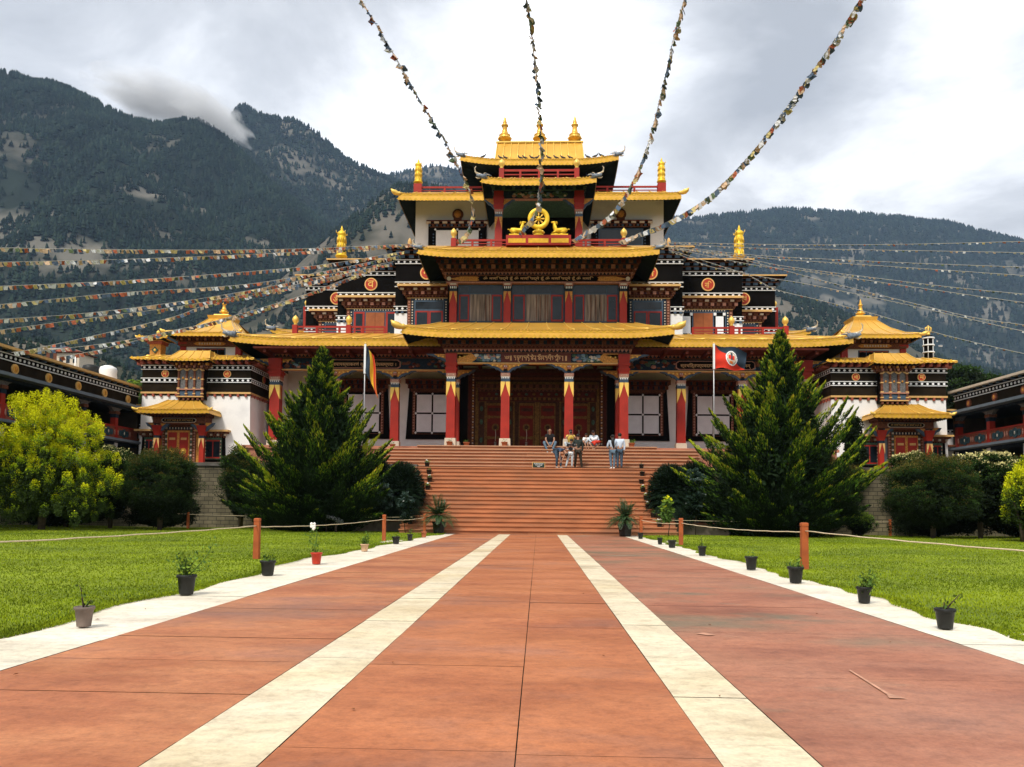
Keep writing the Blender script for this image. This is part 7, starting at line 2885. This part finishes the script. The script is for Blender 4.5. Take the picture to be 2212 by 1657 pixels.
def skinmesh(verts, edges, radii, sub=1):
    me = bpy.data.meshes.new('sk')
    me.from_pydata([tuple(v) for v in verts], edges, [])
    o = bpy.data.objects.new('sk', me)
    COL.objects.link(o)
    md = o.modifiers.new('s', 'SKIN')
    md.use_smooth_shade = True
    if not me.skin_vertices:
        bm = bmesh.new()
        bm.from_mesh(me)
        bm.verts.layers.skin.verify()
        bm.to_mesh(me)
        bm.free()
    lay = me.skin_vertices[0].data
    for i, r_ in enumerate(radii):
        rx, ry = r_ if isinstance(r_, tuple) else (r_, r_)
        lay[i].radius = (rx, ry)
        lay[i].use_root = (i == 0)
    ms = o.modifiers.new('u', 'SUBSURF')
    ms.levels = ms.render_levels = sub
    bpy.context.view_layer.update()
    ev = o.evaluated_get(bpy.context.evaluated_depsgraph_get())
    m2 = bpy.data.meshes.new_from_object(ev)
    vs = [v.co.copy() for v in m2.vertices]
    fs = [tuple(p.vertices) for p in m2.polygons]
    bpy.data.objects.remove(o)
    bpy.data.meshes.remove(me)
    bpy.data.meshes.remove(m2)
    return vs, fs


def chainmesh(chains, root_first=True):
    "chains: lists of (point, radius); shared points are merged"
    vs, rs, es = [], [], []

    def idx(p, r_):
        for i, q in enumerate(vs):
            if (q - p).length < 1e-4:
                return i
        vs.append(p)
        rs.append(r_)
        return len(vs) - 1
    for c in chains:
        prev = None
        for p, r_ in c:
            i = idx(Vector(p), r_)
            if prev is not None and prev != i:
                es.append((prev, i))
            prev = i
    return skinmesh(vs, es, rs)


def person(loc, J, k, label, shirt, trousers, shoe, sleeve='short', hairstyle='short', look=(0, -1, 0), group=None, tlen='long', extra=None, hold=None):
    """J: joints in units of a 1.70 m body, x right, y away, z up, relative to loc. k: scale"""
    t = thing('person', loc, label, 'person', group)
    O = Vector(loc)
    j = {n: O + Vector(p) * k for n, p in J.items()}
    lk = Vector(look).normalized()
    hd = j['head']
    nk = j['neck']
    up = (hd - nk).normalized()

    def lerp(a, b, t_):
        return j[a].lerp(j[b], t_)
    body = [[(j['pelvis'], .105 * k), (lerp('pelvis', 'chest', .5), .10 * k), (j['chest'], .115 * k), (nk, .052 * k), (hd - up * .02 * k, .078 * k), (hd + up * .07 * k, .088 * k), (hd + up * .135 * k, .06 * k)]]
    for s_ in 'lr':
        body.append([(j['chest'], .115 * k), (j['sh' + s_], .055 * k), (j['el' + s_], .038 * k), (j['wr' + s_], .026 * k), (j['wr' + s_] + (j['ha' + s_] - j['wr' + s_]) * .7, .030 * k)])
        body.append([(j['pelvis'], .105 * k), (j['hi' + s_], .09 * k), (j['kn' + s_], .056 * k), (j['an' + s_], .036 * k), (j['to' + s_], .034 * k)])
    vs, fs = chainmesh(body)
    m_ = MB()
    m_.add(vs, fs, SKIN, True)
    # face: nose, eyes, ears
    side = lk.cross(up).normalized()
    fc = hd + up * .055 * k + lk * .085 * k
    m_.ball(fc - up * .005 * k + lk * .012 * k, .014 * k, SKIN, 6, 4)
    for q in (-1, 1):
        m_.ball(fc + side * q * .032 * k + up * .02 * k - lk * .006 * k, .009 * k, HAIR, 6, 4)
        m_.ball(hd + up * .045 * k + side * q * .085 * k, (.014 * k, .018 * k, .026 * k), SKIN, 6, 4)
    m_.tube([fc - up * .035 * k + side * .02 * k - lk * .004 * k, fc - up * .038 * k - side * .02 * k - lk * .004 * k], .005 * k, M('lip', (0.30, 0.10, 0.08), .6, 0, .1, 9), 5)
    # hands: five separate fingers
    for s_ in 'lr':
        w, h = j['wr' + s_], j['ha' + s_]
        d = (h - w).normalized()
        a = d.cross(Vector((0.3, 1, .2))).normalized()
        b = d.cross(a).normalized()
        base = w + (h - w) * .62
        for i in range(4):
            o_ = a * (i - 1.5) * .019 * k
            ln = (.062, .074, .070, .055)[i] * k
            m_.tube([base + o_, base + o_ + d * ln * .5 + b * .006 * k, base + o_ * 1.05 + d * ln + b * .022 * k], [.010 * k, .009 * k, .006 * k], SKIN, 5)
        q = 1 if s_ == 'l' else -1
        m_.tube([w + (h - w) * .3 + a * q * .025 * k, w + (h - w) * .55 + a * q * .05 * k, w + (h - w) * .85 + a * q * .055 * k], [.013 * k, .011 * k, .007 * k], SKIN, 5)
    m_.build('body', t)
    # shirt
    ch = [[(j['pelvis'] + (j['chest'] - j['pelvis']) * .08, (.135 * k, .12 * k)), (lerp('pelvis', 'chest', .5), (.125 * k, .112 * k)), (j['chest'], (.14 * k, .125 * k)), (nk - up * .03 * k, .06 * k)]]
    for s_ in 'lr':
        c = [(j['chest'], (.14 * k, .125 * k)), (j['sh' + s_], .074 * k)]
        if sleeve == 'short':
            c.append((lerp('sh' + s_, 'el' + s_, .6), .060 * k))
        else:
            c += [(j['el' + s_], .054 * k), (lerp('el' + s_, 'wr' + s_, .9), .040 * k)]
        ch.append(c)
    vs, fs = chainmesh(ch)
    m_ = MB()
    m_.add(vs, fs, shirt, True)
    m_.build('shirt', t)
    ch = []
    for s_ in 'lr':
        c = [(j['pelvis'], (.128 * k, .118 * k)), (j['hi' + s_], .104 * k), (lerp('hi' + s_, 'kn' + s_, .55), .086 * k), (j['kn' + s_], .068 * k)]
        if tlen == 'long':
            c += [(lerp('kn' + s_, 'an' + s_, .5), .060 * k), (lerp('kn' + s_, 'an' + s_, .97), .052 * k)]
        ch.append(c)
    vs, fs = chainmesh(ch)
    m_ = MB()
    m_.add(vs, fs, trousers, True)
    m_.build('trousers', t)
    if shoe:
        for s_ in 'lr':
            m_ = MB()
            a, b = j['an' + s_], j['to' + s_]
            m_.tube([a - (b - a) * .35 - Vector((0, 0, .03 * k)), a.lerp(b, .3) - Vector((0, 0, .02 * k)), b, b + (b - a) * .25], [.036 * k, .046 * k, .040 * k, .015 * k], shoe, 8)
            m_.build('shoe', t)
    m_ = MB()
    c = hd + up * .075 * k - lk * .018 * k
    m_.ball(c, (.092 * k, .096 * k, .092 * k), HAIR, 12, 8)
    if hairstyle == 'bald':
        m_ = MB()
        m_.ball(hd + up * .055 * k - lk * .03 * k, (.088 * k, .08 * k, .06 * k), HAIR, 12, 7)
    if hairstyle == 'long':
        dn = (nk - hd).normalized()
        m_.tube([c - lk * .03 * k, c - lk * .075 * k - up * .1 * k, nk - lk * .10 * k - Vector((0, 0, .12 * k)), nk - lk * .12 * k - Vector((-.03 * k, 0, .30 * k)), nk - lk * .11 * k - Vector((-.05 * k, 0, .42 * k))], [.085 * k, .085 * k, .075 * k, .055 * k, .01], HAIR, 10)
    if hairstyle == 'bun':
        m_.tube([c - lk * .02 * k, nk - lk * .05 * k + up * .02 * k, nk - lk * .03 * k - up * .05 * k], [.08 * k, .075 * k, .02 * k], HAIR, 8)
    m_.build('hair', t)
    return t, j


BLKT = M('cloth_black', (0.010, 0.010, 0.011), .9, 0, .2, 5)
JEAN = M('cloth_jean', (0.10, 0.155, 0.21), .9, 0, .25, 12)
PJEAN = M('cloth_pale_jean', (0.42, 0.47, 0.50), .9, 0, .12, 10)
DOLV = M('cloth_dark_olive', (0.022, 0.030, 0.026), .9, 0, .2, 6)
DBRN = M('cloth_dark_brown', (0.030, 0.024, 0.015), .9, 0, .2, 6)
NAVY = M('cloth_navy', (0.045, 0.075, 0.13), .9, 0, .2, 6)
DNM = M('cloth_light_denim', (0.40, 0.47, 0.56), .9, 0, .15, 12)
LBL = M('cloth_light_blue', (0.58, 0.66, 0.78), .9, 0, .06, 6)
WTC = M('cloth_white', (0.78, 0.78, 0.78), .9, 0, .06, 6)
YLW = M('cloth_yellow', (0.70, 0.50, 0.10), .9, 0, .1, 6)
DJN = M('cloth_dark_jean', (0.045, 0.075, 0.11), .9, 0, .2, 10)
GSH = M('shoe_grey', (0.30, 0.28, 0.25), .7, 0, .2, 10)
BSH = M('shoe_black', (0.015, 0.013, 0.012), .6, 0, .2, 10)
WSH = M('shoe_white', (0.7, 0.68, 0.64), .6, 0, .1, 10)
PHN = M('phone_black', (0.01, 0.01, 0.012), .2, 0, .1, 5)


def stand(back=False, **kw):
    q = 1 if not back else -1       # toes point to the viewer unless seen from the back
    J = dict(pelvis=(0, 0, .90), chest=(0, 0, 1.25), neck=(0, 0, 1.42), head=(0, -.01 * q, 1.53),
             shl=(-.17, 0, 1.36), ell=(-.22, .02, 1.08), wrl=(-.21, -.03 * q, .84), hal=(-.21, -.04 * q, .74),
             shr=(.17, 0, 1.36), elr=(.22, .02, 1.08), wrr=(.21, -.03 * q, .84), har=(.21, -.04 * q, .74),
             hil=(-.085, 0, .86), knl=(-.09, -.02 * q, .47), anl=(-.09, 0, .08), tol=(-.10, -.15 * q, .035),
             hir=(.085, 0, .86), knr=(.09, -.02 * q, .47), anr=(.09, 0, .08), tor=(.10, -.15 * q, .035))
    J.update(kw)
    return J


ZL = 3.062


def px(x, Y=38.35):
    return at(x, 1008, Y).x


# couple seen from behind
person((px(1322.5), 38.35, ZL), stand(True, wrl=(-.20, .16, 1.02), hal=(-.14, .22, 1.06), ell=(-.25, .02, 1.09), wrr=(.16, .16, 1.02), har=(.10, .22, 1.04), hil=(-.10, 0, .86), hir=(.10, 0, .86), anl=(-.06, 0, .08), anr=(.07, 0, .08)), 1.0,
       'woman seen from behind with long dark hair and blue jeans', DNM, JEAN, WSH, 'long', 'long', (0, 1, 0), 'people on the stairs')
person((px(1338.0), 38.40, ZL), stand(True, ell=(-.28, .0, 1.10), wrl=(-.36, -.10, .98), hal=(-.44, -.12, .98), elr=(.23, .02, 1.08), pelvis=(0, 0, .90)), 1.05,
       'man seen from behind in a pale blue shirt, arm round the long haired woman', LBL, DJN, BSH, 'long', 'short', (0, 1, 0), 'people on the stairs')
# dark clothed man from behind
person((px(1248.5), 38.75, ZL), stand(True, anl=(-.14, .02, .08), tol=(-.15, .16, .035), anr=(.20, -.02, .08), tor=(.23, .13, .035), knl=(-.11, 0, .47), knr=(.14, 0, .47), ell=(-.24, .05, 1.1), wrl=(-.12, .22, 1.15), hal=(-.05, .28, 1.2)), 1.04,
       'man seen from behind in a dark jacket and brown trousers', DOLV, DBRN, BSH, 'long', 'short', (0, 1, 0), 'people on the stairs')
# boy in front with phone
t_, j_ = person((px(1231.5), 38.15, ZL), stand(False, head=(.03, -.05, 1.52), neck=(.01, 0, 1.41), ell=(-.22, -.06, 1.12), wrl=(-.10, -.24, 1.20), hal=(-.04, -.30, 1.24), elr=(.30, -.08, 1.10), wrr=(.08, -.26, 1.19), har=(.0, -.30, 1.23), anl=(-.26, -.02, .08), tol=(-.34, -.12, .035), knl=(-.17, -.03, .47), anr=(.08, .02, .08), tor=(.10, -.13, .035)), .86,
                'boy in a black shirt and pale trousers looking down at a phone', BLKT, PJEAN, BSH, 'short', 'short', (.15, -1, -.5), 'people on the stairs')
m_ = MB()
c = (j_['hal'] + j_['har']) / 2
m_.box(c.x - .035, c.x + .035, c.y - .012, c.y + .0, c.z - .02, c.z + .11, PHN)
tag(m_.build('phone'), 'small phone held up by the boy in the black shirt', 'phone')
m_ = MB()
pz = ZL + .86 * .92
m_.lathe([(.115, 0), (.125, .02), (.118, .08)], t_.location.x, 38.15, WTC, 14, pz - .06)
m_.build('shirt_hem', t_)
# bending man
person((px(1205), 38.2, ZL), dict(pelvis=(-.10, .05, .86), chest=(.16, -.08, .93), neck=(.30, -.14, .80), head=(.36, -.18, .69),
                                   shl=(.10, -.26, .90), ell=(.06, -.38, .62), wrl=(.08, -.34, .36), hal=(.09, -.34, .26),
                                   shr=(.27, .06, .92), elr=(.30, -.10, .62), wrr=(.18, -.22, .38), har=(.14, -.26, .28),
                                   hil=(-.13, -.05, .84), knl=(-.06, -.14, .47), anl=(-.08, -.05, .08), tol=(-.03, -.19, .035),
                                   hir=(-.02, .12, .84), knr=(.12, .0, .47), anr=(.12, .05, .08), tor=(.19, -.09, .035)), 1.03,
       'person in a navy shirt and jeans bending right down to fix a shoe', NAVY, DJN, GSH, 'short', 'short', (.5, -.5, -.7), 'people on the stairs')


def seat(**kw):
    "sitting on an edge at height 0, feet on the step two below (-.38)"
    J = dict(pelvis=(0, .10, .11), chest=(0, .0, .46), neck=(0, -.06, .63), head=(0, -.09, .73),
             shl=(-.18, -.01, .56), ell=(-.24, -.16, .33), wrl=(-.10, -.36, .22), hal=(-.04, -.42, .17),
             shr=(.18, -.01, .56), elr=(.24, -.16, .33), wrr=(.10, -.36, .22), har=(.04, -.42, .17),
             hil=(-.10, .06, .11), knl=(-.30, -.34, .20), anl=(-.12, -.42, -.26), tol=(-.12, -.56, -.335),
             hir=(.10, .06, .11), knr=(.30, -.34, .20), anr=(.10, -.42, -.26), tor=(.10, -.56, -.335))
    J.update(kw)
    return J


ZF = FL
def px2(x):
    return at(x, 962, 41.35).x


person((px2(1187), 41.28, ZF), seat(wrl=(-.06, -.34, .05), hal=(-.02, -.38, -.04), wrr=(.10, -.34, .05), har=(.06, -.38, -.04), ell=(-.20, -.2, .30), elr=(.22, -.2, .30)), 1.06,
       'man in a black polo shirt and jeans sitting on the top step', BLKT, JEAN, GSH, 'short', 'bald', (.3, -1, -.1), 'people on the stairs')
t_, j_ = person((px2(1232), 41.45, ZF), seat(wrl=(-.05, -.24, .62), hal=(-.02, -.27, .68), wrr=(.07, -.24, .62), har=(.03, -.27, .68), ell=(-.26, -.16, .42), elr=(.26, -.16, .42), head=(0, -.05, .74)), 1.02,
                'person in a yellow shirt sitting and holding a camera to the face', YLW, PJEAN, GSH, 'short', 'short', (0, -1, 0), 'people on the stairs')
m_ = MB()
c = (j_['hal'] + j_['har']) / 2
m_.box(c.x - .06, c.x + .06, c.y - .05, c.y, c.z - .0, c.z + .08, PHN)
m_.discx(c.y - .05, c.z + .04, .02, c.x - .02, c.x + .02, PHN, 8)
tag(m_.build('camera_body'), 'small dark camera raised by the person in the yellow shirt', 'camera')
person((px2(1265.5), 41.33, ZF), seat(wrl=(-.05, -.22, .40), hal=(-.01, -.2, .50), ell=(-.2, -.2, .25), knl=(-.10, -.34, .24), anl=(-.02, -.36, -.12), tol=(-.02, -.50, -.17), knr=(.06, -.36, .24), anr=(.12, -.36, -.12), tor=(.14, -.5, -.17), wrr=(.08, -.34, .22), har=(.04, -.38, .2)), .80,
       'girl in a white top sitting on the top step with bare legs', WTC, DBRN, None, 'short', 'bun', (.2, -1, 0), 'people on the stairs', 'short')
t_, j_ = person((px2(1282), 41.38, ZF), seat(knl=(-.24, -.32, .16), anl=(-.05, -.34, -.12), tol=(-.1, -.48, -.17), knr=(.28, -.30, .14), anr=(.0, -.36, -.12), tor=(-.02, -.5, -.17), head=(-.04, -.12, .71), neck=(-.01, -.06, .62)), 1.0,
                'woman in a pale top and white scarf leaning over a red cloth', M('cloth_grey_blue', (0.42, 0.48, 0.54), .9, 0, .1, 6), PJEAN, None, 'long', 'bun', (-.4, -1, -.5), 'people on the stairs', 'short')
m_ = MB()
o_ = Vector(t_.location)
m_.tube([o_ + Vector((-.16, -.20, .50)), o_ + Vector((-.05, -.24, .36)), o_ + Vector((.10, -.24, .40)), o_ + Vector((.18, -.16, .52))], [.05, .10, .10, .04], WTC, 8)
m_.build('scarf', t_)
m_ = MB()
m_.tube([o_ + Vector((-.14, -.40, .20)), o_ + Vector((.05, -.42, .22)), o_ + Vector((.26, -.36, .26)), o_ + Vector((.34, -.34, .24))], [.05, .09, .07, .02], FR, 8)
m_.tube([o_ + Vector((.02, -.44, .20)), o_ + Vector((.0, -.48, .06))], [.08, .05], FR, 8)
tag(m_.build('red_cloth'), 'crumpled red cloth lying on the lap of the woman with the scarf', 'cloth')
# ------------------------------------------------------------------ bank of cloud caught on the left ridge
cv = bpy.data.materials.new('cloud_vapour')
cv.use_nodes = True
t_ = cv.node_tree
t_.nodes.clear()
oo = t_.nodes.new('ShaderNodeOutputMaterial')
pv = t_.nodes.new('ShaderNodeVolumePrincipled')
pv.inputs['Color'].default_value = (1, 1, 1, 1)
co = t_.nodes.new('ShaderNodeTexCoord')
ns = t_.nodes.new('ShaderNodeTexNoise')
ns.inputs['Scale'].default_value = 2.2
ns.inputs['Detail'].default_value = 5
t_.links.new(co.outputs['Object'], ns.inputs['Vector'])
ln = t_.nodes.new('ShaderNodeVectorMath')
ln.operation = 'LENGTH'
t_.links.new(co.outputs['Object'], ln.inputs[0])


def mm_(op, a, b):
    n = t_.nodes.new('ShaderNodeMath')
    n.operation = op
    for i, v in enumerate((a, b)):
        if isinstance(v, (int, float)):
            n.inputs[i].default_value = v
        else:
            t_.links.new(v, n.inputs[i])
    return n.outputs[0]


d_ = mm_('SUBTRACT', 1.0, ln.outputs['Value'])
d_ = mm_('ADD', d_, mm_('MULTIPLY', mm_('SUBTRACT', ns.outputs['Fac'], .56), 1.7))
d_ = mm_('MAXIMUM', d_, 0.0)
d_ = mm_('MINIMUM', mm_('MULTIPLY', d_, 2.2), 1.0)
t_.links.new(mm_('MULTIPLY', d_, .03), pv.inputs['Density'])
t_.links.new(pv.outputs[0], oo.inputs['Volume'])
for (px, py, Y, sx, sy, sz, rot, lab) in ((452, 254, 1480, 95, 110, 36, 26, 'bank of white cloud spilling over the left ridge beside the peak'), (350, 218, 1540, 170, 120, 40, 12, 'broad pale cloud lying along the left ridge top')):
    p = at(px, py, Y)
    m_ = MB()
    m_.ball((0, 0, 0), 1.0, cv, 24, 14)
    o = m_.build('ridge_cloud')
    o.location = p
    o.scale = (sx, sy, sz)
    o.rotation_euler = (0, R(rot), 0)
    tag(o, lab, 'cloud', kind='stuff')
